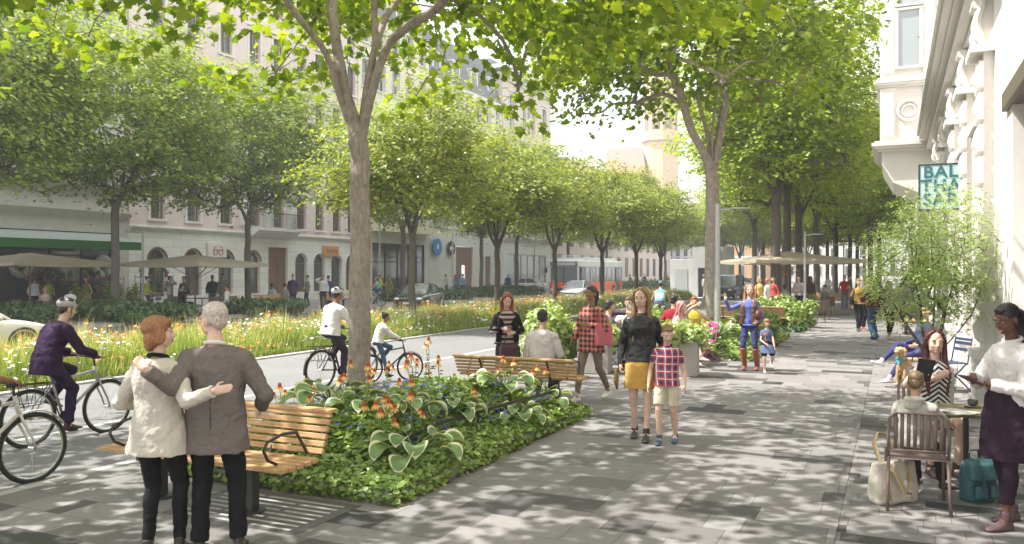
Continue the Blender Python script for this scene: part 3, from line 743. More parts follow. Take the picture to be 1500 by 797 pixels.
def wood_mesh(sk, name, m, parent, nseg=10, flare=True):
    nodes, par, rad, kids, fi = sk; b = MB(); done = set()
    stack = [(0, None)]
    while stack:
        st, pr = stack.pop(); ch = [st]; rr = [rad[st]]
        if pr is not None: ch = [pr, st]; rr = [min(rad[pr], rad[st]*1.25), rad[st]]
        cur = st
        while kids[cur]:
            ks = sorted(kids[cur], key=lambda q: -rad[q]); 
            for q in ks[1:]: stack.append((q, cur))
            cur = ks[0]; ch.append(cur); rr.append(rad[cur])
        mr = max(rr)
        sd = nseg if mr > .06 else (6 if mr > .02 else 3)
        pts = [nodes[q] for q in ch]
        if mr > .03 and len(pts) > 2:      # smooth the chain
            P2, R2 = [], []
            for i in range(len(pts)-1):
                p0, p1, p2, p3 = pts[max(i-1, 0)], pts[i], pts[i+1], pts[min(i+2, len(pts)-1)]
                for u in (0, .33, .66):
                    P2.append(.5*((2*p1)+(p2-p0)*u+(2*p0-5*p1+4*p2-p3)*u*u+(3*p1-p0-3*p2+p3)*u**3)); R2.append(rr[i]*(1-u)+rr[i+1]*u)
            P2.append(pts[-1]); R2.append(rr[-1]); pts, rr = P2, R2
        b.tube(pts, rr, sd)
    return b.build(name, m, parent, smooth=True)

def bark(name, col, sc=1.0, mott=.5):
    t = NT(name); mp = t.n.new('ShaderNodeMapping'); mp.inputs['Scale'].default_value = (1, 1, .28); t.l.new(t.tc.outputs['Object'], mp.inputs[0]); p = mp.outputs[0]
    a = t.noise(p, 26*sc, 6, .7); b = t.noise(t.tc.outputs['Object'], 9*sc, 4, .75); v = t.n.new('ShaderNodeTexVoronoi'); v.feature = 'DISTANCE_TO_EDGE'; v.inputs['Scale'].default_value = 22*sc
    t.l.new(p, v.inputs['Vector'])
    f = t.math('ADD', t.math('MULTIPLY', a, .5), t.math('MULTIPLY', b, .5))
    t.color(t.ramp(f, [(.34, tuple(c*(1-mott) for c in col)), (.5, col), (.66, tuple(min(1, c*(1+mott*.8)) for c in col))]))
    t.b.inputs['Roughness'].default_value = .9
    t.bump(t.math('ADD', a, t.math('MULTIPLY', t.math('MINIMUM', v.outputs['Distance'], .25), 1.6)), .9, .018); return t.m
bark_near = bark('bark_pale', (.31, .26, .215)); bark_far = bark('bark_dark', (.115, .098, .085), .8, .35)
L_maple = leaf_mat('maple_leaf', (.085, .165, .012), (.27, .36, .035), .5)
L_street = leaf_mat('street_tree_leaf', (.13, .20, .03), (.34, .40, .08), .45)
L_side = leaf_mat('far_tree_leaf', (.12, .20, .035), (.32, .42, .09), .48)
L_row = leaf_mat('row_tree_leaf', (.13, .22, .02), (.34, .44, .06), .5)
L_ivy = leaf_mat('ground_cover_leaf', (.11, .20, .04), (.32, .44, .14), .3, .38)
L_bush = leaf_mat('pale_bush_leaf', (.20, .30, .11), (.42, .52, .26), .35, .5)
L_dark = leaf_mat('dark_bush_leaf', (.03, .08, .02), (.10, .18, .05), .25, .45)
L_pot = leaf_mat('potted_tree_leaf', (.17, .28, .08), (.48, .60, .30), .4, .4)

def crown_targets(rng, c, rx, rz, n, lobes=11, low=-.55, hollow=.35, lobe_r=.5):
    out = []
    L = sphere_dirs(rng, lobes*4); L = L[L[:, 2] > low-.1][:lobes]
    lc = L*rng.uniform(.45, .72, (len(L), 1))
    while len(out) < n:
        if rng.random() < .78:
            k = rng.integers(len(lc)); p = lc[k]+sphere_dirs(rng, 1)[0]*lobe_r*rng.random()**.4
        else: p = sphere_dirs(rng, 1)[0]*rng.random()**.33*.9
        if p[2] < low or np.linalg.norm(p) < hollow: continue
        out.append((c[0]+p[0]*rx, c[1]+p[1]*rx, c[2]+p[2]*rz))
    return out
def leaves_at(rng, tg, ctr, per, spread, flat, size, kind, m, parent, name='crown', up=.9, out=.45, rnd=.55, droop=.5):
    T = np.repeat(np.array(tg), per, axis=0); n = len(T)
    off = rng.normal(size=(n, 3))*np.array([spread, spread, spread*flat])
    # twig plates: each clump tilts its own way
    tl = np.repeat(rng.normal(size=(len(tg), 2))*.35, per, axis=0); off[:, 2] += (off[:, :2]*tl).sum(1) - .35*np.abs(off[:, :2]).sum(1)*flat
    P = T+off; o = P-np.array(ctr); o[:, 2] *= .3; o /= np.linalg.norm(o, axis=1)[:, None]+1e-6
    N = np.array([0, 0, up*(1.35 if kind == 'simple' else 1)])+o*out+rng.normal(size=(n, 3))*rnd*(.8 if kind == 'simple' else 1)
    tip = o*.6+rng.normal(size=(n, 3))*.8+np.array([0, 0, -droop])
    V, F = scatter_leaves(rng, P, N, tip, size*rng.uniform(.65, 1.25, n), kind)
    return np_mesh(name, V, F, m, parent)
def tree(seed, loc, label, fork_h, r0, c, rx, rz, n, per, leafsize, kind, lm, bm, group=None, nl=6, spread=.34, flat=.35, lean=(0, 0), low=-.5, cat='tree', name='street_tree', limbs=None, filt=None, hollow=.35, tip=.008, lobes=11):
    rng = np.random.default_rng(seed); root = empty(name, (*loc, 0) if len(loc) == 2 else loc, 0, label, cat, group)
    fork = (lean[0], lean[1], fork_h); ctr = (c[0], c[1], c[2])
    if limbs is None:
        limbs = []
        for k in range(nl):
            a = 2*pi*(k+rng.uniform(-.3, .3))/nl; e = rng.uniform(.35, .8) if k else .15
            d = Vector((cos(a)*e, sin(a)*e, 1))
            p1 = Vector(fork)+Vector((d.x*.5*rx*.5, d.y*.5*rx*.5, (ctr[2]-fork_h)*.5)); p2 = Vector(ctr)+Vector((d.x*rx*.55, d.y*rx*.55, rz*.1*rng.normal()))
            p3 = Vector(ctr)+Vector((d.x*rx*.85, d.y*rx*.85, rz*(.45+.2*rng.normal())))
            limbs.append((p1, p2, p3))
    tg = crown_targets(rng, ctr, rx, rz, n, low=low, hollow=hollow, lobes=lobes)
    if filt: tg = [t_ for t_ in tg if filt(Vector(t_)+Vector(root.location))]
    sk = skeleton(rng, (0, 0, -.1), fork, limbs, tg, r0=r0, tip=tip)
    wood_mesh(sk, 'trunk', bm, root)
    leaves_at(rng, tg, ctr, per, spread, flat, leafsize, kind, lm, root)
    return root

# --- hero trees along the planting beds (x about -5)
def near_xy(px, d): return D(px, d)
hx, hy = near_xy(523, 9.5)
def hero_filter(p):
    v = Vector((p.x, p.y)); d = -sin(YAW)*p.x+cos(YAW)*p.y
    r = (Vector((p.x-hx, p.y-hy))).length
    if d < 2.2: return False
    if p.z > 6.2 and (p.x*13.7+p.y*7.1) % 1 < .72: return False      # upper crown, mostly out of view, thinned to let sun through
    if p.z < 4.5 + (1.2 if r < 3.0 else 0): return False
    return True
def ppt(px, py, d):      # a point seen at column/row px,py, d metres deep, relative to the hero stem
    x, y = D(px, d); return (x-hx, y-hy, CAM_H+(398.5-py)*d/FPX)
limbs1 = [[ppt(478, 120, 9.4), ppt(400, 15, 9.2), ppt(330, -90, 8.6), ppt(220, -140, 7.6)],
          [ppt(492, 100, 9.6), ppt(488, 0, 9.9), ppt(470, -150, 10.4), ppt(440, -300, 11)],
          [ppt(549, 110, 9.5), ppt(553, 0, 9.5), ppt(545, -160, 9.5), ppt(560, -330, 9.3)],
          [ppt(566, 112, 9.4), ppt(640, 55, 9.0), ppt(705, -10, 8.6), ppt(800, -60, 8.2), ppt(880, -60, 8.3)],
          [ppt(545, 130, 9.7), ppt(600, 20, 11), ppt(700, -60, 12.5)]]
tree(11, (hx, hy, .32), 'big maple with a pale forked trunk standing in the flower bed behind the near bench', 3.05, .118,
     (0.3, -.3, 6.4), 5.4, 2.9, 560, 44, .15, 'maple', L_maple, bark_near, None, limbs=limbs1, filt=hero_filter, hollow=.30, low=-.8, spread=.33, flat=.4, lean=(.02, .02), name='maple_tree', lobes=14)
h2x, h2y = near_xy(1043, 21.5)
def ppt2(px, py, d):
    x, y = D(px, d); return (x-h2x, y-h2y, CAM_H+(398.5-py)*d/FPX)
limbs2 = [[ppt2(1022, 150, 21.5), ppt2(1008, 20, 21.5), ppt2(1000, -120, 21.5)],
          [ppt2(1052, 130, 21.5), ppt2(1062, 0, 21.5), ppt2(1085, -150, 21.5)],
          [ppt2(1013, 200, 21.3), ppt2(985, 120, 21), ppt2(975, 30, 20.5), ppt2(950, -40, 20)],
          [ppt2(1085, 30, 21.6), ppt2(1120, -60, 22)]]
def hero2_filter(p):
    r = (Vector((p.x-h2x, p.y-h2y))).length
    return not (p.z < 6.8 and r < 2.0)
tree(12, (h2x, h2y, .15), 'tall maple with a pale twin stem beside the lamp post past the cafe tables', 4.3, .17,
     (0, 0, 8.9), 4.6, 3.7, 520, 40, .15, 'maple', L_maple, bark_near, None, limbs=limbs2, filt=hero2_filter, spread=.36, flat=.4, name='maple_tree', low=-.72)
# maples of the same row whose boughs reach in from behind and beside the camera
tree(13, (-6.6, 1.2, 0), 'maple reaching its sunlit boughs in over the cyclists from outside the frame', 4.0, .15,
     (-.2, 1.0, 6.4), 4.8, 3.1, 200, 40, .16, 'maple', L_maple, bark_near, None, spread=.34, flat=.4, name='maple_tree', low=-.84,
     filt=lambda p: ((-sin(YAW)*p.x+cos(YAW)*p.y) > 1.9 or p.z > 6.5) and not (p.z > 5.8 and (p.x*13.7+p.y*7.1) % 1 < .8))  # crown top thinned so that sunlight dapples the ground below
tree(15, (-14.4, 4.6, 0), 'maple of the flower strip whose sunlit boughs fill the upper left corner', 3.6, .13, (.6, .6, 6.4), 5.2, 2.9, 300, 34, .17, 'maple', L_maple, bark_near, None, spread=.36, flat=.35, name='maple_tree', low=-.8, filt=lambda p: not (p.z > 6.2 and (p.x*13.7+p.y*7.1) % 1 < .85))  # upper boughs dropped at random to let sun onto the path
tree(14, (-5.0, -6.0, 0), 'maple behind the camera that shades the near paving', 4.6, .16, (0, 0, 7.6), 4.8, 3.0, 150, 36, .16, 'maple', L_maple, bark_near, None, spread=.36, flat=.4, name='maple_tree')

# --- right promenade row
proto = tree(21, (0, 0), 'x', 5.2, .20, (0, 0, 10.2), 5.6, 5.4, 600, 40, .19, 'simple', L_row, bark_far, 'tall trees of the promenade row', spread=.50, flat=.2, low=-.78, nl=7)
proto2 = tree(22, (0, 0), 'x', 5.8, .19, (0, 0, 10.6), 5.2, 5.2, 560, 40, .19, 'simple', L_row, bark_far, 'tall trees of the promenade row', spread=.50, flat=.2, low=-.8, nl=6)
row = [(1137, 37.0, 'tall promenade tree rising through the near end of the big beige parasol'), (1153, 41.5, 'tall promenade tree just behind the one at the near parasol'),
       (1170, 47.5, 'third tall tree of the promenade row, behind the parasol pole'), (1196, 56.5, 'fourth tall tree of the promenade row, past the parasol edge'),
       (1224, 68.0, 'fifth tall tree of the promenade row, beside the man in red'), (1245, 80.0, 'sixth tall tree of the promenade row, behind the wooden bench'),
       (1256, 93.0, 'seventh tall tree of the promenade row, far along the paving'), (1266, 112.0, 'last tall tree of the promenade row in the haze')]
for i, (px, d, lab) in enumerate(row):
    src = proto if i % 2 == 0 else proto2
    loc = D(px, d)
    if i < 2: src.location = (*loc, 0); src['label'] = lab; src.rotation_euler.z = i*1.3
    else: copy_tree(src, loc, i*1.7+.4, lab, scale=(1, 1, 1.0-.02*i))
for i, (px, d, lab) in enumerate([(1275, 60, 'slim tall tree right of the promenade row behind the walking friends'), (1288, 74, 'farther slim tree right of the promenade row'), (1212, 92, 'tall tree deep in the second row beyond the parasol'), (1180, 84, 'tall tree of the second row left of the parasol pole'), (1105, 62, 'tall tree of the second row right behind the kiosk'), (1118, 88, 'tall tree far behind the kiosk and the black jeep'), (1060, 98, 'tall hazy tree on the far side of the crossing')]):
    copy_tree(proto if i % 2 else proto2, D(px, d), 2.1*i, lab, group='tall trees of the second row', scale=.92)

# --- median row in the flower strip
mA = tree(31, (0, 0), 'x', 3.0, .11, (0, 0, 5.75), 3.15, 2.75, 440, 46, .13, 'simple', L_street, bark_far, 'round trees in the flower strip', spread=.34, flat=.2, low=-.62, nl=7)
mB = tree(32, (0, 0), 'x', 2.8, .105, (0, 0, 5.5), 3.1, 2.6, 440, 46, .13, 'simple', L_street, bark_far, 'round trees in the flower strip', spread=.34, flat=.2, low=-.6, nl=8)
mpos = [(-14.7, 23.6, 'round tree in the flower strip in front of the dark saloon car'), (-14.7, 30.1, 'second round tree of the flower strip, left of the bus'), (-14.8, 36.6, 'third round tree of the flower strip, at the front corner of the bus'),
        (-14.7, 43.4, 'fourth round tree of the flower strip, before the middle of the bus'), (-14.7, 50.0, 'fifth round tree of the flower strip, past the rear of the bus'),
        (-14.9, 56.8, 'last round tree of the flower strip, left of the kiosk')]
for i, (x, y, lab) in enumerate(mpos):
    src = (mA, mB)[i % 2]; sc = (1.0, 1.03, .98, 1.05, 1.0, 1.0)[i]
    if i < 2: src.location = (x, y, 0); src['label'] = lab; src.scale = (sc,)*3
    else: copy_tree(src, (x, y), i*1.9, lab, scale=sc)
for i, (x, y, lab) in enumerate([(-15, 80, 'tree beyond the crossing left of the kiosk'), (-15, 90, 'hazy tree beyond the crossing behind the kiosk'), (-21, 100, 'hazy tree far down the street in front of the church'), (-10, 84, 'tree beyond the crossing right of the kiosk'), (-15, 106, 'faint farthest tree in the middle of the street'), (-9, 100, 'faint far tree right of the kiosk')]):
    copy_tree((mA, mB)[i % 2], (x, y), i*2.3, lab, group='trees beyond the crossing', scale=1.25)

# --- trees of the far pavement
fA = tree(41, (0, 0), 'x', 4.6, .15, (0, 0, 8.6), 5.0, 4.4, 620, 44, .17, 'simple', L_side, bark_far, 'trees on the far pavement', spread=.44, flat=.2, low=-.8, nl=7)
fB = tree(42, (0, 0), 'x', 4.3, .14, (0, 0, 8.4), 4.8, 4.3, 600, 44, .17, 'simple', L_side, bark_far, 'trees on the far pavement', spread=.44, flat=.2, low=-.8, nl=6)
fl = [(180, 33.5, 'far pavement tree between the two beige parasols'), (366, 40.5, 'far pavement tree right of the second parasol by the brown door'), (590, 52, 'far pavement tree behind the dark saloon car'),
      (707, 63.5, 'far pavement tree between the round signs and the bus'), (758, 69.5, 'far pavement tree just left of the bus'), (-40, 27.5, 'far pavement tree at the left edge over the first parasol')]
for i, (px, d, lab) in enumerate(fl):
    src = (fA, fB)[i % 2]; x, y = D(px, d); x = -29.0 if i in (0, 1, 3, 4) else x
    if i in (0, 1): src.location = (x, y, 0); src['label'] = lab
    else: copy_tree(src, (x, y), i*1.3, lab)
for i, y in enumerate((76, 88, 100, 114)):
    copy_tree((fA, fB)[i % 2], (-29.3, y), i*1.1+.5, ['far pavement tree behind the rear of the bus', 'far pavement tree past the bus before the tall rose building', 'hazy far pavement tree before the white arcade', 'faintest far pavement tree near the church'][i], group='trees on the far pavement')

# ------------------------------------------------------------------ planting beds
def vnoise(x, y, s=1.0):
    return np.sin(x*1.7*s+.3)*np.cos(y*2.3*s+1.1)*.5+np.sin(x*4.1*s+y*3.3*s)*.25+np.cos(x*7.3*s-y*6.1*s)*.15
def bed_h(x, y, B, top, edge=.85, rim=.10):
    x0, x1, y0, y1 = B; e = np.minimum(np.minimum(x-x0, x1-x), np.minimum(y-y0, y1-y)); u = np.clip(e/edge, 0, 1); u = u*u*(3-2*u)
    return rim+(top-rim)*u+vnoise(x, y)*.04*u
def make_bed(B, top, seed, dens, leaf, lm, label, round_=True, blues=0, hh=.09, edge=.85, spill=True):
    x0, x1, y0, y1 = B; rng = np.random.default_rng(seed)
    nx, ny = max(4, int((x1-x0)/.12)), max(4, int((y1-y0)/.12))
    X, Y = np.meshgrid(np.linspace(x0, x1, nx), np.linspace(y0, y1, ny), indexing='ij'); Z = bed_h(X, Y, B, top, edge)
    V = np.stack([X, Y, Z], -1).reshape(-1, 3); I = np.arange(nx*ny).reshape(nx, ny)
    F = np.stack([I[:-1, :-1], I[1:, :-1], I[1:, 1:], I[:-1, 1:]], -1).reshape(-1, 4)
    tag(np_mesh('bed_soil', V, F, soil_m, smooth=True), kind='structure')
    b = MB(); w = .16
    for (a0, a1, b0, b1) in ((x0-w, x1+w, y0-w, y0), (x0-w, x1+w, y1, y1+w), (x0-w, x0, y0, y1), (x1, x1+w, y0, y1)): b.b2(a0, a1, b0, b1, -.05, .11)
    k = b.build('bed_kerb', mat('bed_kerb_concrete', (.24, .23, .22), .85, var=.35, vs=4, bump=.4, bs=60), bevel=.035); tag(k, kind='structure')
    A = (x1-x0+.3)*(y1-y0+.3); n = int(A*dens)
    x = rng.uniform(x0-.22, x1+.22, n); y = rng.uniform(y0-.22, y1+.22, n)
    # fringe that spills unevenly over the kerb
    inside = (x > x0) & (x < x1) & (y > y0) & (y < y1); keep = inside | (vnoise(x, y, 1.7)+rng.normal(size=n)*.3 > (-.5 if spill else 9)); x, y = x[keep], y[keep]; n = len(x)
    xc, yc = np.clip(x, x0, x1), np.clip(y, y0, y1); z = bed_h(xc, yc, B, top, edge)+rng.random(n)**1.4*hh*(1+.6*vnoise(x, y, 2.2))
    ov = np.maximum(np.abs(x-xc), np.abs(y-yc)); z = np.where(ov > 0, np.where(ov > .165, .015+rng.random(n)*.08, .135-.2*ov+rng.random(n)*.05), z)
    P = np.stack([x, y, z], -1); N = rng.normal(size=(n, 3))*.42+np.array([0, 0, 1.0]); N[:, 0] += (x-(x0+x1)/2)*.12; N[:, 1] += (y-(y0+y1)/2)*.08
    T = rng.normal(size=(n, 3)); V, F = scatter_leaves(rng, P, N, T, leaf*rng.uniform(.6, 1.3, n), 'round')
    o = np_mesh('ground_cover', V, F, lm); tag(o, label, 'ground cover', kind='stuff')
    if blues:
        n = blues; x = rng.uniform(x0+.2, x1-.2, n); y = rng.uniform(y0+.5, y1-.1, n); keep = vnoise(x, y, 1.3) > -.1; x, y = x[keep], y[keep]; n = len(x)
        P = np.stack([x, y, bed_h(x, y, B, top, edge)+hh+.03+rng.random(n)*.03], -1)
        P5 = np.repeat(P, 5, 0); a = np.tile(np.arange(5)*2*pi/5, n); T = np.stack([np.cos(a), np.sin(a), np.full(5*n, .15)], -1)
        V, F = scatter_leaves(rng, P5, np.tile([[0, -.2, 1.]], (5*n, 1)), T, np.full(5*n, .023), 'round')
        tag(np_mesh('blue_blossom', V, F, mat('blue_petal', (.05, .08, .42), .5, var=.2)), 'tiny blue blossoms dotted over the near bed', 'blossom', kind='stuff')
B1 = (-6.45, -3.95, 5.95, 10.35)
make_bed(B1, .46, 5, 5000, .046, L_ivy, 'bright green leafy ground cover filling the near bed', blues=520, edge=1.0)
B2 = (-6.1, -3.05, 18.6, 25.5)
make_bed(B2, .35, 6, 900, .075, L_ivy, 'green ground cover in the bed round the twin stemmed maple')
B3 = (-6.3, -2.9, 28.0, 33.0)
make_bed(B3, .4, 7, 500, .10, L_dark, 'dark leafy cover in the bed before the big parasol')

# hosta: broad leaves with cream margins
m_host = [leaf_mat('hosta_green', (.10, .19, .06), (.20, .32, .12), .2, .4), leaf_mat('hosta_cream', (.60, .62, .46), (.70, .70, .56), .25, .45)]
def hosta(seed, label, loc, sc=1.0, group=None, n=15):
    rng = np.random.default_rng(seed); root = empty('hosta', loc, rng.uniform(0, 6), label, 'plant', group, sc)
    st = MB()
    for k in range(n):
        a = 2.4*k+rng.uniform(-.3, .3); inner = k/n; L = .26*(1-.25*inner)*rng.uniform(.85, 1.15); rise = .07+.13*inner; rr = .12+.16*(1-inner)
        base = Vector((0, 0, .02)); tip0 = Vector((cos(a)*rr, sin(a)*rr, rise)); st.tube([base, base.lerp(tip0, .6)+Vector((0, 0, .03)), tip0], [.008, .006, .005], 5)
        d = Vector((cos(a), sin(a), 0)); s_ = Vector((-sin(a), cos(a), 0)); nu, nv = 8, 7; vs = []; fs = []; mi = []
        tw = rng.uniform(-.25, .25)
        for i in range(nu):
            u = i/(nu-1); w = .105*(sin(pi*min(1, u*.93+.04))**.62)*(1-.25*u)*L/.26; 
            if i == nu-1: w = .002
            c = tip0+d*(L*(u-.32*u*u*u))+Vector((0, 0, L*(.30*u-.62*u*u)))*(1.1-inner*.5)
            for j in range(nv):
                v = (-1, -.80, -.4, 0, .4, .80, 1)[j]; q = c+s_*(v*w)+Vector((0, 0, abs(v)**1.5*w*.5+v*tw*w+.006*sin(u*22)*abs(v))); vs.append(q)
        for i in range(nu-1):
            for j in range(nv-1): fs.append((i*nv+j, i*nv+j+1, (i+1)*nv+j+1, (i+1)*nv+j)); mi.append(1 if j in (0, nv-2) or (i == nu-2) else 0)
        b = MB(); b.v = [tuple(q) for q in vs]; b.f = fs; b.mi = mi
        if k == 0: acc = b
        else:
            o_ = len(acc.v); acc.v += b.v; acc.f += [tuple(t_+o_ for t_ in f) for f in fs]; acc.mi += mi
    acc.build('foliage', m_host, root, smooth=True); st.build('stem', m_host[0], root, smooth=True)
    return root
hs = hosta(1, 'x', (0, 0, 0), 1.0, 'hostas in the near bed'); hs2 = hosta(2, 'x', (0, 0, 0), 1.0, 'hostas in the near bed', 12)
def bz(x, y, B=B1, top=.46): return float(bed_h(np.array(x), np.array(y), B, top, 1.0))
hp = [(485, 588, 1.35, 'large hosta at the left foot of the big maple trunk'), (545, 600, 1.1, 'hosta spreading right of the big maple trunk'), (607, 622, 1.3, 'nearest large hosta above the steel edging'),
      (585, 598, 1.15, 'hosta between the trunk and the nearest large hosta'), (660, 588, 1.0, 'hosta right of the centre of the near bed'), (395, 588, 1.1, 'hosta just behind the near bench by the man in tweed'),
      (735, 562, 1.2, 'hosta before the far bench with the seated man'), (790, 556, 1.2, 'rightmost hosta before the far bench'), (690, 546, 1.0, 'hosta at the left part of the far bench'), (620, 548, 1.0, 'hosta at the path side behind the big trunk'), (770, 575, .95, 'hosta low at the right slope of the near bed')]
for i, (px, py, sc, lab) in enumerate(hp):
    sc *= 1.0
    x, y = G(px, py, .50); x = min(max(x, B1[0]+.1), B1[1]-.15); y = min(max(y, B1[2]+.3), B1[3]-.05)
    src = (hs, hs2)[i % 2]; loc = (x, y, bz(x, y)+.03)
    if i < 2: src.location = loc; src.scale = (sc,)*3; src['label'] = lab
    else: copy_tree(src, loc, i*1.37, lab, scale=sc)
for i, (x, y, lab) in enumerate([(-3.7, 19.3, 'hosta with bright leaves behind the lamp post'), (-4.3, 19.6, 'hosta between the lamp post and the pink chair'), (-3.5, 20.6, 'hosta behind the waving woman'), (-4.1, 21.2, 'hosta right of the twin stemmed maple'), (-5.0, 19.5, 'hosta left in the bed of the twin stemmed maple')]):
    copy_tree(hs if i % 2 else hs2, (x, y, .42), i*2.1, lab, group='hostas in the second bed', scale=1.6)

# orange coneflowers
m_cone = mat('cone_orange', (.42, .09, .02), .8, var=.2, vs=90, bump=.6, bs=220); m_petal = [mat('petal_orange', (.72, .17, .03), .6, var=.15), mat('petal_yellow', (.75, .50, .16), .6, var=.1)]
m_stem = leaf_mat('stem_green', (.10, .2, .04), (.16, .28, .07), .1)
def coneflower(seed, heads, hgt):
    rng = np.random.default_rng(seed); root = empty('coneflower', (0, 0, 0), 0, 'x', 'flower', 'orange coneflowers in the near bed')
    st = MB(); tops = []
    for k in range(heads):
        a = rng.uniform(0, 6.28); h = hgt*rng.uniform(.8, 1.05); r = .05+.07*k; top = Vector((cos(a)*r, sin(a)*r, h)); tops.append(top)
        st.tube([(0, 0, 0), (cos(a)*r*.3, sin(a)*r*.3, h*.5), top], [.006, .005, .0035], 5)
        for q in range(5):
            z = h*(.12+.14*q); aa = a+q*2.2; c = Vector((cos(a)*r*.4*z/h, sin(a)*r*.4*z/h, z)); d = Vector((cos(aa), sin(aa), .35)); s_ = Vector((-sin(aa), cos(aa), 0)); L = .13-.015*q
            st.add([c, c+d*L*.5+s_*.016, c+d*L-Vector((0, 0, .03)), c+d*L*.5-s_*.016], [(0, 1, 2, 3)])
    st.build('stem', m_stem, root)
    for top in tops:
        c = MB(); c.ell((top.x, top.y, top.z+.012), (.022, .022, .021), None, 10, 6); h = c.build('flower_head', m_cone, root, smooth=True)
        p = MB(); n = 13
        for q in range(n):
            aa = 2*pi*q/n+rng.uniform(-.1, .1); d = Vector((cos(aa), sin(aa), 0)); s_ = Vector((-sin(aa), cos(aa), 0)); dr = rng.uniform(.012, .03)
            a0 = top+d*.014+Vector((0, 0, .004)); a1 = top+d*.034+Vector((0, 0, -.004-dr*.3)); a2 = top+d*.052+Vector((0, 0, -.012-dr))
            p.cur = 0; p.add([a0+s_*.004, a0-s_*.004, a1-s_*.008, a1+s_*.008], [(0, 1, 2, 3)]); p.cur = 1; p.add([a1+s_*.008, a1-s_*.008, a2-s_*.005, a2+s_*.005], [(0, 1, 2, 3)])
        p.build('petals', m_petal, h)
    return root
cf = [coneflower(1, 1, .36), coneflower(2, 2, .42), coneflower(3, 1, .30), coneflower(4, 2, .46)]
rngc = np.random.default_rng(77)
zones = [(380, 470, 520, 590, 15, 'behind the near bench', .0), (500, 640, 520, 600, 17, 'round the big maple trunk', .0), (640, 860, 500, 540, 13, 'before the far bench', .0), (570, 720, 560, 640, 3, 'among the hostas', -.1)]
k = 0
ORD = 'first second third fourth fifth sixth seventh eighth ninth tenth eleventh twelfth thirteenth fourteenth fifteenth sixteenth seventeenth'.split()
for (xa, xb, ya, yb, n, where, dz) in zones:
    cols = sorted(rngc.uniform(xa, xb, n))
    for q in range(n):
        px = float(cols[q]); x, y = G(px, rngc.uniform(ya, yb)+20, .55)
        x = min(max(x, B1[0]+.05), B1[1]-.35); y = min(max(y, B1[2]+.55), B1[3]-.05)
        loc = (x, y, bz(x, y)); lab = ORD[q]+' orange coneflower from the left '+where
        if k < 4: o = cf[k]; o.location = loc; o['label'] = lab
        else: o = copy_tree(cf[k % 4], loc, k*1.1, lab)
        s_ = float(rngc.uniform(.95, 1.45)); o.scale = (s_*.72, s_*.72, s_); o['group'] = 'orange coneflowers '+where; k += 1
for q in range(9):
    copy_tree(cf[q % 4], (-5.2+q*.17, 18.75+.3*(q % 3), .3), q, ORD[q]+' orange coneflower at the foot of the twin stemmed maple', group='coneflowers at the twin stemmed maple', scale=1.1)

# steel edging band standing in the near bed
b = MB(); band = [G(px, py, z) + (z,) for px, py, z in ((540, 632, .38), (600, 640, .36), (640, 622, .36), (700, 604, .38), (770, 584, .38), (820, 572, .36))]
for i in range(len(band)-1):
    a, c = Vector(band[i]), Vector(band[i+1]); m_ = (a+c)/2; d = c-a; b.box(m_, (d.length+.004, .006, .038), math.atan2(d.y, d.x))
for p in band[1::2]: b.box((p[0], p[1]+.01, p[2]-.17), (.02, .02, .34))
eb = b.build('edging_band', steel); tag(eb, 'dark steel edging band curving through the near bed below the hostas', 'edging')

# ------------------------------------------------------------------ flower strip
rng = np.random.default_rng(9)
def strip_pts(n, y0, y1, pw, x0=-16.6, x1=-13.05):
    y = y0+(y1-y0)*rng.random(n)**pw; x = rng.uniform(x0, x1, n); return x, y
def blades(n, hm, wd, m, name, label, pw=1.7, sprd=.16):
    x, y = strip_pts(n, 4.0, 60.0, pw); h = hm*(.75+.35*vnoise(x, y, .9)+rng.normal(size=n)*.16).clip(.35, 1.4); a = rng.uniform(0, 2*pi, n)
    edge_ = np.clip((-13.0-x)/.5, .35, 1); h *= edge_
    ln = rng.normal(size=(n, 2))*sprd*h[:, None]; w = wd*(1+y/35)
    s_ = np.stack([np.cos(a), np.sin(a), 0*a], -1)*w[:, None]; P = np.stack([x, y, 0*x], -1)
    c1 = P+np.stack([ln[:, 0]*.25, ln[:, 1]*.25, h*.5], -1); c2 = P+np.stack([ln[:, 0], ln[:, 1], h], -1)
    V = np.stack([P-s_*.7, P+s_*.7, c1+s_, c1-s_, c2+s_*.12, c2-s_*.12], 1).reshape(-1, 3); I = (np.arange(n)*6)[:, None]
    F = np.concatenate([I+np.array([[0, 1, 2, 3]]), I+np.array([[3, 2, 4, 5]])], 1).reshape(-1, 4)
    tag(np_mesh(name, V, F, m), label, 'grass', kind='stuff')
G1 = leaf_mat('strip_grass', (.13, .23, .05), (.33, .43, .12), .4, .55); G2 = leaf_mat('strip_straw', (.46, .46, .24), (.66, .64, .40), .4, .6)
blades(85000, .64, .0065, G1, 'strip_grass', 'tall yellow green grass filling the flower strip')
blades(20000, .86, .0035, G2, 'feather_grass', 'pale feathery grass stalks above the flower strip', sprd=.2)
def heads(n, hm, r, petals, m, name, label, pw=1.5, cl=None, tilt=.3):
    x, y = strip_pts(n, 4.5, 58, pw)
    if cl is not None: k_ = vnoise(x, y, cl[0]) > cl[1]; x, y = x[k_], y[k_]
    n = len(x); z = hm*(.8+.3*vnoise(x, y, .9)+rng.normal(size=n)*.12)*np.clip((-13.0-x)/.5, .45, 1)+.05
    P = np.repeat(np.stack([x, y, z], -1), petals, 0); a = np.tile(np.arange(petals)*2*pi/petals, n)
    T = np.stack([np.cos(a), np.sin(a), np.full(len(a), -.25)], -1); N = np.repeat(np.array([0, 0, 1])+rng.normal(size=(n, 3))*tilt, petals, 0)
    s_ = np.repeat(r*(1+y/60)*rng.uniform(.7, 1.3, n), petals)
    V, F = scatter_leaves(rng, P, N, T, s_, 'round'); tag(np_mesh(name, V, F, m), label, 'blossom', kind='stuff')
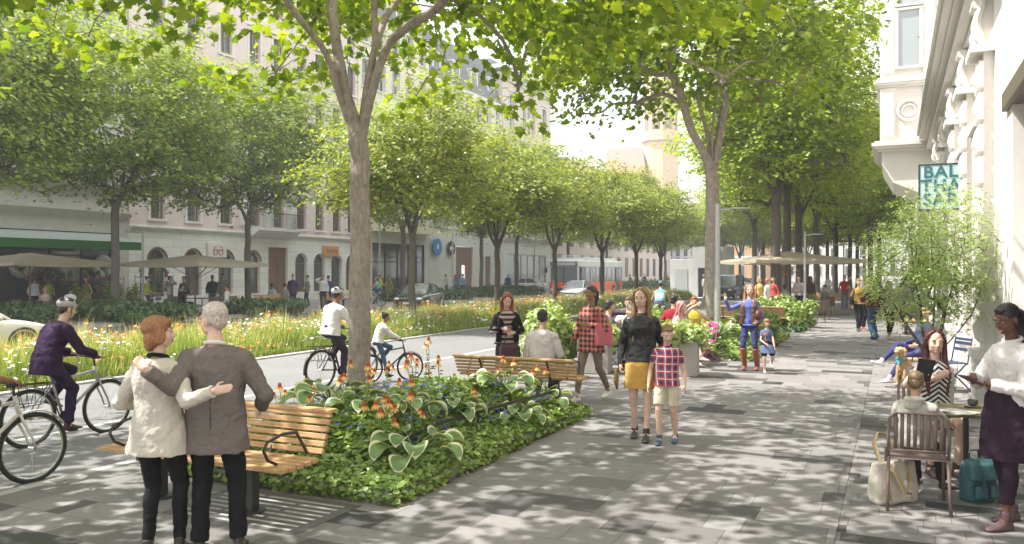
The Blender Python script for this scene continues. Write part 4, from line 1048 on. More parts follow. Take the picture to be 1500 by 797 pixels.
heads(2400, .68, .032, 5, mat('orange_petal', (.75, .18, .03), .6, var=.2), 'orange_blossom', 'orange blossoms scattered through the flower strip', cl=(.6, -.25))
heads(8500, .60, .028, 5, mat('white_petal', (.70, .70, .64), .6, var=.1), 'white_blossom', 'small white blossoms in drifts along the flower strip', cl=(.45, .05))
heads(1800, .60, .022, 5, mat('mauve_petal', (.42, .38, .60), .6, var=.1), 'mauve_blossom', 'pale mauve blossoms near the middle of the flower strip', cl=(.5, .1))
# leafy lower tier
x, y = strip_pts(26000, 4, 60, 1.6); z = rng.random(len(x))**.7*.42*(1+.3*vnoise(x, y))*np.clip((-13.0-x)/.5, .3, 1)
P = np.stack([x, y, z], -1); V, F = scatter_leaves(rng, P, rng.normal(size=P.shape)*.6+np.array([0, 0, .8]), rng.normal(size=P.shape)+np.array([0, 0, .8]), .10*(1+y/60)*rng.uniform(.6, 1.3, len(x)), 'lance')
tag(np_mesh('strip_foliage', V, F, G1), 'leafy green undergrowth of the flower strip', 'undergrowth', kind='stuff')

# ------------------------------------------------------------------ bushes
def bush(name, label, loc, size, n, leaf, lm, kind='simple', group=None, seed=0, lumps=9, clump=False, parent=None, cat='bush', ground=True):
    rng = np.random.default_rng(seed+500); sx, sy, sz = size
    L = rng.uniform(-.62, .62, (lumps, 3))*np.array([1, 1, .5])+np.array([0, 0, .45]); k = rng.integers(lumps, size=n); d = sphere_dirs(rng, n)
    lr = rng.uniform(.26, .46, lumps)
    p = L[k]+d*lr[k][:, None]*(rng.random(n)**.25)[:, None]
    P = p*np.array([sx/2, sy/2, sz]); ok = P[:, 2] > (0.0 if ground else -.1); P, d = P[ok], d[ok]; N = d+rng.normal(size=d.shape)*.5+np.array([0, 0, .5])
    V, F = scatter_leaves(rng, P, N, d+rng.normal(size=d.shape)*.7, leaf*rng.uniform(.6, 1.25, len(P)), kind)
    if parent is not None: o = np_mesh(name, V, F, lm, parent); o.location = loc; return o
    o = np_mesh(name, V, F, lm); o.location = loc if len(loc) == 3 else (*loc, 0); tag(o, label, cat, group); return o
for i, (px, d, sx, sy, h, lab) in enumerate([(20, 31.8, 5.5, 2.0, .75, 'dark green shrub bed at the left edge under the first parasol'), (150, 32.5, 6.0, 2.0, .8, 'dark shrub bed at the foot of the tree between the parasols'),
        (395, 39.5, 5.0, 2.2, .7, 'dark shrub bed right of the second parasol below the seated pair'), (350, 38.4, 4.0, 2.0, .65, 'dark shrub bed at the foot of the second far pavement tree'), (648, 58, 6.0, 2.0, .8, 'dark shrub bed behind the dark saloon car'),
        (705, 63.5, 6.0, 2.2, .9, 'dark shrub bed in front of the round signs'), (752, 69, 6.0, 2.2, .9, 'dark shrub bed just left of the bus'), (590, 54.5, 4.0, 1.8, .8, 'dark shrub bed by the woman in the olive dress'), (235, 34.0, 4.5, 2, .7, 'dark shrub bed below the second parasol edge'), (950, 83, 9, 3, 1.4, 'green shrub bed past the rear of the bus')]):
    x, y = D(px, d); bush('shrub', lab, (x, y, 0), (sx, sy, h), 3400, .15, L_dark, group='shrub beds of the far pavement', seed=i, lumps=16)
for i, (x, y, sx, sy, h, lab) in enumerate([(-3.7, 29.2, 2.2, 2.0, .95, 'leafy green bush left of the lamp post at the parasol'), (-3.3, 30.6, 2.0, 2.0, .9, 'leafy green bush touching the second lamp post'), (-4.8, 19.3, 1.6, 1.2, .7, 'leafy bush behind the pink chair'), (-5.6, 21.5, 1.5, 2.2, .9, 'leafy bush left of the twin stemmed maple'), (-3.5, 22.8, 1.6, 2.2, .8, 'leafy bush behind the waving woman with the handbag')]):
    bush('shrub', lab, (x, y, .15), (sx, sy, h), 3600, .10, L_ivy, 'round', group='green bushes of the promenade beds', seed=20+i, lumps=12)
# ================================================================== PEOPLE
def cloth(name, col, rough=.85, bump=.35, sheen=0, var=.12): return mat('cloth_'+name, col, rough, var=var, vs=7, bump=bump, bs=16, sheen=sheen, spec=.12)
def skin(col):
    k = 'skin_%.2f' % col[0]
    if k in MATS: return MATS[k]
    m = mat(k, col, .62, var=.10, vs=14, bump=.08, bs=160, spec=.25)
    b = m.node_tree.nodes['Principled BSDF']; b.inputs['Subsurface Weight'].default_value = .0; return m
def hairm(col):
    k = 'hair_%.3f_%.3f' % (col[0], col[1])
    if k in MATS: return MATS[k]
    t = NT(k); mp = t.n.new('ShaderNodeMapping'); mp.inputs['Scale'].default_value = (1, 1, .12); t.l.new(t.tc.outputs['Object'], mp.inputs[0])
    f = t.noise(mp.outputs[0], 120, 3, .6); t.color(t.ramp(f, [(.3, tuple(c*.55 for c in col)), (.7, tuple(min(1, c*1.5) for c in col))]))
    t.b.inputs['Roughness'].default_value = .5; t.bump(f, .6, .006); return t.m
def pattern_mat(name, kind, c1, c2, s1, c3=None):
    if name in MATS: return MATS[name]
    t = NT(name); o = t.xyz(t.tc.outputs['Object']); 
    def band(v, per, w, off=0.0): return t.math('LESS_THAN', t.math('FRACT', t.math('ADD', t.math('DIVIDE', v, per), off+20)), w)
    u = t.math('ADD', o[0], t.math('MULTIPLY', o[1], .6))
    if kind == 'stripe': c = t.mix(band(o[2], s1, .5), c1, c2)
    elif kind == 'diag': c = t.mix(band(t.math('ADD', o[2], t.math('MULTIPLY', t.math('ABSOLUTE', o[0]), .8)), s1, .5), c1, c2)
    elif kind == 'check':
        a = band(o[2], s1, .5); b = band(u, s1, .5); f = t.math('MULTIPLY', t.math('ADD', a, b), .5); c = t.mix(f, c1, c2)
    elif kind == 'plaid':
        a = band(o[2], s1, .42); b = band(u, s1, .42); f = t.math('MULTIPLY', t.math('ADD', a, b), .5); c = t.mix(f, c1, c2)
        c = t.mix(t.math('MAXIMUM', band(o[2], s1, .10, .35), band(u, s1, .10, .35)), c, c3)
    n = t.noise(t.tc.outputs['Object'], 12, 4, .6); k = t.math('MULTIPLY_ADD', n, .4, .8)
    t.color(t.mix(1.0, c, t.comb(k, k, k), 'MULTIPLY')); t.b.inputs['Roughness'].default_value = .85; t.bump(n, .3, .02); return t.m
eye_w = mat('eye_white', (.45, .42, .40), .3, var=0); eye_d = mat('eye_dark', (.03, .02, .015), .2, var=0); lip_m = mat('lips', (.42, .13, .11), .45, var=0); teeth_m = mat('teeth', (.75, .72, .68), .35, var=0)

def ik(a, b, l1, l2, hint):
    d = b-a; L = d.length; m = (l1+l2)*.999
    if L > m: b = a+d*(m/L); d = b-a; L = m
    x = (l1*l1-l2*l2+L*L)/(2*L); h = math.sqrt(max(0, l1*l1-x*x)); u = d/L
    w = Vector(hint)-u*Vector(hint).dot(u); w = w.normalized() if w.length > 1e-6 else u.orthogonal().normalized()
    return a+u*x+w*h, b
def oval(c, X, Y, rx, ry, n=20, p=2.3):
    out = []
    for j in range(n):
        a = 2*pi*j/n; ca, sa = cos(a), sin(a)
        out.append(c+X*(rx*math.copysign(abs(ca)**(2/p), ca))+Y*(ry*math.copysign(abs(sa)**(2/p), sa)))
    return out
def frame_from(up, fwd):
    Z = up.normalized(); X = fwd.cross(Z).normalized()*1.0; Y = Z.cross(X).normalized(); return Matrix((X, Y, Z)).transposed()

def remeshed(b, name, m, parent, vox, smooth=2, noise=0.0, nsc=.08, bump2=None):
    o = b.build(name, m, parent)
    r = o.modifiers.new('r', 'REMESH'); r.mode = 'VOXEL'; r.voxel_size = vox; r.use_smooth_shade = True
    s_ = o.modifiers.new('s', 'SMOOTH'); s_.factor = .5; s_.iterations = smooth
    if noise:
        tn = 'fold_%g' % nsc
        tx = bpy.data.textures.get(tn) or bpy.data.textures.new(tn, 'CLOUDS'); tx.noise_scale = nsc; tx.noise_depth = 2
        d = o.modifiers.new('d', 'DISPLACE'); d.texture = tx; d.strength = noise; d.texture_coords = 'LOCAL'; d.mid_level = .5
    return o

def person(label, loc, facing, H=1.72, fem=False, top=None, bottom=None, shoes=(.04, .035, .03), sk=(.55, .36, .27), hair=(.05, .03, .02), hs='short', det=1,
           pel=None, lean=0, side=0, twist=0, head=(0, 0, 0), hr=None, hl=None, er=None, el=None, fr=None, fl=None, kr=None, kl=None, group=None, pz=None, wide=1.0,
           hem=.04, sleeve='long', neck='crew', skirt=None, extra=None, scale=1.0, grip=(False, False), ground=0.0, fing=None, belly=0.0, wrist_r=None, wrist_l=None, open_r=None, open_l=None, name='person', child=False, smile=True, legs='trousers', collar=None, hoff=0.0):
    """local frame: +x the person's right, +y ahead, z up. hr/hl wrists, fr/fl ankles."""
    k = H/1.75; f = .88 if fem else 1.0; vox = (.017, .0095, .0062)[det]
    root = empty(name, (loc[0], loc[1], ground), facing, label, 'person', group, scale)
    hk = k*(1.13 if child else 1.0)         # children have larger heads
    P = Vector(pel) if pel is not None else Vector((0, 0, .952*k)); 
    if pz is not None: P.z = pz
    L = R(lean); up = Vector((sin(R(side)), sin(L), cos(L))).normalized(); fw = Vector((0, 1, 0))
    tw = Matrix.Rotation(R(twist), 3, 'Z'); Fp = frame_from(Vector((0, sin(L*.4), cos(L*.4))), fw); Fc = frame_from(up, tw @ fw)
    nb = P+Vector((0, sin(L*.5)*.2*k, .2*k*cos(L*.5)))+up*(.300*k)
    def T(u):       # point on the spine
        return P.lerp(P+Vector((0, sin(L*.5)*.2*k, .2*k*cos(L*.5))), min(1, u/.4))+(up*(.300*k)*max(0, (u-.4)/.6))
    def FR(u): return Fp.lerp(Fc, min(1, u*1.2)) if hasattr(Fp, 'lerp') else Fc
    X = Vector(Fc.col[0]); Y = Vector(Fc.col[1]); sw = (.172 if not fem else .150)*k*wide
    sh = {s: nb-up*(.098*k)+X*(s*sw)+Y*(-.005) for s in (1, -1)}
    Xp = Vector(Fp.col[0]); hip = {s: P+Xp*(s*.088*k)-Vector((0, 0, .03*k)) for s in (1, -1)}
    l1, l2, t1, t2 = .285*k, .245*k, .43*k, .42*k
    hands = {1: Vector(hr) if hr is not None else P+Vector((.245*k, .05, -.075*k)), -1: Vector(hl) if hl is not None else P+Vector((-.245*k, .05, -.075*k))}
    elb = {}; wr = {}
    for s, e in ((1, er), (-1, el)):
        elb[s], wr[s] = ik(sh[s], hands[s], l1, l2, e if e is not None else (s*.5, -1, -.2))
    feet = {1: Vector(fr) if fr is not None else Vector((.095*k, 0, .085*k)), -1: Vector(fl) if fl is not None else Vector((-.095*k, 0, .085*k))}
    kn = {}; an = {}
    for s, e in ((1, kr), (-1, kl)): kn[s], an[s] = ik(hip[s], feet[s], t1, t2, e if e is not None else (s*.1, 1, 0))
    # head frame
    yaw, pitch, tilt = [R(a) for a in head]
    Hm = Fc @ Matrix.Rotation(yaw, 3, 'Z') @ Matrix.Rotation(tilt, 3, 'Y') @ Matrix.Rotation(pitch, 3, 'X')
    if abs(lean) > 12:       # keep the head level on a leaning back
        Hm = Fc @ Matrix.Rotation(R(lean)*.8, 3, 'X') @ Matrix.Rotation(yaw, 3, 'Z') @ Matrix.Rotation(tilt, 3, 'Y') @ Matrix.Rotation(pitch, 3, 'X')
    hu = Vector(Hm.col[2]); hc = nb+up*(.045*k)+hu*(.135*hk)+Vector(Hm.col[1])*(.015*k)
    h_ = lambda x, y, z: hc+Hm @ Vector((x*hk, y*hk, z*hk))
    def torso(b, inf=0.0, u0=-.12, u1=1.0, flare=0.0, n=20, neckr=.062):
        prof = [(-.14, .160 if not fem else .170, .112), (0, .163 if not fem else .172, .115), (.22, .150 if not fem else .138, .105+belly), (.42, .150 if not fem else .128, .102+belly), (.68, .166 if not fem else .150, .118 if not fem else .122), (.80, .166 if not fem else .145, .108), (.89, .140 if not fem else .122, .095), (.955, .092, .078), (1.0, neckr, .058)]
        rs = []
        for u, rx, ry in prof:
            if u < u0-.02 or u > u1+.001: continue
            F_ = FR(max(u, 0)); fl_ = flare*max(0, (.45-u)/.55)
            c = T(max(u, 0))+(Vector((0, 0, .51*k*u)) if u < 0 else Vector()); rs.append(oval(c, Vector(F_.col[0]), Vector(F_.col[1]), (rx*wide+inf+fl_)*k, (ry+inf+fl_*.8)*k, n))
        b.rings(rs)
    def arm(b, s, ra, rb_, rc, stop=1.0, bulge=True):
        a, e, w = sh[s], elb[s], wr[s]; a0 = a-X*(s*.03*k)+up*.0
        b.ell(a-up*.002*k-X*(s*.008*k), (ra*1.04*k,)*3, None, 12, 8)
        b.tube([nb+X*(s*.035*k)-up*.012*k-up*(ra*.55*k), nb.lerp(a, .55)-up*(ra*.10*k)-up*.008*k, a], [.036*k+ra*.22*k, .036*k+ra*.42*k, ra*1.0*k], 12)
        if stop <= .5: b.tube([a0, a, a.lerp(e, stop*2)], [ra*k, ra*1.03*k, ra*k], 12); return
        b.tube([a0, a, a.lerp(e, .5), e], [ra*k, ra*1.03*k, (ra+rb_)/2*1.03*k, rb_*k], 12); b.ell(e, (rb_*1.03*k,)*3, None, 10, 8)
        q = (stop-.5)*2; b.tube([e, e.lerp(w, .3*q), e.lerp(w, q)], [rb_*k, rb_*(1.04 if bulge else .98)*k, rc*k], 12)
    def leg(b, s, ra, rb_, rc, stop=1.0, calf=.055, flare=0):
        a, kk_, w = hip[s], kn[s], an[s]
        b.ell(a, (ra*1.02*k,)*3, None, 12, 8)
        if stop <= .5: b.tube([a+Vector((0, 0, .03)), a, a.lerp(kk_, .5*stop*2), a.lerp(kk_, stop*2)], [ra*.9*k, ra*k, (ra*.93+flare)*k, (ra*.85+flare)*k], 14); return
        b.tube([a, a.lerp(kk_, .5), kk_], [ra*k, (ra+rb_)*.5*1.03*k, rb_*k], 14); b.ell(kk_, (rb_*1.02*k,)*3, None, 12, 8)
        q = (stop-.5)*2; bk = -Y*.012*k if calf < .07 else Vector()
        b.tube([kk_, kk_.lerp(w, .3)+bk, kk_.lerp(w, .62), kk_.lerp(w, q)], [rb_*k, max(calf, rc)*k, (max(calf, rc)*.35+rc*.65)*k if q > .7 else rb_*k, rc*k], 14)
    body = MB(); torso(body, -.006 if top is not None else 0)
    # neck and head
    body.tube([nb-up*.05*k, nb+up*.03*k, hc-hu*.05*hk], [.066*k*f, .053*k*f, .052*k*f], 14)
    body.ell(h_(0, -.014, .032), (.074*hk, .094*hk, .088*hk), Hm, 18, 12); body.ell(h_(0, .022, -.022), (.062*hk, .068*hk, .086*hk), Hm, 16, 10)
    body.ell(h_(0, .048, -.082), (.034*hk*(1 if not fem else .85), .032*hk, .027*hk), Hm, 12, 8)
    for s in (-1, 1):
        body.ell(h_(s*.033, .058, -.032), (.022*hk, .022*hk, .024*hk), Hm, 8, 6); body.ell(h_(s*.040, .02, -.068), (.020*hk, .03*hk, .022*hk), Hm, 8, 6)
        body.ell(h_(s*.078, -.006, -.012), (.010*hk, .019*hk, .031*hk), Hm, 10, 8); body.ell(h_(s*.036, .077, .022), (.024*hk, .012*hk, .009*hk), Hm, 8, 6)
    body.tube([h_(0, .083, .016), h_(0, .098, -.012), h_(0, .107, -.032)], [.008*hk, .0105*hk, .013*hk], 8); body.ell(h_(0, .094, -.038), (.0165*hk, .012*hk, .009*hk), Hm, 8, 6)
    body.ell(h_(0, .080, -.064), (.022*hk, .010*hk, .012*hk), Hm, 8, 6)
    for s in (1, -1):
        arm(body, s, .046*f, .037*f, .025*f)
        w = wr[s]; fd = (w-elb[s]).normalized(); ov = wrist_r if s > 0 else wrist_l
        if ov: fd = (fd*.35+Vector(ov).normalized()).normalized()
        palm_n = Vector((-s*1.0, 0, 0)); pn = (open_r if s > 0 else open_l)
        if pn: palm_n = Vector(pn)
        palm_n = (palm_n-fd*palm_n.dot(fd)); palm_n = palm_n.normalized() if palm_n.length > .05 else fd.orthogonal().normalized()
        ac = fd.cross(palm_n).normalized()*(1)      # across the palm
        thumb_side = 1 if (ac.dot(Y)+.001) > 0 else -1
        hsz = .185*k*f*(1.0 if not child else .95)
        pc = w+fd*hsz*.24; M = Matrix((ac, palm_n, fd)).transposed()
        body.ell(pc, (hsz*.215, hsz*.085, hsz*.29), M, 12, 8); body.tube([w-fd*.01, w+fd*.02], [.026*k*f, .027*k*f], 8)
        g = grip[0 if s > 0 else 1]; curl = 1.15 if g else .28; fr_ = max(.0085*k*f, vox*.95) if det > 0 else .012*k
        for q in range(4):
            off = (q-1.5)*hsz*.108*thumb_side*-1; ln = hsz*(.44, .50, .46, .36)[q]; p0 = w+fd*hsz*.40+ac*off*.9; fan = ac*(off*.18 if not g else 0)
            d0 = fd; pts = [p0, p0+d0*(ln*.12)]; ang = 0; cur = p0+d0*ln*.12
            for j in range(3):
                ang += curl*(.55 if j == 0 else .75); d = (fd*cos(ang)+palm_n*sin(ang)+fan).normalized(); cur = cur+d*(ln*(.38, .28, .22)[j]); pts.append(cur)
            body.tube(pts, [fr_*1.05, fr_*1.05, fr_, fr_*.95, fr_*.8], 7)
        p0 = w+fd*hsz*.12+ac*(thumb_side*hsz*.14); d1 = (fd*.6+ac*thumb_side*.75+palm_n*.35).normalized(); p1 = p0+d1*hsz*.22; p2 = p1+(fd*.85+palm_n*(.5 if not g else 1.0)).normalized()*hsz*.2
        body.tube([p0, p1, p2], [fr_*1.35, fr_*1.2, fr_*.95], 7)
        leg(body, s, *((.080*(1.02 if fem else 1), .052, .034) if bottom is None or legs in ('skirt', 'shorts') else (.072, .044, .032)), calf=.054 if bottom is None or legs == 'shorts' else .042)
        # bare foot inside the shoe
        body.tube([an[s], an[s]+Vector((0, .03, -.05*k))], [.036*k, .036*k], 8)
    remeshed(body, 'body', skin(sk), root, vox, 2)
    # shoes
    if shoes is not None:
        sm = mat('shoe_%.2f_%.2f_%.2f' % shoes, shoes, .45, var=.08)
        for s in (1, -1):
            a = an[s]; kd = (kn[s]-a).normalized(); tilt_f = 0.0; fd = Vector((0, 1, 0)); 
            hv = Vector(kd); up_f = hv if hv.z < .80 else Vector((0, 0, 1)); up_f = (up_f+Vector((0, 0, 1.2))).normalized() if hv.z < .8 else up_f
            fy = (fd-up_f*fd.dot(up_f)).normalized(); fx = fy.cross(up_f); Mf = Matrix((fx, fy, up_f)).transposed(); q = lambda x, y, z: a+Mf @ Vector((x*k, y*k, z*k)); b = MB()
            b.rings([[q(x*wd, y, z) for x, z in ((-1, -.080), (-1.02, -.06), (-.85, zt*.5-.035), (0, zt), (.85, zt*.5-.035), (1.02, -.06), (1, -.080), (0, -.083))] for y, wd, zt in ((-.062, .020, -.03), (-.045, .034, .012), (0, .038, .03), (.06, .040, -.008), (.11, .044, -.036), (.155, .040, -.047), (.185, .022, -.058))])
            b.tube([q(0, -.004, .055), q(0, 0, -.01)], [.040*k, .042*k], 10)
            remeshed(b, 'shoe', sm, root, max(.007, vox), 2)
    # lower clothes
    if bottom is not None:
        b = MB(); kind = legs
        rs = [oval(T(0)+Vector((0, 0, dz*k)), Xp, Vector(Fp.col[1]), (rx+.012)*k*wide, (ry+.012)*k, 20) for dz, rx, ry in ((-.10, .150 if not fem else .160, .10), (0, .163 if not fem else .172, .117), (.10, .150 if not fem else .140, .108))]
        b.rings(rs)
        for s in (1, -1):
            if kind == 'trousers': leg(b, s, .092, .068, .062, .985, .062)
            elif kind == 'slim': leg(b, s, .086, .058, .042, .97, .056)
            elif kind == 'flared': leg(b, s, .090, .066, .090, 1.08, .070)
            elif kind == 'shorts': leg(b, s, .092, .08, .07, .42, flare=.008)
            elif kind == 'crop': leg(b, s, .088, .060, .052, .86, .060)
        if kind not in ('skirt', 'dress'): remeshed(b, 'shorts' if kind == 'shorts' else 'trousers', bottom, root, vox*1.1, 3, .022*k if det else 0, .075)
    if skirt:      # (material, length, flare)
        ms, ln, fl_ = skirt; b = MB(); mid = (kn[1]+kn[-1])/2; hp = (hip[1]+hip[-1])/2; rs = []
        sit = kn[1].z > hip[1].z-.22*k
        for i in range(7):
            u = i/6; c = hp.lerp(mid, u*ln)+Vector((0, 0, .07*k*(1-u))) if not sit else hp.lerp(mid, u*ln)+Vector((0, 0, .03*(1-u)))
            if sit: rs.append(oval(c, Xp, Vector((0, 0, 1)), (.185+.02*u)*k, (.11-.02*u)*k, 20))
            else: rs.append(oval(c, Xp, Vector(Fp.col[1]), (.136+.05*min(1, u*3)+fl_*u)*k, (.11+.035*min(1, u*3)+fl_*u)*k, 24, 2.1))
        b.rings(rs); remeshed(b, 'skirt', ms, root, vox*1.1, 2, .014*k if det else 0, .06)
    # upper clothes
    if top is not None:
        b = MB(); inf = {'jacket': .026, 'shirt': .016, 'loose': .026, 'tight': .008}[neck if neck in ('jacket', 'loose', 'tight') else 'shirt']
        lo = -hem/.51
        F0 = Fp; rs = []
        prof = [(0, .166 if not fem else .172, .118), (.22, .155 if not fem else .140, .108+belly), (.42, .155 if not fem else .132, .105+belly), (.68, .168 if not fem else .152, .119 if not fem else .124), (.80, .168 if not fem else .147, .110), (.89, .143 if not fem else .125, .098), (.955, .097, .082), (1.0, .064, .062)]
        if not fem and neck == 'jacket': prof = [(u, rx*1.02 if u > .5 else rx*1.0, ry) for u, rx, ry in prof]
        if hem > .02:
            hx_ = .178 if not fem else .186
            hang = Vector((0, 0, -hem*k))
            if kn[1].z > hip[1].z-.2*k: hang = Vector((0, .02, -min(hem, .06)*k))
            rs.append(oval(P+hang, Xp, Vector(Fp.col[1]), (hx_*wide+inf+.006)*k, (.125+inf+.01)*k, 24))
        for u, rx, ry in prof:
            if u == 0 and hem < .02: continue
            F_ = FR(u); rs.append(oval(T(u), Vector(F_.col[0]), Vector(F_.col[1]), (rx*wide+inf*(1 if u < .9 else .4))*k, (ry+inf*(1 if u < .9 else .4))*k, 24))
        b.rings(rs)
        if sleeve != 'none':
            st = {'long': .985, 'short': .28, 'half': .62, 'threeq': .8}[sleeve]; ex = {'jacket': .020, 'loose': .022, 'tight': .004}.get(neck, .010)
            for s in (1, -1): arm(b, s, .050*f+ex, .040*f+ex, .028*f+ex, st, False)
        else:
            for s in (1, -1): b.ell(sh[s]-X*(s*.035*k)-up*.01, (.05*k, .06*k, .05*k), Fc, 10, 8)
        remeshed(b, {'jacket': 'jacket', 'loose': 'jumper', 'tight': 'top'}.get(neck, 'shirt'), top, root, vox, 2, (.028 if neck in ('jacket', 'loose') else .012)*k if det else 0, .085)
        if collar is not None:
            b = MB(); b.tube([nb+up*(.012*k)+X*(.066*k*cos(a))+Y*(.062*k*sin(a)-.006*k)+up*(.018*k*(-sin(a))) for a in [2*pi*j/18 for j in range(18)]], .015*k, 8, closed=True); b.build('collar', collar, root, smooth=True)
    # hair
    if hs:
        b = MB(); hn = .006*hk
        def cap(zc=.046, r=(.083, .100, .084), front=.0):
            b.ell(h_(0, -.024+front, zc), (r[0]*hk, r[1]*hk, r[2]*hk), Hm, 18, 12)
        if hs in ('short', 'crop'):
            q = .0 if hs == 'short' else -.006
            b.ell(h_(0, -.024, .052), ((.080+q)*hk, (.094+q)*hk, (.080+q)*hk), Hm, 18, 12); b.ell(h_(0, -.058, -.005), (.066*hk, .050*hk, .066*hk), Hm, 14, 10)
            for s in (-1, 1): b.ell(h_(s*.066, -.022, .012), (.014*hk, .036*hk, .045*hk), Hm, 8, 8)
            b.ell(h_(.01, .052, .088), (.055*hk, .030*hk, .022*hk), Hm, 12, 8)
        elif hs == 'bob':
            b.ell(h_(0, -.02, .046), (.090*hk, .104*hk, .086*hk), Hm, 18, 12); b.ell(h_(0, -.050, -.035), (.084*hk, .062*hk, .085*hk), Hm, 14, 10)
            for s in (-1, 1): b.ell(h_(s*.074, .00, -.015), (.018*hk, .05*hk, .07*hk), Hm, 10, 8)
            b.ell(h_(.01, .066, .075), (.062*hk, .028*hk, .028*hk), Hm, 12, 8); b.ell(h_(0, -.07, -.085), (.062*hk, .04*hk, .045*hk), Hm, 12, 8)
        elif hs in ('long', 'verylong'):
            n_ = .30 if hs == 'long' else .44
            b.ell(h_(0, -.032, .052), (.085*hk, .098*hk, .082*hk), Hm, 18, 12); back = -Y*(.085*k)
            b.rings([oval(h_(0, -.05, .03), Vector(Hm.col[0]), Vector(Hm.col[1]), .084*hk, .055*hk, 16), oval(h_(0, -.062, -.09), Vector(Hm.col[0]), Vector(Hm.col[1]), .080*hk, .045*hk, 16), oval(nb+back-up*.06*k, X, Y, .105*k, .04*k, 16), oval(nb+back*1.35-up*(n_*.6)*k, X, Y, .098*k, .036*k, 16), oval(nb+back*1.35-up*n_*k, X, Y, .05*k, .022*k, 16)])
            for s in (-1, 1): b.tube([h_(s*.012, .036, .118), h_(s*.062, .040, .080), h_(s*.086, .010, .02), h_(s*.094, -.012, -.06), nb+X*(s*.088*k)+Y*.035*k-up*.02*k, nb+X*(s*.10*k)+Y*.085*k-up*.13*k, nb+X*(s*.085*k)+Y*.10*k-up*(n_*.75)*k], [.014*hk, .016*hk, .020*hk, .025*hk, .030*k, .030*k, .012*k], 10)
        elif hs in ('bun', 'pony', 'braids'):
            b.ell(h_(0, -.022, .046), (.081*hk, .098*hk, .083*hk), Hm, 18, 12); b.ell(h_(0, -.055, -.005), (.068*hk, .052*hk, .06*hk), Hm, 14, 10); b.ell(h_(0, .05, .086), (.05*hk, .03*hk, .02*hk), Hm, 10, 8)
            if hs == 'bun': b.ell(h_(0, -.085, .105), (.042*hk, .042*hk, .042*hk), Hm, 14, 10)
            elif hs == 'pony': b.tube([h_(0, -.10, .06), h_(0, -.15, .03), h_(0, -.15, -.08), h_(0, -.12, -.2)], [.022*hk, .036*hk, .036*hk, .014*hk], 12)
            else:
                for q in range(9): b.tube([h_((q-4)*.012, -.10, .04+.01*(q % 3)), h_((q-4)*.020, -.155, .0), h_((q-4)*.022, -.15, -.12), h_((q-4)*.02, -.13-.004*q, -.26-.02*(q % 3))], [.014*hk, .014*hk, .012*hk, .008*hk], 8)
        elif hs == 'curly':
            rg = random.Random(int(H*1000))
            for q in range(46):
                a = rg.uniform(0, 2*pi); e = rg.uniform(-.25, 1); c = sqrt_ = math.sqrt(max(0, 1-e*e)); y = c*cos(a); 
                if y > .55 and e < .55: continue
                b.ell(h_(.088*c*sin(a), -.022+.100*y, .05+.085*e), (.028*hk,)*3, Hm, 8, 6)
            b.ell(h_(0, -.022, .046), (.083*hk, .098*hk, .085*hk), Hm, 14, 10)
        remeshed(b, 'hair', hairm(hair), root, max(.0055, vox*.85), 1 if hs == 'curly' else 3, .007*hk, .02)
    if det >= 1:
        for s in (-1, 1):
            b = MB(); b.cur = 0; b.ell(h_(s*.031, .0795, .002), (.0115*hk, .008*hk, .0052*hk), Hm, 10, 8); b.cur = 1; b.ell(h_(s*.031, .0858, .002), (.0055*hk, .0035*hk, .0050*hk), Hm, 8, 6); b.build('eye', [eye_w, eye_d], root, smooth=True)
            b = MB(); b.tube([h_(s*.016, .0915, .0235), h_(s*.032, .0905, .029), h_(s*.050, .079, .024)], [.003*hk, .0036*hk, .0016*hk], 6); b.build('eyebrow', hairm(tuple(c*.6 for c in hair)), root, smooth=True)
        b = MB(); b.cur = 0; up_ = .004 if smile else 0
        b.tube([h_(-.026, .081, -.060+up_), h_(-.012, .0895, -.0615), h_(0, .092, -.0605), h_(.012, .0895, -.0615), h_(.026, .081, -.060+up_)], [.0015*hk, .0035*hk, .0035*hk, .0035*hk, .0015*hk], 6)
        b.tube([h_(-.024, .081, -.062+up_), h_(-.012, .0885, -.0715), h_(0, .091, -.0735), h_(.012, .0885, -.0715), h_(.024, .081, -.062+up_)], [.0015*hk, .004*hk, .0048*hk, .004*hk, .0015*hk], 6)
        if smile: b.cur = 1; b.tube([h_(-.018, .086, -.0635+up_*.5), h_(0, .0905, -.067), h_(.018, .086, -.0635+up_*.5)], [.002*hk, .0042*hk, .002*hk], 6)
        b.build('mouth', [lip_m, teeth_m] if smile else lip_m, root, smooth=True)
    info = dict(P=P, nb=nb, sh=sh, elb=elb, wr=wr, kn=kn, an=an, hc=hc, Hm=Hm, hk=hk, h_=h_, k=k, up=up, X=X, Y=Y, hip=hip)
    if extra: extra(root, info)
    return root, info

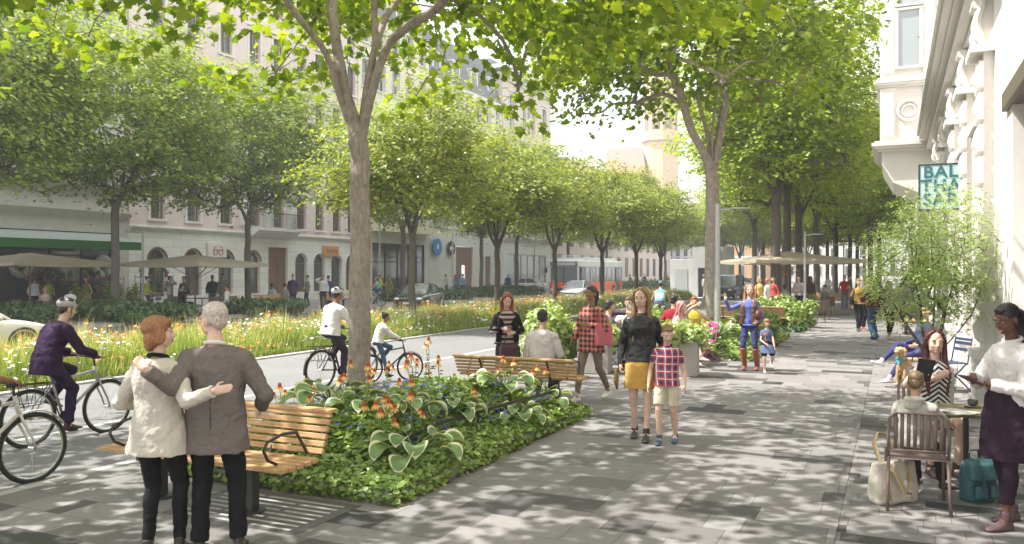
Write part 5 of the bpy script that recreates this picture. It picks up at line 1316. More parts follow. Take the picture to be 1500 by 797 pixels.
# things worn or held -------------------------------------------------------
def to_world(root, p): return Matrix.Translation(root.location) @ Matrix.Rotation(root.rotation_euler.z, 4, 'Z') @ Matrix.Scale(root.scale[0], 4) @ Vector(p)
m_helm = mat('helmet_shell', (.42, .38, .36), .3, var=.05); m_helm2 = mat('helmet_inner', (.03, .025, .03), .6, var=0)
def helmet(root, I, shell=None):
    h_, hk, Hm = I['h_'], I['hk'], I['Hm']; b = MB(); b.ell(h_(0, -.014, .062), (.090*hk, .122*hk, .074*hk), Hm, 20, 12); o = b.build('helmet', shell or m_helm, root, smooth=True)
    b = MB()
    for s in (-.95, -.5, 0, .5, .95):
        for u0, u1 in ((-1.15, -.45), (-.25, .45), (.62, 1.15)):
            b.tube([h_(.092*sin(s)*cos(u*.6), -.014+.121*sin(u), .062+.0745*cos(u)*cos(s*.95)) for u in [u0+(u1-u0)*q/4 for q in range(5)]], [.003*hk, .0085*hk, .010*hk, .0085*hk, .003*hk], 6)
    b.build('vents', m_helm2, o, smooth=True)
    b = MB()
    for s in (-1, 1): b.tube([h_(s*.088, .02, .04), h_(s*.078, .03, -.05), h_(0, .05, -.115)], .005*hk, 5)
    b.build('strap', m_helm2, o)
# ================================================================== FURNITURE, VEHICLES
def bench(label, loc, rz, L=1.9, back=True, arms=True, group='slatted wooden benches', backh=.80, posts=None):
    """seat faces local -y; origin on the ground at the middle"""
    r = empty('park_bench', (*loc, 0), rz, label, 'bench', group)
    s = MB()
    for k in range(5): s.box((0, -.22+k*.092, .425+.004*abs(k-1.5)), (L, .074, .036))
    s.build('seat', wood, r, bevel=.006)
    if back:
        b = MB(); n = 6 if backh > .75 else 5
        for k in range(n):
            u = k/(n-1); z = .49+(backh-.52)*u; y = .245+.10*u; b.box((0, y, z), (L, .034, .046 if n > 5 else .032), rot=Matrix.Rotation(-.30, 3, 'X'))
        b.box((0, .375, backh), (L, .10, .03)); b.build('backrest', wood, r, bevel=.006)
    px = posts or [-L/2+.42, L/2-.42]
    for x in px:
        l = MB(); l.box((x, 0, .19), (.085, .085, .40)); l.box((x, -.01, .385), (.07, .44, .045)); l.cyl((x, 0, .012), .11, .024, 18)
        if back: l.tube([(x, .20, .40), (x, .25, .50), (x, .355, backh-.02)], .02, 8)
        l.build('leg', steel, r, bevel=.004)
    if arms:
        for x in (-L/2+.16, L/2-.16):
            a = MB(); a.tube([(x, .24, .46), (x, .20, .52), (x, .10, .66), (x, -.06, .675), (x, -.24, .64), (x, -.275, .58), (x, -.23, .50), (x, -.13, .45)], [.0125]*8, 8); a.build('armrest', steel, r, smooth=True)
    return r
bench('slatted wooden bench with steel armrests just behind the embracing couple', (-5.2, 5.14), 0, 2.0, posts=[-.55, .47])
bench('slatted wooden bench beyond the near bed on which the grey shirted man sits', (-4.95, 10.98), pi, 1.9, backh=.72)
bench('bench with low wooden slats behind the waving woman', (*D(1096, 27.5),), R(180), 2.4)
bench('long wooden bench far back beside the man in the red shirt', (*D(1222, 44.5),), 0, 3.2)
bench('bench on the far pavement with two men sitting on it', (*D(404, 41.5),), R(90), 2.4)
bench('empty bench on the far pavement beside the standing man in white', (*D(492, 45.5),), R(90), 2.2)
# drain grate under the near bench
g = MB(); g.b2(-5.38, -4.02, 4.82, 5.66, .0015, .004)
for k in range(10):
    for (x0, x1) in ((-6.1, -5.45), (-5.38, -4.75), (-4.68, -4.1)): pass
slot = mat('tree_pit_grate', (.11, .105, .10), .6, metal=.3, var=.15)
go = g.build('pit_grate', slot); tag(go, 'flat slotted metal grate let into the paving under the near bench', 'grate')
s = MB()
for k in range(8):
    for q, (x0, x1) in enumerate(((-5.32, -5.0), (-4.95, -4.55), (-4.5, -4.12))):
        o_ = .04*(k % 2); y = 4.87+k*.095; s.b2(x0+o_*(q < 2), x1+o_*(q < 2), y, y+.032, .0045, .006)
s.build('slots', mat('pale_slot', (.40, .38, .36), .7, var=.1), go)

def chair(label, loc, rz, m, style='slat', group=None, hs=.45, sc=1.0):
    r = empty('chair', (*loc, 0), rz, label, 'chair', group, sc)
    s = MB(); rt = .013
    if style == 'slat':
        n = 8
        for k in range(n): s.box((0, -.18+k*.053, hs), (.42, .040, .014))
        s.build('seat', m, r, bevel=.004)
        f = MB(); f.tube([(-.21, .21, hs-.01), (.21, .21, hs-.01), (.225, -.2, hs-.01), (-.225, -.2, hs-.01)], rt, 8, closed=True); f.build('seat_frame', m, r, smooth=True)
        b = MB()
        b.tube([(-.225, -.20, hs), (-.228, -.235, hs+.18), (-.215, -.265, hs+.33), (-.17, -.275, hs+.375), (.17, -.275, hs+.375), (.215, -.265, hs+.33), (.228, -.235, hs+.18), (.225, -.20, hs)], rt, 8)
        b.tube([(-.226, -.212, hs+.055), (.226, -.212, hs+.055)], rt*.9, 8)
        for k in range(8): x = -.172+k*.049; b.rings([[(x-.015, y_-.004, z_), (x+.015, y_-.004, z_), (x+.015, y_+.004, z_), (x-.015, y_+.004, z_)] for y_, z_ in ((-.212, hs+.055), (-.238, hs+.2), (-.272, hs+.372))])
        b.build('backrest', m, r, smooth=True)
        for sx in (-1, 1):
            for y0, y1 in ((.2, .25), (-.2, -.27)): l = MB(); l.tube([(sx*.222, y0, hs-.01), (sx*.228, y0*1.02+(y1-y0)*.4, hs*.6), (sx*.235, y1, 0)], rt*1.05, 8); l.build('leg', m, r, smooth=True)
    elif style == 'fold':
        for k in range(5): s.box((0, -.17+k*.085, hs), (.40, .066, .016))
        s.build('seat', m, r, bevel=.003); b = MB()
        for z in (.20, .30, .36): b.box((0, -.215-(z*.12), hs+z), (.38, .016, .05 if z < .35 else .04))
        for sx in (-1, 1): b.tube([(sx*.2, -.18, hs-.02), (sx*.2, -.26, hs+.39)], .012, 6)
        b.build('backrest', m, r)
        for sx in (-1, 1):
            l = MB(); l.tube([(sx*.2, .2, hs), (sx*.21, -.26, 0)], .012, 6); l.build('leg', m, r); l = MB(); l.tube([(sx*.18, -.18, hs), (sx*.19, .26, 0)], .012, 6); l.build('leg', m, r)
    else:       # woven armchair
        s.box((0, 0, hs-.01), (.48, .46, .04)); s.build('seat', m, r, bevel=.01); b = MB()
        pts = [(.26*cos(a), .0+.27*sin(a)) for a in [pi+pi*i/12 for i in range(13)]]
        pts = [(.26, .2)]+[(x, y) for x, y in reversed(pts)]+[(-.26, .2)]
        for i in range(len(pts)-1):
            (x0, y0), (x1, y1) = pts[i], pts[i+1]; top = lambda y: hs+(.38 if y < -.05 else .2)
            b.add([(x0, y0, hs), (x1, y1, hs), (x1, y1, top(y1)), (x0, y0, top(y0))], [(0, 1, 2, 3)])
        o = b.build('backrest', m, r); q = o.modifiers.new('t', 'SOLIDIFY'); q.thickness = .018
        for sx in (-1, 1):
            for y in (.19, -.2): l = MB(); l.tube([(sx*.2, y, hs), (sx*.23, y*1.15, 0)], .015, 6); l.build('leg', m, r)
    return r
m_taupe = mat('taupe_chair_paint', (.17, .125, .105), .5, var=.08, bump=.1, bs=200); m_bluec = mat('blue_chair_paint', (.14, .21, .34), .45, var=.05); m_pinkc = mat('pink_chair_paint', (.52, .07, .30), .45, var=.05); m_wick = mat('woven_brown', (.13, .10, .08), .85, var=.3, vs=60, bump=.6, bs=120); m_navyc = mat('slate_blue_chair', (.035, .055, .11), .45, var=.05)
def table(label, loc, rz=0.0, w=.62, h=.73, m=None, rnd=False, group='cafe tables', leg=None):
    r = empty('table', (*loc, 0), rz, label, 'table', group); t_ = MB()
    if rnd: t_.cyl((0, 0, h-.012), w/2, .024, 28)
    else: t_.box((0, 0, h-.012), (w, w, .024))
    t_.build('tabletop', m or mat('olive_table', (.12, .10, .045), .45, var=.15), r, bevel=.004)
    l = MB(); l.cyl((0, 0, h/2), .025, h-.03, 12); l.box((0, 0, .012), (.44, .06, .022)); l.box((0, 0, .013), (.06, .44, .022)); l.build('leg', leg or steel, r); return r
def planter(label, loc, rz, w=.58, h=.66, bushes=True, seed=0, bsz=(1.05, 1.05, .62)):
    r = empty('planter', (*loc, 0), rz, label, 'planter', 'stone planters of the cafe'); b = MB()
    b.lathe([(w*.67, 0), (w*.707, .02), (w*.707, h-.02), (w*.70, h), (w*.60, h), (w*.60, h-.05)], n=4); b.build('pot', mat('planter_stone', (.36, .33, .31), .85, var=.12, vs=8, bump=.3, bs=90), r)
    if bushes: bush('foliage', '', (0, 0, h-.08), bsz, 2600, .075, L_bush, 'round', seed=seed, lumps=14, parent=r)
    return r
def lamp(label, loc, rz, h=3.55, arm=.55, r0=.055):
    r = empty('street_lamp', (*loc, 0), rz, label, 'street lamp', 'grey street lamps'); b = MB(); b.tube([(0, 0, 0), (0, 0, .9), (0, 0, h)], [r0, r0, r0*.8], 14); b.cyl((0, 0, .01), r0*2, .02, 16); b.build('pole', galv, r, smooth=False)
    b = MB(); b.tube([(0, 0, h-.16), (arm*.5, 0, h-.13), (arm*.62, 0, h-.12)], [.028, .022, .02], 10); b.ell((arm*.85, 0, h-.11), (arm*.42, .085, .035), None, 14, 8); b.build('lamp_head', galv, r, smooth=True); return r
YA = YAW
lamp('tall grey lamp post in front of the twin stemmed maple', D(1051, 20.1), YA, 3.62, .62, .075)
lamp('grey lamp post by the near edge of the big parasol', D(1179, 34.5), YA, 3.65, .6)
lamp('thin lamp post behind the parasol pointing left', D(1236, 50), YA+pi, 3.7, .6)
lamp('thin lamp post behind the parasol pointing right', D(1221, 48), YA, 3.7, .7)
lamp('lamp post on the far pavement left of the second parasol', D(209, 37.5), YA+pi, 3.9, .7)
lamp('lamp post on the far pavement in front of the cream house', D(556, 58), YA, 6.2, .9, .07)
lamp('lamp post on the far pavement by the round signs', D(663, 60), YA, 5.9, .9)
lamp('lamp post on the far pavement left of the bus', D(783, 72), YA+pi, 4.3, .9)

def parasol(label, loc, rz, w=5.2, h=2.62, col=(.50, .44, .33), group='square beige parasols', sag=.42, m2=None):
    r = empty('parasol', (*loc, 0), rz, label, 'parasol', group); b = MB(); b.cyl((0, 0, h/2), .04, h, 12); b.box((0, 0, .04), (.9, .9, .08)); b.build('pole', m2 or mat('parasol_wood', (.26, .15, .11), .6, var=.2), r)
    c = MB(); hw = w/2; n = 8; top = Vector((0, 0, h+sag)); ring = []
    for k in range(4*n):
        s_, u = divmod(k, n); u = u/n*2-1; x, y = ((u, -1), (1, u), (-u, 1), (-1, -u))[s_]; ring.append((x*hw, y*hw, h-.03*(1-abs(u))*0-.06*(1-u*u)))
    mid = [(x*.5, y*.5, h+sag*.46) for x, y, z in ring]; fr = [(x, y, z-.14) for x, y, z in ring]; N = len(ring)
    c.add([tuple(top)]+mid+ring+fr, [(0, 1+i, 1+(i+1) % N) for i in range(N)]+[(1+i, 1+N+i, 1+N+(i+1) % N, 1+(i+1) % N) for i in range(N)]+[(1+N+i, 1+2*N+i, 1+2*N+(i+1) % N, 1+N+(i+1) % N) for i in range(N)])
    cm = mat('parasol_cloth_%.2f' % col[0], col, .9, var=.05, vs=2)
    if 'tr' not in cm:
        cm['tr'] = 1; n_, l_ = cm.node_tree.nodes, cm.node_tree.links; t_ = n_.new('ShaderNodeBsdfTranslucent'); t_.inputs[0].default_value = (*col, 1); mx = n_.new('ShaderNodeMixShader'); mx.inputs[0].default_value = .35
        l_.new(n_['Principled BSDF'].outputs[0], mx.inputs[1]); l_.new(t_.outputs[0], mx.inputs[2]); l_.new(mx.outputs[0], n_['Material Output'].inputs['Surface'])
    c.build('canopy', cm, r)
    for k in range(8):
        q = MB(); a = k*pi/4; e = hw*(1.38 if k % 2 else .97); d = Vector((cos(a), sin(a), 0)); q.tube([Vector((0, 0, h+sag-.06))+d*.05, d*e+Vector((0, 0, h-.09))], .018, 5); q.tube([(0, 0, h-.75), tuple(d*e*.5+Vector((0, 0, h+sag*.42)))], .016, 5); q.build('rib', m2 or MATS['parasol_wood'], r)
    return r
parasol('big square beige parasol over the promenade cafe at the tall tree trunks', D(1155, 38.5), YA+R(4), 5.0, 2.50, m2=mat('pale_parasol_wood', (.30, .20, .12), .6, var=.2))
parasol('beige parasol before the dark flower shop', D(44, 35.0), R(2), 5.0, 2.35)
parasol('beige parasol before the white arcade on the far pavement', D(286, 38.2), R(3), 4.6, 2.35)

# ------------------------------------------------------------------ bicycles
def bicycle(label, loc, rz, m, sc=1.0, group=None, rack=True, det=True, bar=.28):
    r = empty('bicycle', (*loc, 0), rz, label, 'bicycle', group, sc); R_ = .335; yr, yf = -.44, .62; bb = Vector((0, 0.0, .29))
    head_t, head_b = Vector((0, .44, .86)), Vector((0, .485, .70)); seat = Vector((0, -.17, .84))
    f = MB(); T_ = lambda a, b_, q=.016: f.tube([a, b_], q, 8)
    T_(bb, head_b, .02); T_(bb, seat, .017); T_(seat+Vector((0, .03, -.10)), head_t-Vector((0, 0, .04)), .018); f.tube([head_b-Vector((0, 0, .02)), head_t+Vector((0, 0, .02))], .021, 8)
    for s in (-1, 1):
        T_(bb+Vector((s*.03, 0, 0)), Vector((s*.06, yr, R_)), .010); T_(seat+Vector((s*.02, .02, -.09)), Vector((s*.06, yr, R_)), .009)
    f.build('frame', m, r, smooth=True)
    k = MB()
    for s in (-1, 1): k.tube([head_b+Vector((s*.02, 0, -.01)), head_b+Vector((s*.055, .01, -.08)), Vector((s*.055, yf-.04, R_+.12)), Vector((s*.055, yf, R_))], [.015, .014, .012, .010], 8)
    k.build('fork', m, r, smooth=True)
    for y in (yr, yf):
        w = MB(); w.tube([(0, y+R_*cos(a), R_+R_*sin(a)) for a in [2*pi*i/40 for i in range(40)]], .021, 8, closed=True); wo = w.build('wheel', rubber, r, smooth=True)
        q = MB(); q.tube([(0, y+(R_-.028)*cos(a), R_+(R_-.028)*sin(a)) for a in [2*pi*i/36 for i in range(36)]], .011, 6, closed=True); q.cyl((0, y, R_), .022, .09, 10, 'X'); q.build('rim', chrome, wo)
        if det:
            q = MB()
            for i in range(20): a = 2*pi*i/20; q.tube([(.03*(-1)**i, y+.02*cos(a+.5), R_+.02*sin(a+.5)), (0, y+(R_-.03)*cos(a), R_+(R_-.03)*sin(a))], .0012, 3)
            q.build('spokes', chrome, wo)
            q = MB(); a0, a1 = ((.15, 1.05) if y < 0 else (.18, .80)); q.tube([(0, y+(R_+.038)*cos(pi*(a0+(a1-a0)*i/14)), R_+(R_+.038)*sin(pi*(a0+(a1-a0)*i/14))) for i in range(15)], .024, 6, flat=.35); q.build('mudguard', m, r, smooth=True)
    h = MB(); top = head_t+Vector((0, -.02, .13)); h.tube([head_t, top], .014, 8); h.tube([(-bar, .30, 1.02), (-bar*.75, .42, 1.0), (0, top.y, top.z), (bar*.75, .42, 1.0), (bar, .30, 1.02)], .012, 8)
    ho = h.build('handlebar', steel, r, smooth=True); q = MB()
    for s in (-1, 1): q.tube([(s*bar*.98, .31, 1.02), (s*bar*1.02, .21, 1.02)], .018, 8)
    q.build('grip', rubber, ho, smooth=True)
    s_ = MB(); s_.tube([seat, seat+Vector((0, -.02, .07))], .014, 8); s_.rings([oval(Vector((0, -.33+.28*u, .925)), Vector((1, 0, 0)), Vector((0, 0, 1)), [.04, .085, .07, .03, .015][i], .022, 10) for i, u in enumerate((0, .15, .4, .75, 1))]); s_.build('saddle', black, r, smooth=True)
    c = MB(); c.cyl(bb+Vector((.05, 0, 0)), .085, .008, 24, 'X'); 
    for s in (-1, 1): c.tube([bb+Vector((s*.06, 0, 0)), bb+Vector((s*.075, s*.05, -s*.16))], .010, 6); c.box(bb+Vector((s*.115, s*.05, -s*.165)), (.09, .08, .02))
    c.build('crank', steel, r)
    if rack:
        q = MB()
        for s in (-.06, 0, .06): q.tube([(s, -.20, .74), (s, -.70, .76)], .006, 5)
        for s in (-1, 1):
            for y in (-.62, -.52, -.40, -.30): q.tube([(s*.07, y, .75), (s*.09, y+(yr-y)*.35, .50)], .005, 4)
            q.tube([(s*.09, -.60, .50), (s*.09, -.32, .50)], .005, 4); q.tube([(s*.09, yr, .5), (s*.07, yr, R_)], .006, 4)
        q.build('rack', steel, r)
    return r
m_silverbike = mat('silver_bike_paint', (.42, .41, .44), .35, metal=.5, var=0); m_whitebike = mat('white_bike_paint', (.62, .58, .55), .35, var=0); m_blackbike = mat('black_bike_paint', (.03, .03, .035), .35, var=0); m_bluebike = mat('blue_bike_paint', (.25, .45, .55), .35, var=0)
BIKE = dict(rider=((-8.75, 6.42), R(-2), .93), near=((-7.32, 4.46), R(-4), .93), man=(D(497, 14.0), R(-10), .95), girl=((*D(566, 14.6),), R(-38), .72), cap=((*D(968, 26),), R(4), .95), aqua=((*D(549, 47),), R(150), .95))
b1 = bicycle('silver bicycle ridden by the man in the dark purple suit', *BIKE['rider'][:2], m_silverbike, BIKE['rider'][2])
b2 = bicycle('pale bicycle at the lower left corner whose front wheel enters the picture', *BIKE['near'][:2], m_whitebike, BIKE['near'][2])
b3 = bicycle('dark bicycle under the man in the white shirt behind the big trunk', *BIKE['man'][:2], m_blackbike, BIKE['man'][2])
b4 = bicycle('small dark bicycle of the child in the white jumper', *BIKE['girl'][:2], m_blackbike, BIKE['girl'][2], rack=False)
b5 = bicycle('slim bicycle of the racing cyclist with the blue and white vest', *BIKE['cap'][:2], m_blackbike, BIKE['cap'][2], rack=False, det=False)
b6 = bicycle('pale blue bicycle of the woman in the aqua top on the road', *BIKE['aqua'][:2], m_bluebike, BIKE['aqua'][2], rack=False, det=False)

# ------------------------------------------------------------------ cars
def car(label, loc, rz, paint, L=4.55, Wd=1.78, Hh=1.44, style='saloon', group=None, cat='car', name='parked_car', z=-.12):
    """nose to local +y, origin on the road under the middle"""
    r = empty(name, (*loc, z), rz, label, cat, group); hw = Wd/2
    if style == 'saloon': prof = [(-.50, .52, .86, .78), (-.485, .40, .93, .90), (-.44, .30, .97, .97), (-.30, .24, .98, 1), (-.05, .20, .95, 1), (.18, .20, .93, 1), (.30, .22, .90, .99), (.42, .26, .80, .94), (.475, .32, .70, .86), (.50, .42, .62, .74)]
    else: prof = [(-.50, .42, 1.05, .95), (-.49, .32, 1.12, 1), (-.3, .30, 1.12, 1), (.2, .30, 1.10, 1), (.3, .30, 1.08, 1), (.46, .32, 1.03, .98), (.50, .38, .98, .94)]
    rs = []
    for u, zb, zt, w in prof:
        w *= hw; y = u*L; h = zt-zb
        rs.append([(-w*.90, y, zb), (-w*.98, y, zb+.08*h), (-w, y, zb+.45*h), (-w*.985, y, zb+.75*h), (-w*.93, y, zt-.03), (-w*.80, y, zt), (0, y, zt+.03), (w*.80, y, zt), (w*.93, y, zt-.03), (w*.985, y, zb+.75*h), (w, y, zb+.45*h), (w*.98, y, zb+.08*h), (w*.90, y, zb)])
    b = MB(); b.rings(rs); body = b.build('body', paint, r, smooth=False); sb = body.modifiers.new('s', 'SUBSURF'); sb.levels = 1; sb.render_levels = 1
    for p in body.data.polygons: p.use_smooth = True
    belt = .93 if style == 'saloon' else 1.08
    if style == 'saloon': gh = [(-.385, belt, .82), (-.24, Hh-.07, .66), (-.14, Hh, .64), (.02, Hh-.005, .64), (.09, Hh-.06, .66), (.265, belt-.03, .80)]
    else: gh = [(-.49, belt, .93), (-.47, Hh-.05, .86), (-.44, Hh, .84), (.08, Hh, .84), (.13, Hh-.05, .86), (.20, belt, .92)]
    g = MB(); g.rings([[(-hw*w, u*L, belt-.06), (-hw*(w+(.0)), u*L, max(z_, belt-.05)-.02), (-hw*w*.86, u*L, max(z_, belt-.05)), (hw*w*.86, u*L, max(z_, belt-.05)), (hw*w, u*L, max(z_, belt-.05)-.02), (hw*w, u*L, belt-.06)] for u, z_, w in gh]); go = g.build('window_glass', glass_dark, r)
    rf = MB(); uu = [(u, z_, w) for u, z_, w in gh if z_ > Hh-.08]
    rf.rings([[(-hw*w*1.005, u*L, z_-.05), (-hw*w*.86, u*L, z_+.012), (hw*w*.86, u*L, z_+.012), (hw*w*1.005, u*L, z_-.05)] for u, z_, w in uu]); rf.build('roof', paint, r, smooth=False)
    pl = MB()
    for s in (-1, 1):
        for i in ((0, 1), (4, 5)): a, c = gh[i[0]], gh[i[1]]; pl.tube([(s*hw*a[2]*1.0, a[0]*L, a[1]), (s*hw*c[2]*1.0, c[0]*L, c[1])], .035, 6)
        for u in ((-.05,) if style == 'saloon' else (-.25, -.05)): pl.tube([(s*hw*.82, u*L, belt-.03), (s*hw*.655 if style == 'saloon' else s*hw*.86, u*L, Hh-.04)], .03, 6)
    pl.build('pillar', paint, r)
    wr_ = .32 if style == 'saloon' else .37
    for s in (-1, 1):
        for y in (-.30*L, .31*L):
            w = MB(); w.cyl((s*(hw-.09), y, wr_), wr_, .20, 26, 'X'); wo = w.build('wheel', rubber, r, bevel=.02); q = MB(); q.cyl((s*(hw-.0), y, wr_), wr_*.64, .03, 20, 'X')
            for i in range(5): a = 2*pi*i/5; q.box((s*(hw+.018), y+wr_*.33*cos(a), wr_+wr_*.33*sin(a)), (.012, wr_*.5, .05), rot=Matrix.Rotation(a, 3, 'X'))
            q.build('rim', chrome, wo); q = MB(); q.tube([(s*(hw-.005), y+(wr_+.05)*cos(a), wr_+.02+(wr_+.05)*sin(a)) for a in [pi*i/12 for i in range(13)]], .028, 6); q.build('wheel_arch', black, r)
    fy = L*.5; lampm = mat('headlamp_glass', (.75, .76, .78), .1, var=0, spec=1); tl = mat('tail_lamp', (.45, .02, .02), .2, var=0)
    for s in (-1, 1):
        q = MB(); q.ell((s*hw*.70, fy-.10, .64 if style == 'saloon' else .80), (.17, .10, .075), None, 12, 8); q.build('headlight', lampm, r, smooth=True)
        q = MB(); q.ell((s*hw*.72, -fy+.06, .80), (.14, .07, .08), None, 12, 8); q.build('tail_light', tl, r, smooth=True)
        q = MB(); q.ell((s*(hw+.05), .19*L, belt+.03), (.10, .055, .065), None, 10, 8); q.build('mirror', paint, r, smooth=True)
    q = MB(); q.box((0, fy-.035, .52), (.9, .07, .14)); q.box((0, fy-.03, .30), (1.2, .08, .1)); q.build('grille', black, r); q = MB(); q.box((0, fy+.012, .42), (.5, .012, .11)); q.box((0, -fy-.03, .6), (.5, .012, .11)); q.build('number_plate', white, r)
    return r
def paintm(n, c, met=.3): return mat('paint_'+n, c, .28, metal=met, var=0, coat=.8)
car('dark saloon car with a shiny roof behind the flower strip', (*D(615, 45.5),), pi+R(14), paintm('dark', (.035, .038, .03)), 4.4, group='cars on the road')
car('silver saloon car in front of the bus', (*D(846, 60.5),), pi+R(6), paintm('silver', (.42, .43, .44)), 4.4, group='cars on the road')
car('cream white car entering at the left edge behind the flower strip', (-18.1, 10.2), R(0), paintm('cream', (.70, .67, .58), 0), 4.8, Wd=1.85, Hh=1.5, z=.02, group='cars on the road')
car('boxy black jeep beside the kiosk', (*D(1066, 60),), pi-R(3), paintm('black', (.02, .022, .02)), 3.9, 1.7, 1.85, style='jeep', group='cars on the road')
car('small pale car parked far beyond the parasol', (*D(1085, 92),), R(80), paintm('white', (.6, .6, .6), 0), 4.3, group='cars on the road')
car('white estate car standing beyond the left of the bus', (*D(770, 84),), R(95), paintm('white', (.6, .6, .6), 0), 4.3, group='cars on the road')

# bus: white over orange red
def bus(label, loc, rz):
    r = empty('city_bus', (*loc, -.12), rz, label, 'bus'); L, Wd, H = 12.6, 2.5, 3.05; hw = Wd/2
    orange = mat('bus_orange', (.78, .10, .02), .35, var=0, coat=.5); bw = mat('bus_white', (.62, .62, .60), .4, var=.03)
    b = MB(); b.b2(-hw, hw, -L/2, L/2, .32, 1.25); b.build('lower_body', orange, r, bevel=.08)
    b = MB(); b.b2(-hw+.01, hw-.01, -L/2+.01, L/2-.01, 2.45, H-.02); b.build('upper_body', bw, r, bevel=.10)
    b = MB(); b.b2(-hw+.06, hw-.06, -L/2+.06, L/2-.06, 1.2, 2.5); b.build('window_band', mat('bus_glass', (.16, .175, .175), .08, var=0, spec=1), r, bevel=.05)
    b = MB()
    for s in (-1, 1):
        for k in range(9): y = -L/2+.12+k*(L-.24)/8; b.b2(s*hw-.05*(s > 0)-.0, s*hw+.05*(s < 0), y-.05, y+.05, 1.25, 2.46)
    for x in (-hw+.06, hw-.06): 
        for y in (L/2-.07, -L/2+.07): b.b2(x-.06, x+.06, y-.07, y+.07, 1.25, 2.46)
    b.build('window_pillar', bw, r)
    b = MB(); b.b2(-hw+.1, hw-.1, L/2-.03, L/2+.025, 2.52, 2.9); db = b.build('destination_box', mat('grey_box', (.14, .14, .14), .5, var=0), r); q = MB(); q.b2(-hw+.3, hw-.3, L/2+.026, L/2+.03, 2.6, 2.82); q.build('display', mat('pale_display', (.45, .45, .42), .5, var=0), db)
    b = MB(); b.b2(-.9, .9, -L/2+.8, L/2-3.5, H-.02, H+.22); b.build('roof_unit', bw, r, bevel=.06)
    b = MB(); b.b2(-.9, .9, L/2-2.6, L/2-.9, H-.02, H+.16)
    for k in range(7): b.tube([(-.6, L/2-2.4+k*.22, H+.15), (-.6, L/2-2.35+k*.22, H+.34), (.6, L/2-2.35+k*.22, H+.34), (.6, L/2-2.4+k*.22, H+.15)], .02, 5)
    b.build('roof_hatch', bw, r)
    b = MB(); b.b2(-.03, .03, L/2-.045, L/2+.01, 1.2, 2.46); b.b2(-hw+.2, hw-.2, L/2-.0, L/2+.03, .55, .80); b.b2(-hw+.1, hw-.1, L/2, L/2+.04, .32, .42); b.build('front_trim', black, r)
    for s in (-1, 1):
        q = MB(); q.box((s*.95, L/2+.01, .68), (.34, .06, .16)); q.build('headlight', lampm_(), r, bevel=.02)
        q = MB(); q.box((s*(hw+.2), L/2+.1, 2.2), (.16, .1, .38)); q.tube([(s*hw, L/2-.05, 2.55), (s*(hw+.2), L/2+.1, 2.42)], .02, 6); q.build('mirror', black, r)
        for y in (L/2-2.7, -L/2+3.0): q = MB(); q.cyl((s*(hw-.12), y, .48), .48, .28, 26, 'X'); w = q.build('wheel', rubber, r, bevel=.02); q = MB(); q.cyl((s*(hw+.025), y, .48), .26, .02, 18, 'X'); q.build('rim', chrome, w)
    for y in (L/2-1.2, 0, -L/2+1.6): q = MB(); q.b2(-hw-.012, -hw+.03, y-.6, y+.6, .4, 2.44); d = q.build('door', mat('bus_door', (.10, .10, .11), .2, var=0), r)
    return r
def lampm_(): return MATS['headlamp_glass']
bus('white and orange red city bus seen from its front corner between the street trees', (-23.9, 66.9), pi+R(1.5))

# ------------------------------------------------------------------ cafe corner at the lower right
chair('brown metal slat chair with its back to us holding the boy in the grey hood', (*D(1342, 6.85),), face(158), m_taupe, group='brown metal slat chairs', sc=.98)
chair('brown metal slat chair under the woman who holds up the tablet', (*D(1362, 8.25),), face(-8), m_taupe, group='brown metal slat chairs')
chair('brown metal slat chair half cut by the picture edge behind the waitress', (*D(1492, 7.1),), face(262), m_taupe, group='brown metal slat chairs')
tb = table('small olive topped cafe table between the boy and the waitress', (*D(1415, 7.35),), R(20), .66, .72)
table('olive topped table at the right edge beyond the waitress', (*D(1500, 8.4),), R(5), .6, .72)
mg = MB(); x, y = D(1402, 7.2); Mz = Matrix.Rotation(R(18), 3, 'Z')
for k in range(2): mg.box((x+.02*k, y-.02*k, .7235+k*.005), (.22, .29, .004), rot=Matrix.Rotation(R(35+k*20), 3, 'Z'))
tag(mg.build('magazine', mat('magazine_paper', (.55, .53, .47), .5, var=.3, vs=25)), 'open magazine lying on the small olive topped table', 'magazine')
x, y = D(1425, 7.45); c = MB(); c.lathe([(.055, 0), (.08, .012), (.075, .016), (.05, .008)], (x, y, .7205), 20); s1 = c.build('saucer', mat('dark_crockery', (.10, .09, .08), .3, var=0)); tag(s1, 'dark saucer with a cup on the small olive topped table', 'saucer')
c = MB(); c.lathe([(.03, 0), (.042, .02), (.045, .055), (.041, .055), (.036, .02)], (x, y, .7335), 18); tag(c.build('cup', MATS['dark_crockery']), 'small dark cup on its saucer', 'cup')
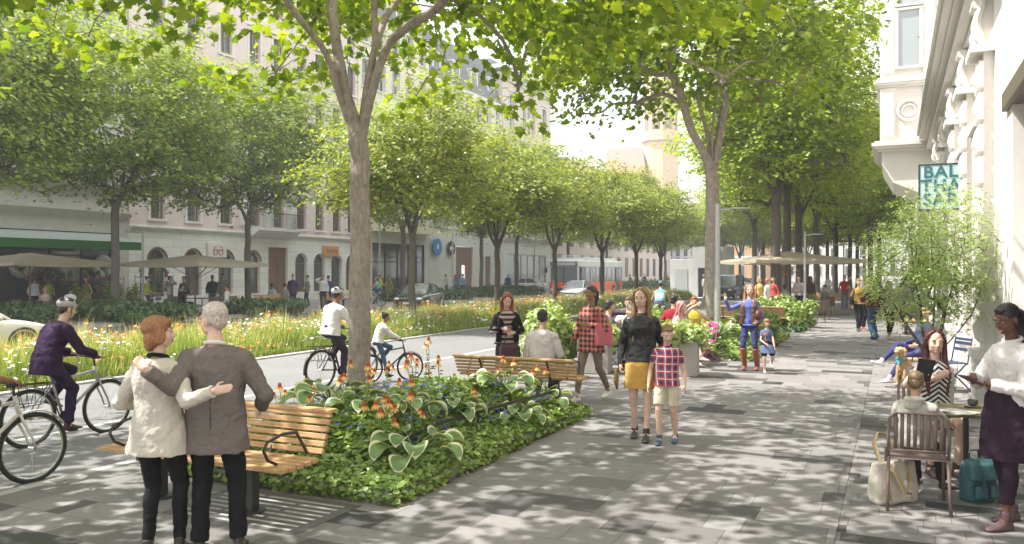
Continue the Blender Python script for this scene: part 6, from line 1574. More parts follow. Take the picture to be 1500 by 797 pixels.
# cream tote bag
def tote(label, loc, rz, m, mh, w=.44, h=.34, d=.17, nm='tote_bag'):
    r = empty(nm, (*loc, 0), rz, label, 'bag'); rs = []
    for z, kx, ky in ((0, .90, .80), (.02, .97, 1), (h*.4, 1.02, 1.02), (h*.8, .98, .6), (h, .96, .30)): rs.append(oval(Vector((0, 0, z)), Vector((1, 0, 0)), Vector((0, 1, 0)), w/2*kx, d/2*ky, 28, 5))
    b = MB(); b.rings(rs); o = remeshed(b, 'bag_body', m, r, .008, 2, .022, .09)
    for s in (-1, 1):
        q = MB(); q.tube([(-w*.24, s*d*.48, h*.12), (-w*.24, s*d*.38, h*.7), (-w*.23, s*d*.2, h), (-w*.20, s*(d*.5+.04), h*.80 if s < 0 else h+.14), (-w*.05, s*(d*.5+.07), h*.35 if s < 0 else h+.22), (w*.12, s*(d*.5+.06), h*.30 if s < 0 else h+.2), (w*.2, s*(d*.5+.02), h*.7 if s < 0 else h+.12), (w*.23, s*d*.2, h), (w*.24, s*d*.38, h*.7), (w*.24, s*d*.48, h*.12)], .024, 6, flat=.25); q.build('handle', mh, r, smooth=True)
    return r
tote('cream leather tote bag with tan straps under the slat chair', D(1308, 6.95), face(0)+R(198), mat('cream_leather', (.55, .50, .42), .5, var=.12, vs=9, bump=.25, bs=30), mat('tan_strap', (.45, .33, .17), .6, var=.1))
def backpack(label, loc, rz, m):
    r = empty('backpack', (*loc, 0), rz, label, 'bag'); b = MB(); b.rings([oval(Vector((0, 0, z)), Vector((1, 0, 0)), Vector((0, 1, 0)), .15*k_, .085*k_, 22, 3.2) for z, k_ in ((0, .85), (.02, 1), (.2, 1.05), (.30, .98), (.345, .7))]); remeshed(b, 'bag_body', m, r, .007, 2, .014, .06)
    b = MB(); b.rings([oval(Vector((0, -.05+yy, z)), Vector((1, 0, 0)), Vector((0, 1, 0)), .155*k_, .06*k_, 20, 3) for z, k_, yy in ((.20, 1, -.03), (.21, 1.02, -.03), (.32, 1.0, 0), (.36, .8, .03))]); remeshed(b, 'flap', m, r, .007, 2)
    for s in (-1, 1):
        b = MB(); b.box((s*.072, -.115, .10), (.115, .05, .12)); b.build('pocket', m, r, bevel=.02); b = MB(); b.box((s*.072, -.147, .19), (.02, .008, .13)); b.build('buckle_strap', mat('teal_strap', (.05, .10, .11), .6, var=0), r)
    b = MB(); b.tube([(-.05, .04, .35), (-.045, .04, .42), (.045, .04, .42), (.05, .04, .35)], .009, 6); b.build('handle', m, r, smooth=True)
    b = MB(); b.tube([(.13, .05, .3), (.2, .08, .24), (.22, .09, .12), (.15, .05, .04)], .016, 6); b.build('shoulder_strap', mat('grey_strap', (.25, .24, .22), .8, var=.1), r); return r
backpack('teal blue leather backpack on the paving under the cafe table', D(1432, 7.0), face(15)+pi, mat('teal_leather', (.045, .12, .13), .45, var=.15, bump=.2))
# potted tree and chairs along the facade
px_, d_ = 1362, 11.2; x, y = D(px_, d_); pt = empty('potted_tree', (x, y, 0), R(4), 'slender many stemmed tree in a pale pot before the blue shop sign', 'potted tree')
b = MB(); b.lathe([(.33, 0), (.36, .03), (.38, .60), (.36, .62), (.30, .62), (.30, .56)], n=4); b.build('pot', MATS['planter_stone'] if 'planter_stone' in MATS else mat('planter_stone', (.36, .33, .31), .85, var=.12, vs=8, bump=.3, bs=90), pt)
rng = np.random.default_rng(71); tg = []
while len(tg) < 230:
    p = sphere_dirs(rng, 1)[0]*rng.random()**.4; 
    q = (p[0]*.80-.05+.18*max(0, p[2]), p[1]*.75, 2.15+p[2]*1.05)
    if q[2] < 1.25 and abs(q[0]) < .25: continue
    tg.append(q)
limbs_ = [((.10, 0, 1.0), (.30, .1, 1.8), (.50, .1, 2.7)), ((-.08, .04, 1.1), (-.2, 0, 1.9), (-.3, .1, 2.8)), ((-.12, -.05, .95), (-.45, -.1, 1.5), (-.7, -.1, 1.9)), ((.05, .1, 1.2), (.05, .2, 2.1), (.1, .2, 3.0)), ((.14, -.06, .9), (.5, -.1, 1.4), (.72, -.1, 2.0))]
sk = skeleton(rng, (0, 0, .5), (0, 0, .66), limbs_, tg, tip=.0035, r0=.045, wig=.05); wood_mesh(sk, 'stem', bark_far, pt)
leaves_at(rng, tg, (0, 0, 2.25), 46, .12, .45, .075, 'lance', L_pot, pt, 'foliage', up=.9, out=.3, rnd=.4, droop=.2)
chair('slate blue slat chair beyond the potted tree against the facade', (*D(1389, 13.4),), face(275), m_navyc, 'fold', group='blue chairs', sc=1.05)
bench('small white slatted bench under the person in blue jeans', (*D(1352, 14.6),), R(-90), 1.1, False, False, group='benches along the facade')
b = bench('dark slim bench farther along the facade behind the potted tree', (*D(1327, 26.0),), R(90), 1.6, False, False, group='benches along the facade')
# middle cafe
m_slatf = mat('grey_wood_slat', (.20, .19, .16), .7, var=.25, vs=8)
def slat_fence(label, loc, rz, L, h=1.0):
    r = empty('slat_screen', (*loc, 0), rz, label, 'screen'); b = MB(); n = int(L/.11)
    for k in range(n): b.box((-L/2+(k+.5)*L/n, 0, h*.54), (.07, .03, h*.84))
    b.build('panel', m_slatf, r); q = MB(); q.box((0, 0, h-.01), (L, .07, .05)); q.box((0, 0, .12), (L, .05, .04))
    for x in (-L/2, L/2): q.box((x, 0, h/2), (.05, .05, h))
    q.build('frame', m_slatf, r); return r
slat_fence('grey slatted screen between the cafe tables and the cycle path', (-6.25, 18.3), R(90), 5.4, .98)
planter('square stone planter with pale bushy leaves beside the woman with the pink bag', D(872, 15.9), R(8), seed=1, bsz=(1.05, 1.0, .42))
planter('square stone planter with pale bushy leaves behind the boy in the checked shirt', D(1000, 15.5), R(8), seed=2, bsz=(1.15, 1.1, .40))
bush('shrub', 'pale green rounded bush left of the cafe screen behind the seated man', (*D(800, 16.4), .02), (1.3, 1.2, 1.15), 3800, .085, L_bush, 'round', seed=61, lumps=14)
bush('shrub', 'pale green bush low behind the cafe table at the kerb', (*D(900, 23), .02), (1.6, 1.0, .7), 3000, .085, L_bush, 'round', seed=62, lumps=12)
chair('light blue chair under the man in the purple suit jacket', (*D(887, 16.5),), face(112), m_bluec, 'fold', group='blue chairs')
chair('light blue chair under the man in the white shirt facing us', (*D(925, 18.4),), face(-40), m_bluec, 'fold', group='blue chairs')
chair('light blue chair under the woman with pink hair', (*D(992, 17.2),), face(60), m_bluec, 'fold', group='blue chairs')
chair('bright pink chair at the right side of the cafe table', (*D(1030, 18.0),), face(-75), m_pinkc, 'fold')
table('cafe table between the two men at the screen', (*D(912, 17.2),), R(10), .62, .74)
table('cafe table between the pink haired woman and the woman in yellow', (*D(1010, 17.3),), R(10), .6, .74)
lp = MB(); x, y = D(1002, 17.1); lp.box((x, y, .87), (.30, .012, .20), rz=R(40)); tag(lp.build('menu_card', mat('pale_blue_card', (.35, .42, .52), .5, var=0)), 'pale blue menu card standing on the table of the pink haired woman', 'menu')
for i, (px, dy, f_, lab) in enumerate([(1196, 31.5, 200, 'brown woven armchair nearest on the promenade terrace'), (1205, 33.5, 250, 'brown woven armchair right of the near one'), (1213, 37, 270, 'brown woven armchair under the seated man with the cup'), (1148, 37.5, 90, 'brown woven armchair under the man in the white shirt at the parasol'), (1186, 35.0, 20, 'brown woven armchair behind the terrace table')]):
    chair(lab, (*D(px, dy),), face(f_), m_wick, 'woven', group='woven armchairs of the promenade terrace')
table('round terrace table with green plants under the big parasol', (*D(1190, 36.2),), 0, .9, .74, rnd=True); table('dark terrace table left of the waiter', (*D(1140, 38.2),), 0, .7, .74)
bush('table_plant', 'small green plant on the round terrace table', (*D(1190, 36.2), .74), (.55, .55, .25), 500, .06, L_ivy, 'round', seed=70, cat='plant')
# far pavement terraces
for i, (px, d, f_, lab) in enumerate([(28, 33.0, 90, 'woven armchair leftmost on the flower shop terrace'), (64, 33.6, 60, 'woven armchair under the woman in the pale dress'), (82, 32.6, 20, 'woven armchair left of the man in white on the shop terrace'), (104, 33.0, 180, 'woven armchair under the man in white on the shop terrace'), (130, 33.5, 250, 'woven armchair right of the man in white on the shop terrace'), (150, 34.2, 300, 'rightmost woven armchair of the shop terrace'),
        (262, 37.6, 110, 'woven armchair under the man in the dark suit by the arcade'), (316, 37.8, 200, 'empty woven armchair before the two standing men'), (338, 38.2, 262, 'woven armchair under the man in cream trousers')]):
    chair(lab, (*D(px, d),), face(f_), m_wick, 'woven', group='woven armchairs of the far terraces')
table('terrace table before the flower shop', (*D(84, 34.0),), 0, .8, .74); table('terrace table between the man in the dark suit and the one in cream trousers', (*D(296, 38.0),), 0, 1.0, .74); table('terrace table with plants at the left of the shop terrace', (*D(48, 33.6),), 0, .8, .74)
# flower shop display: metal racks with pots
def rack(label, loc, rz, w=1.5, h=1.5, n=3, seed=0):
    r = empty('plant_rack', (*loc, 0), rz, label, 'plant rack'); b = MB()
    for x in (-w/2, w/2):
        for y in (-.18, .18): b.tube([(x, y, 0), (x, y, h)], .016, 5)
    b.build('frame', steel, r); terr = mat('terracotta', (.38, .15, .08), .8, var=.15)
    for k in range(n):
        z = .25+k*(h-.35)/max(1, n-1); q = MB(); q.box((0, 0, z), (w, .4, .03)); q.build('shelf', steel, r)
        for i in range(4):
            p = MB(); x = -w/2+w*(i+.5)/4; p.lathe([(.07, 0), (.10, .18), (.08, .18)], (x, 0, z+.016), 10); po = p.build('pot', terr, r); bush('leaves', '', (x, 0, z+.17), (.34, .34, .34), 120, .07, L_dark if (i+k) % 2 else L_ivy, seed=seed+i+k*4, lumps=4, parent=po)
    return r
rack('metal plant rack with pots under the pale wreath', D(150, 40.5), R(90), 2.2, 1.7, 3, 100); rack('metal plant rack with pots behind the woman in the lime cardigan', D(226, 41.0), R(90), 2.0, 1.8, 3, 130); rack('metal plant rack at the left in the flower shop front', D(85, 39.8), R(90), 1.8, 1.6, 2, 160)
def wreath(label, y, z):
    b = MB(); b.tube([(FX+.25, y+.42*cos(a), z+.42*sin(a)) for a in [2*pi*i/24 for i in range(24)]], .17, 10, closed=True); tag(b.build('wreath', mat('wreath_white', (.55, .55, .5), .9, var=.8, vs=14, bump=.8, bs=20), smooth=True), label, 'wreath')
wreath('pale round wreath hanging right in the flower shop window', 29.6, 2.25); wreath('pale round wreath hanging left in the flower shop window', 25.2, 2.25)
for i, (px, lab) in enumerate([(118, 'tall potted plant before the flower shop glass'), (164, 'tall potted plant below the right wreath'), (200, 'tall potted plant at the corner of the flower shop'), (60, 'tall potted plant left in the flower shop front')]):
    r = empty('potted_plant', (*D(px, 39), 0), 0, lab, 'potted plant', 'potted plants of the flower shop'); b = MB(); b.lathe([(.16, 0), (.22, .4), (.19, .4)], n=14); b.build('pot', MATS['terracotta'], r); bush('foliage', '', (0, 0, .38), (.9, .9, 1.15), 700, .10, L_side, seed=200+i, lumps=7, parent=r)

# dog beside the crossed legs
def dog(label, loc, rz, sc=1.0):
    r = empty('dog', (*loc, 0), rz, label, 'dog', None, sc); b = MB()      # sitting, looks to local +y
    b.ell((0, -.10, .17), (.115, .16, .15)); b.tube([(0, -.10, .22), (0, .0, .36), (0, .06, .46)], [.12, .105, .075], 14); b.ell((0, .03, .34), (.09, .10, .13)); b.tube([(0, .05, .42), (0, .10, .56)], [.078, .068], 12)
    b.ell((0, .12, .60), (.072, .085, .068)); b.tube([(0, .16, .585), (0, .25, .565)], [.045, .030], 10); b.ell((0, .262, .572), (.018, .014, .014))
    for s in (-1, 1):
        b.tube([(s*.065, .06, .34), (s*.068, .09, .18), (s*.065, .09, .03)], [.042, .032, .026], 10); b.ell((s*.066, .115, .022), (.030, .05, .022))
        b.ell((s*.10, -.04, .12), (.05, .12, .09)); b.ell((s*.12, .05, .022), (.028, .065, .022)); b.tube([(s*.06, .11, .655), (s*.088, .10, .60), (s*.085, .11, .52)], [.020, .030, .014], 8)
    b.tube([(0, -.22, .06), (.05, -.34, .04), (.12, -.40, .05)], [.035, .028, .012], 8)
    t = NT('golden_fur'); f_ = t.noise(t.tc.outputs['Object'], 70, 4, .7); g_ = t.noise(t.tc.outputs['Object'], 6, 2); t.color(t.mix(g_, (.34, .19, .08), t.ramp(f_, [(.3, (.36, .22, .11)), (.7, (.62, .45, .27))]))); t.b.inputs['Roughness'].default_value = .85; t.bump(f_, .8, .01)
    remeshed(b, 'body', t.m, r, .008, 2, .012, .03)
    q = MB(); q.tube([(.088*cos(a), .075+.085*sin(a), .455+.012*sin(a)) for a in [2*pi*i/18 for i in range(18)]], .014, 8, closed=True); q.add([(-.06, .155, .45), (.06, .155, .45), (0, .175, .36)], [(0, 1, 2)]); q.build('neckerchief', mat('teal_cloth', (.02, .28, .32), .7, var=.1), r)
    for s in (-1, 1): q = MB(); q.ell((s*.036, .188, .615), (.009, .007, .009)); q.build('eye', eye_d, r, smooth=True)
    q = MB(); q.ell((0, .272, .576), (.017, .012, .013)); q.build('nose', black, r, smooth=True)
    return r
dog('golden brown puppy with a teal neckerchief sitting by the crossed blue jeans', D(1325, 14.0), face(-60), 1.02)

b = MB(); x, y = D(1374, 13.6); b.ell((x, y, .90), (.10, .10, .10), None, 18, 12); tag(b.build('blob', mat('red_blob_paint', (.45, .03, .02), .4, var=0), smooth=True), 'small round red ball of unknown kind above the slate blue chair back', 'blob')  # stand-in for a small red shape of unknown identity
# ================================================================== WHO STANDS WHERE
def W3(px, py, d): x, y = D(px, d); return Vector((x, y, CAM_H+(398.5-py)*d/FPX))
def LOC(loc, rz, w, sc=1.0, ground=0.0):
    v = Vector((w[0]-loc[0], w[1]-loc[1], w[2]-ground)); c, s = cos(-rz), sin(-rz); return Vector((v.x*c-v.y*s, v.x*s+v.y*c, v.z))/sc
pale, tan_, brown_, dark_ = (.60, .40, .31), (.50, .31, .21), (.26, .135, .08), (.13, .065, .04)
# --- the couple
mat('cloth_tweed', (.15, .13, .118), .95, var=.35, vs=170, bump=.5, bs=26, spec=.15); mat('cloth_linen', (.50, .46, .39), .9, var=.10, vs=120, bump=.45, bs=22, spec=.15)
blackc = cloth('black', (.012, .012, .013), .8); 
Lm, Rm = D(316, 5.69), face(186)
def coatdetail(vent, col, buttons=None):
    def f(root, I):
        P, k = I['P'], I['k']; b = MB(); b.tube([P+Vector((0, -.150*k, z*k)) for z in (-.20, -.10, 0, .1, .22)], .0022, 4); b.build('seam', col, root)
    return f
man, _i = person('man in a grey tweed jacket seen from behind with his arm round the woman', Lm, Rm, H=1.735, top=MATS['cloth_tweed'], bottom=blackc, det=2, hair=(.42, .37, .31), hs='short', sk=pale, neck='jacket', hem=.235, wide=1.10,
   head=(58, -4, 0), hl=LOC(Lm, Rm, W3(213, 541, 5.27)), el=(-.1, -1.2, -.9), hr=(.27, .20, .98), er=(.6, -1, .1), fr=(.15, .02, .085), fl=(-.10, -.04, .085), collar=cloth('whitecollar', (.6, .6, .58)), wrist_l=(-.5, .9, .35), open_l=(.5, .3, -1), belly=.012, extra=coatdetail(1, blackc))
Lw, Rw = D(232, 5.59), face(172)
person('woman with a short auburn bob in a cream linen jacket seen from behind', Lw, Rw, H=1.645, fem=True, top=MATS['cloth_linen'], bottom=blackc, legs='slim', det=2, hair=(.24, .105, .035), hs='bob', sk=pale, neck='jacket', hem=.19, wide=1.03,
   head=(-62, 4, 0), hr=LOC(Lw, Rw, W3(313, 573, 5.34)), er=(.2, -.6, -1), hl=(-.19, .22, 1.02), el=(-.6, -1, 0), fr=(.11, .08, .085), fl=(-.06, -.03, .085), collar=blackc, wrist_r=(.9, -.05, .15), open_r=(0, 1, -.1))
# --- the cyclists
purple = cloth('dark_purple', (.030, .014, .042), .7, .5, 0)
def ride(key, label, **kw):
    (loc, rz, sc) = BIKE[key]; k_ = dict(pel=(0, -.22, 1.0), lean=34, hr=(.25, .27, 1.06), hl=(-.25, .27, 1.06), er=(.6, -.5, -.6), el=(-.6, -.5, -.6), fr=(.11, -.01, .215), fl=(-.11, -.09, .535), kr=(.05, 1, .2), kl=(-.05, 1, .3), grip=(True, True), scale=sc, open_r=(-.2, 0, -1), open_l=(.2, 0, -1), head=(0, 0, 0)); k_.update(kw)
    return person(label, loc, rz, **k_)
ride('rider', 'cyclist in a dark purple suit and pale helmet riding on the path', H=1.78, top=purple, bottom=purple, det=2, neck='jacket', hem=.17, sk=pale, hair=(.03, .02, .015), shoes=(.05, .02, .02), head=(-14, -6, 0), extra=lambda r, I: helmet(r, I), lean=30, wide=1.04)
ride('near', 'cyclist with bare brown forearms mostly outside the left edge', H=1.76, top=cloth('grey_tee', (.2, .2, .2)), bottom=cloth('blue_shorts', (.05, .07, .12)), legs='shorts', det=1, sleeve='short', sk=brown_, hair=(.01, .01, .01), fr=(.11, -.09, .535), fl=(-.11, -.01, .215))
ride('man', 'cyclist in a white shirt and patterned helmet half hidden by the big trunk', H=1.74, fem=False, top=cloth('white_shirt', (.66, .63, .62)), bottom=cloth('plum', (.05, .035, .05)), det=1, neck='loose', hem=.07, sk=brown_, hair=(.01, .01, .01), lean=20, extra=lambda r, I: helmet(r, I, mat('helmet_grey', (.5, .48, .5), .4, var=0)), hr=(.25, .25, 1.08), hl=(-.25, .25, 1.08))
ride('girl', 'child with a dark bun in a white jumper riding the small bicycle', H=1.62, fem=True, top=cloth('cream_jumper', (.64, .60, .55)), bottom=cloth('jeans', (.07, .12, .20), .9, .5), legs='slim', det=1, neck='loose', hem=.03, sk=brown_, hair=(.008, .006, .008), hs='bun', lean=26)
ride('cap', 'racing cyclist in a white and light blue vest riding away on the path', H=1.78, top=pattern_mat('cycling_vest', 'stripe', (.62, .66, .66), (.12, .42, .50), .34), bottom=cloth('mauve_shorts', (.16, .12, .20)), legs='shorts', det=1, neck='tight', sleeve='none', sk=tan_, hair=(.01, .01, .01), hem=.02, lean=30, extra=lambda r, I: helmet(r, I, mat('helmet_blue', (.15, .22, .35), .4, var=0)))
ride('aqua', 'woman in an aqua top and blue cap cycling on the road towards us', H=1.68, fem=True, top=cloth('aqua', (.08, .40, .45)), bottom=cloth('navy_shorts', (.03, .04, .08)), legs='shorts', det=0, neck='tight', sleeve='none', hem=.02, sk=tan_, hair=(.02, .01, .01), hs='pony', lean=18, ground=0, extra=lambda r, I: helmet(r, I, mat('helmet_blue', (.15, .22, .35), .4, var=0)))
# --- strollers in the middle
Lp, Rp = D(940, 9.65), face(-14)
leather = mat('black_leather', (.014, .013, .013), .38, var=.1, bump=.35, bs=14); mustard = cloth('mustard_suede', (.46, .27, .06), .9, .4, .4)
def clutch(root, I):
    w = I['wr'][1]; b = MB(); b.box(w+Vector((.05, .03, -.17)), (.03, .26, .17), rot=Matrix.Rotation(.5, 3, 'X')); b.build('clutch_bag', mat('brass_clutch', (.28, .22, .09), .6, var=.5, vs=60, bump=.8, bs=120), root, bevel=.008)
    b = MB(); nb, up, Y, X, k = I['nb'], I['up'], I['Y'], I['X'], I['k']; b.tube([nb+up*.012-up*.04+Y*.11, nb-up*.30*k+Y*.128, nb-up*.5*k+Y*.122], .004, 5); b.build('zip', steel, root)
person('young woman with long light brown hair in a black jacket and mustard skirt', Lp, Rp, H=1.76, fem=True, top=leather, bottom=mustard, legs='skirt', skirt=(mustard, .78, .01), det=2, neck='jacket', hem=.05, hair=(.20, .115, .045), hs='verylong', sk=pale, shoes=(.03, .028, .026),
   head=(-14, -2, 0), hr=(.24, .04, .86), hl=(-.24, .10, .90), fr=(.085, -.05, .085), fl=(-.07, .20, .085), kl=(-.02, 1, 0), grip=(True, False), collar=leather, extra=clutch)
Lb, Rb = D(977, 9.35), face(-22)
person('boy in a red checked short sleeved shirt and beige shorts', Lb, Rb, H=1.33, child=True, top=pattern_mat('red_plaid', 'plaid', (.46, .04, .05), (.03, .04, .12), .085, (.62, .60, .58)), bottom=cloth('beige_shorts', (.56, .50, .38)), legs='shorts', det=2, hem=.09, sleeve='short', hair=(.22, .12, .05), hs='short', sk=pale, shoes=(.035, .07, .15),
   head=(22, -20, 0), fr=(.07, .10, .07), fl=(-.08, -.08, .07), hr=(.20, .05, .66), hl=(-.21, .08, .66), collar=cloth('navy', (.02, .025, .05)))
Lg, Rg = D(866, 12.35), face(-40)
def shoulderbag(m, s=-1, sz=(.30, .11, .26), zoff=-.02, nm='shoulder_bag'):
    def f(root, I):
        P, sh, k, X = I['P'], I['sh'][s], I['k'], I['X']; c = Vector((sh.x+s*.10, P.y+.03, P.z+.10+zoff)); b = MB()
        b.rings([oval(c+Vector((0, 0, z*sz[2])), Vector((0, 1, 0)), Vector((1, 0, 0)), sz[0]/2*a, sz[1]/2*b_, 22, 4) for z, a, b_ in ((-.5, .96, .8), (-.46, 1, 1), (.2, .98, .9), (.5, .92, .35))]); q = remeshed(b, nm, m, root, .010, 2, .01, .07)
        b = MB()
        for o in (-.03, .03): b.tube([c+Vector((o, -sz[0]*.28, sz[2]*.45)), sh+Vector((s*.02, -.04, .06)), sh+Vector((s*.02, .04, .06)), c+Vector((o, sz[0]*.28, sz[2]*.45))], .009, 6)
        b.build('bag_strap', m, q)
    return f
person('smiling woman in a red and black checked tunic with a pink shoulder bag', Lg, Rg, H=1.74, fem=True, top=pattern_mat('red_check', 'check', (.50, .17, .13), (.02, .012, .015), .075), bottom=cloth('taupe_leggings', (.21, .17, .12)), legs='slim', det=2, neck='loose', hem=.20, hair=(.035, .015, .012), hs='pony', sk=brown_, shoes=(.66, .62, .58),
   head=(-4, 3, 0), hr=(.22, .16, .92), hl=(-.13, .22, 1.16), el=(-.8, -.6, -.4), fr=(.07, .28, .085), fl=(-.08, -.34, .17), kl=(-.05, 1, -.1), extra=shoulderbag(mat('rose_leather', (.45, .10, .12), .5, var=.1, bump=.2), sz=(.40, .13, .33)))
person('red haired woman in a striped top and black cardigan looking down at her phone', D(742, 12.7), face(8), H=1.64, fem=True, top=pattern_mat('pink_stripe', 'stripe', (.42, .33, .31), (.02, .015, .018), .075), bottom=cloth('dark_skirt', (.035, .022, .03)), legs='skirt', skirt=(cloth('dark_skirt', (.035, .022, .03)), 1.0, .01), det=2, hem=.06, hair=(.24, .055, .03), hs='verylong', sk=pale,
   head=(0, -26, 0), hr=(.08, .24, 1.08), hl=(-.07, .24, 1.02), er=(.9, -.5, -.5), el=(-.9, -.5, -.5),
   extra=lambda r, I: (lambda b: [b.tube([I['sh'][s]+Vector((-s*.03, .0, .05)), I['sh'][s]+Vector((-s*.045, .10, -.12)), I['P']+Vector((s*.12, .12, .22)), I['P']+Vector((s*.14, .11, -.02))], [.05, .055, .05, .045], 8) for s in (-1, 1)]+[b.tube([I['sh'][s], I['elb'][s], I['elb'][s].lerp(I['wr'][s], .9)], [.062, .052, .042], 10) for s in (-1, 1)]+[remeshed(b, 'cardigan', blackc, r, .010, 2), (lambda q: (q.box(I['wr'][1]+Vector((-.08, .09, .03)), (.075, .13, .01)), q.build('phone', black, r)))(MB()), (lambda q: (q.rings([oval(Vector((-.02, .22, z)), Vector((1, 0, 0)), Vector((0, 1, 0)), a, .06, 18, 4) for z, a in ((.60, .15), (.62, .165), (.80, .16), (.86, .12))]), q.tube([(-.10, .22, .85), (-.07, .23, 1.0), (.04, .23, 1.0), (.06, .22, .85)], .008, 6), q.build('handbag', mat('plum_leather', (.05, .02, .03), .45, var=.1), r, smooth=True)))(MB())])(MB()))
SIT = dict(pel=(0, 0, .555), fr=(.11, .43, .085), fl=(-.11, .45, .085), kr=(.05, .3, 1), kl=(-.05, .3, 1))
def sit(label, loc, fc, **kw):
    k_ = dict(SIT); k_.update(kw); return person(label, loc, face(fc), **k_)
sit('man in a pale grey shirt sitting on the far bench with his back to us', D(794, 12.45), 172, H=1.80, top=cloth('pale_grey_shirt', (.60, .57, .56)), bottom=cloth('maroon_trousers', (.07, .02, .03)), det=2, neck='loose', hem=.05, sk=tan_, hair=(.015, .012, .012), hs='short', hr=(.20, .25, .62), hl=(-.16, .3, .62), lean=6, head=(8, -8, 0), ground=0)
sit('man in a purple suit jacket at the cafe table lifting a glass', D(884, 16.4), 108, H=1.86, top=cloth('suit_plum', (.085, .065, .105)), bottom=cloth('suit_plum', (.085, .065, .105)), det=1, neck='jacket', hem=.06, sk=tan_, hair=(.03, .018, .015), lean=14, hl=(-.05, .52, 1.12), hr=(.15, .45, .85), head=(0, -4, 0), grip=(False, True),
   extra=lambda r, I: (lambda b: (b.lathe([(.03, 0), (.005, .01), (.005, .07), (.035, .12), (.03, .17)], I['wr'][-1]+Vector((0, .09, 0)), 10), b.build('glass', mat('clear_glass', (.5, .55, .55), .1, var=0, alpha=.5), r)))(MB()))
sit('man in a white shirt facing us across the cafe table', D(922, 18.3), -22, H=1.84, top=cloth('white_shirt', (.66, .63, .62)), bottom=cloth('grey_trousers', (.2, .19, .18)), det=1, sk=tan_, hair=(.10, .055, .03), lean=6, hr=(.16, .36, .88), hl=(-.16, .36, .88))
sit('woman with pink hair in a pale top sitting with bare legs crossed', D(992, 17.1), 48, H=1.74, fem=True, top=cloth('blush_top', (.50, .38, .33)), bottom=cloth('grey_trousers', (.2, .19, .18)), legs='skirt', skirt=(cloth('blush_top', (.50, .38, .33)), .8, 0), det=1, sleeve='none', neck='tight', hem=.02, sk=pale, hair=(.42, .17, .17), hs='long', shoes=(.50, .35, .27), lean=10, hl=(-.10, .42, 1.28), hr=(.15, .35, .82), head=(10, 4, 0), fr=(.05, .50, .12), fl=(.10, .62, .24))
sit('woman with a red bun in a yellow top with her arm on the chair back', D(1017, 18.4), -12, H=1.84, fem=True, top=cloth('yellow_top', (.50, .38, .05)), bottom=cloth('grey_trousers', (.2, .19, .18)), det=1, sleeve='none', neck='tight', hem=.02, sk=tan_, hair=(.22, .06, .025), hs='bun', hl=(-.34, .10, .80), hr=(.10, .22, 1.22), er=(.8, -.2, -.8))
sit('dark haired man in a deep red shirt at the cafe seen between the women', D(986, 19.4), 150, H=1.84, top=cloth('deep_red', (.26, .02, .03)), bottom=blackc, det=1, sk=tan_, hair=(.015, .01, .01), lean=5)
Lv, Rv = D(1098, 16.3), face(-30)
brownv = mat('brown_quilt', (.10, .05, .035), .6, var=.2, bump=.4, bs=30)
def vest(root, I):
    P, nb, up, X, Y, k = I['P'], I['nb'], I['up'], I['X'], I['Y'], I['k']; b = MB()
    for s in (-1, 1): b.tube([nb+X*(s*.055)+up*.005, nb+X*(s*.10*k)-up*.15*k+Y*.055, P+X*(s*.115*k)+up*.16*k+Y*.045, P+X*(s*.13*k)-up*.02+Y*.04], [.04, .075, .085, .085], 10)
    b.tube([nb-up*.04-Y*.02, nb-up*.25*k-Y*.05, P-Y*.05], [.05, .13*k, .15*k], 12); remeshed(b, 'vest', brownv, root, .011, 2, .02, .06)
    b = MB(); c = P+X*(-.21)+Vector((0, .09, .20)); b.rings([oval(c+Vector((0, 0, z_)), Vector((0, 1, 0)), Vector((1, 0, 0)), a_, b__, 18, 3) for z_, a_, b__ in ((-.12, .12, .04), (-.09, .17, .07), (.02, .16, .06), (.09, .10, .03))]); q = b.build('handbag', mat('oxblood_leather', (.09, .025, .02), .4, var=.1), root, smooth=True); b = MB(); b.tube([c+Vector((0, -.10, .08)), c+Vector((.03, -.06, .24)), c+Vector((.03, .06, .24)), c+Vector((0, .10, .08))], .010, 6); b.build('handle', MATS['oxblood_leather'], q)
    b = MB()
    for s in (1, -1): a, kk_ = I['an'][s], I['kn'][s]; b.tube([a+Vector((0, 0, -.03)), a.lerp(kk_, .5), a.lerp(kk_, .88)], [.048, .066, .070], 12); b.tube([a+Vector((0, -.045, -.02)), a+Vector((0, -.05, -.083))], [.018, .007], 8)
    remeshed(b, 'boots', mat('boot_leather', (.26, .085, .05), .45, var=.1, bump=.2), root, .010, 2)
person('woman in a blue top and brown vest waving with her raised hand', Lv, Rv, H=1.70, fem=True, top=cloth('royal_blue', (.11, .14, .42), .7), bottom=cloth('navy_jeans', (.045, .05, .14), .9, .4), legs='slim', det=1, neck='tight', hem=.04, hair=(.38, .19, .10), hs='long', sk=pale, shoes=(.26, .085, .05), head=(18, 3, 0),
   hr=(.42, .22, 1.40), er=(.4, -.2, -1), hl=(-.20, .20, .98), wrist_r=(0, 0, 1), open_r=(.2, 1, 0), fr=(.09, .04, .10), fl=(-.15, -.02, .10), extra=vest)
Lk, Rk = D(1123, 15.75), face(-8)
denim = cloth('denim_dress', (.10, .13, .24), .9, .5)
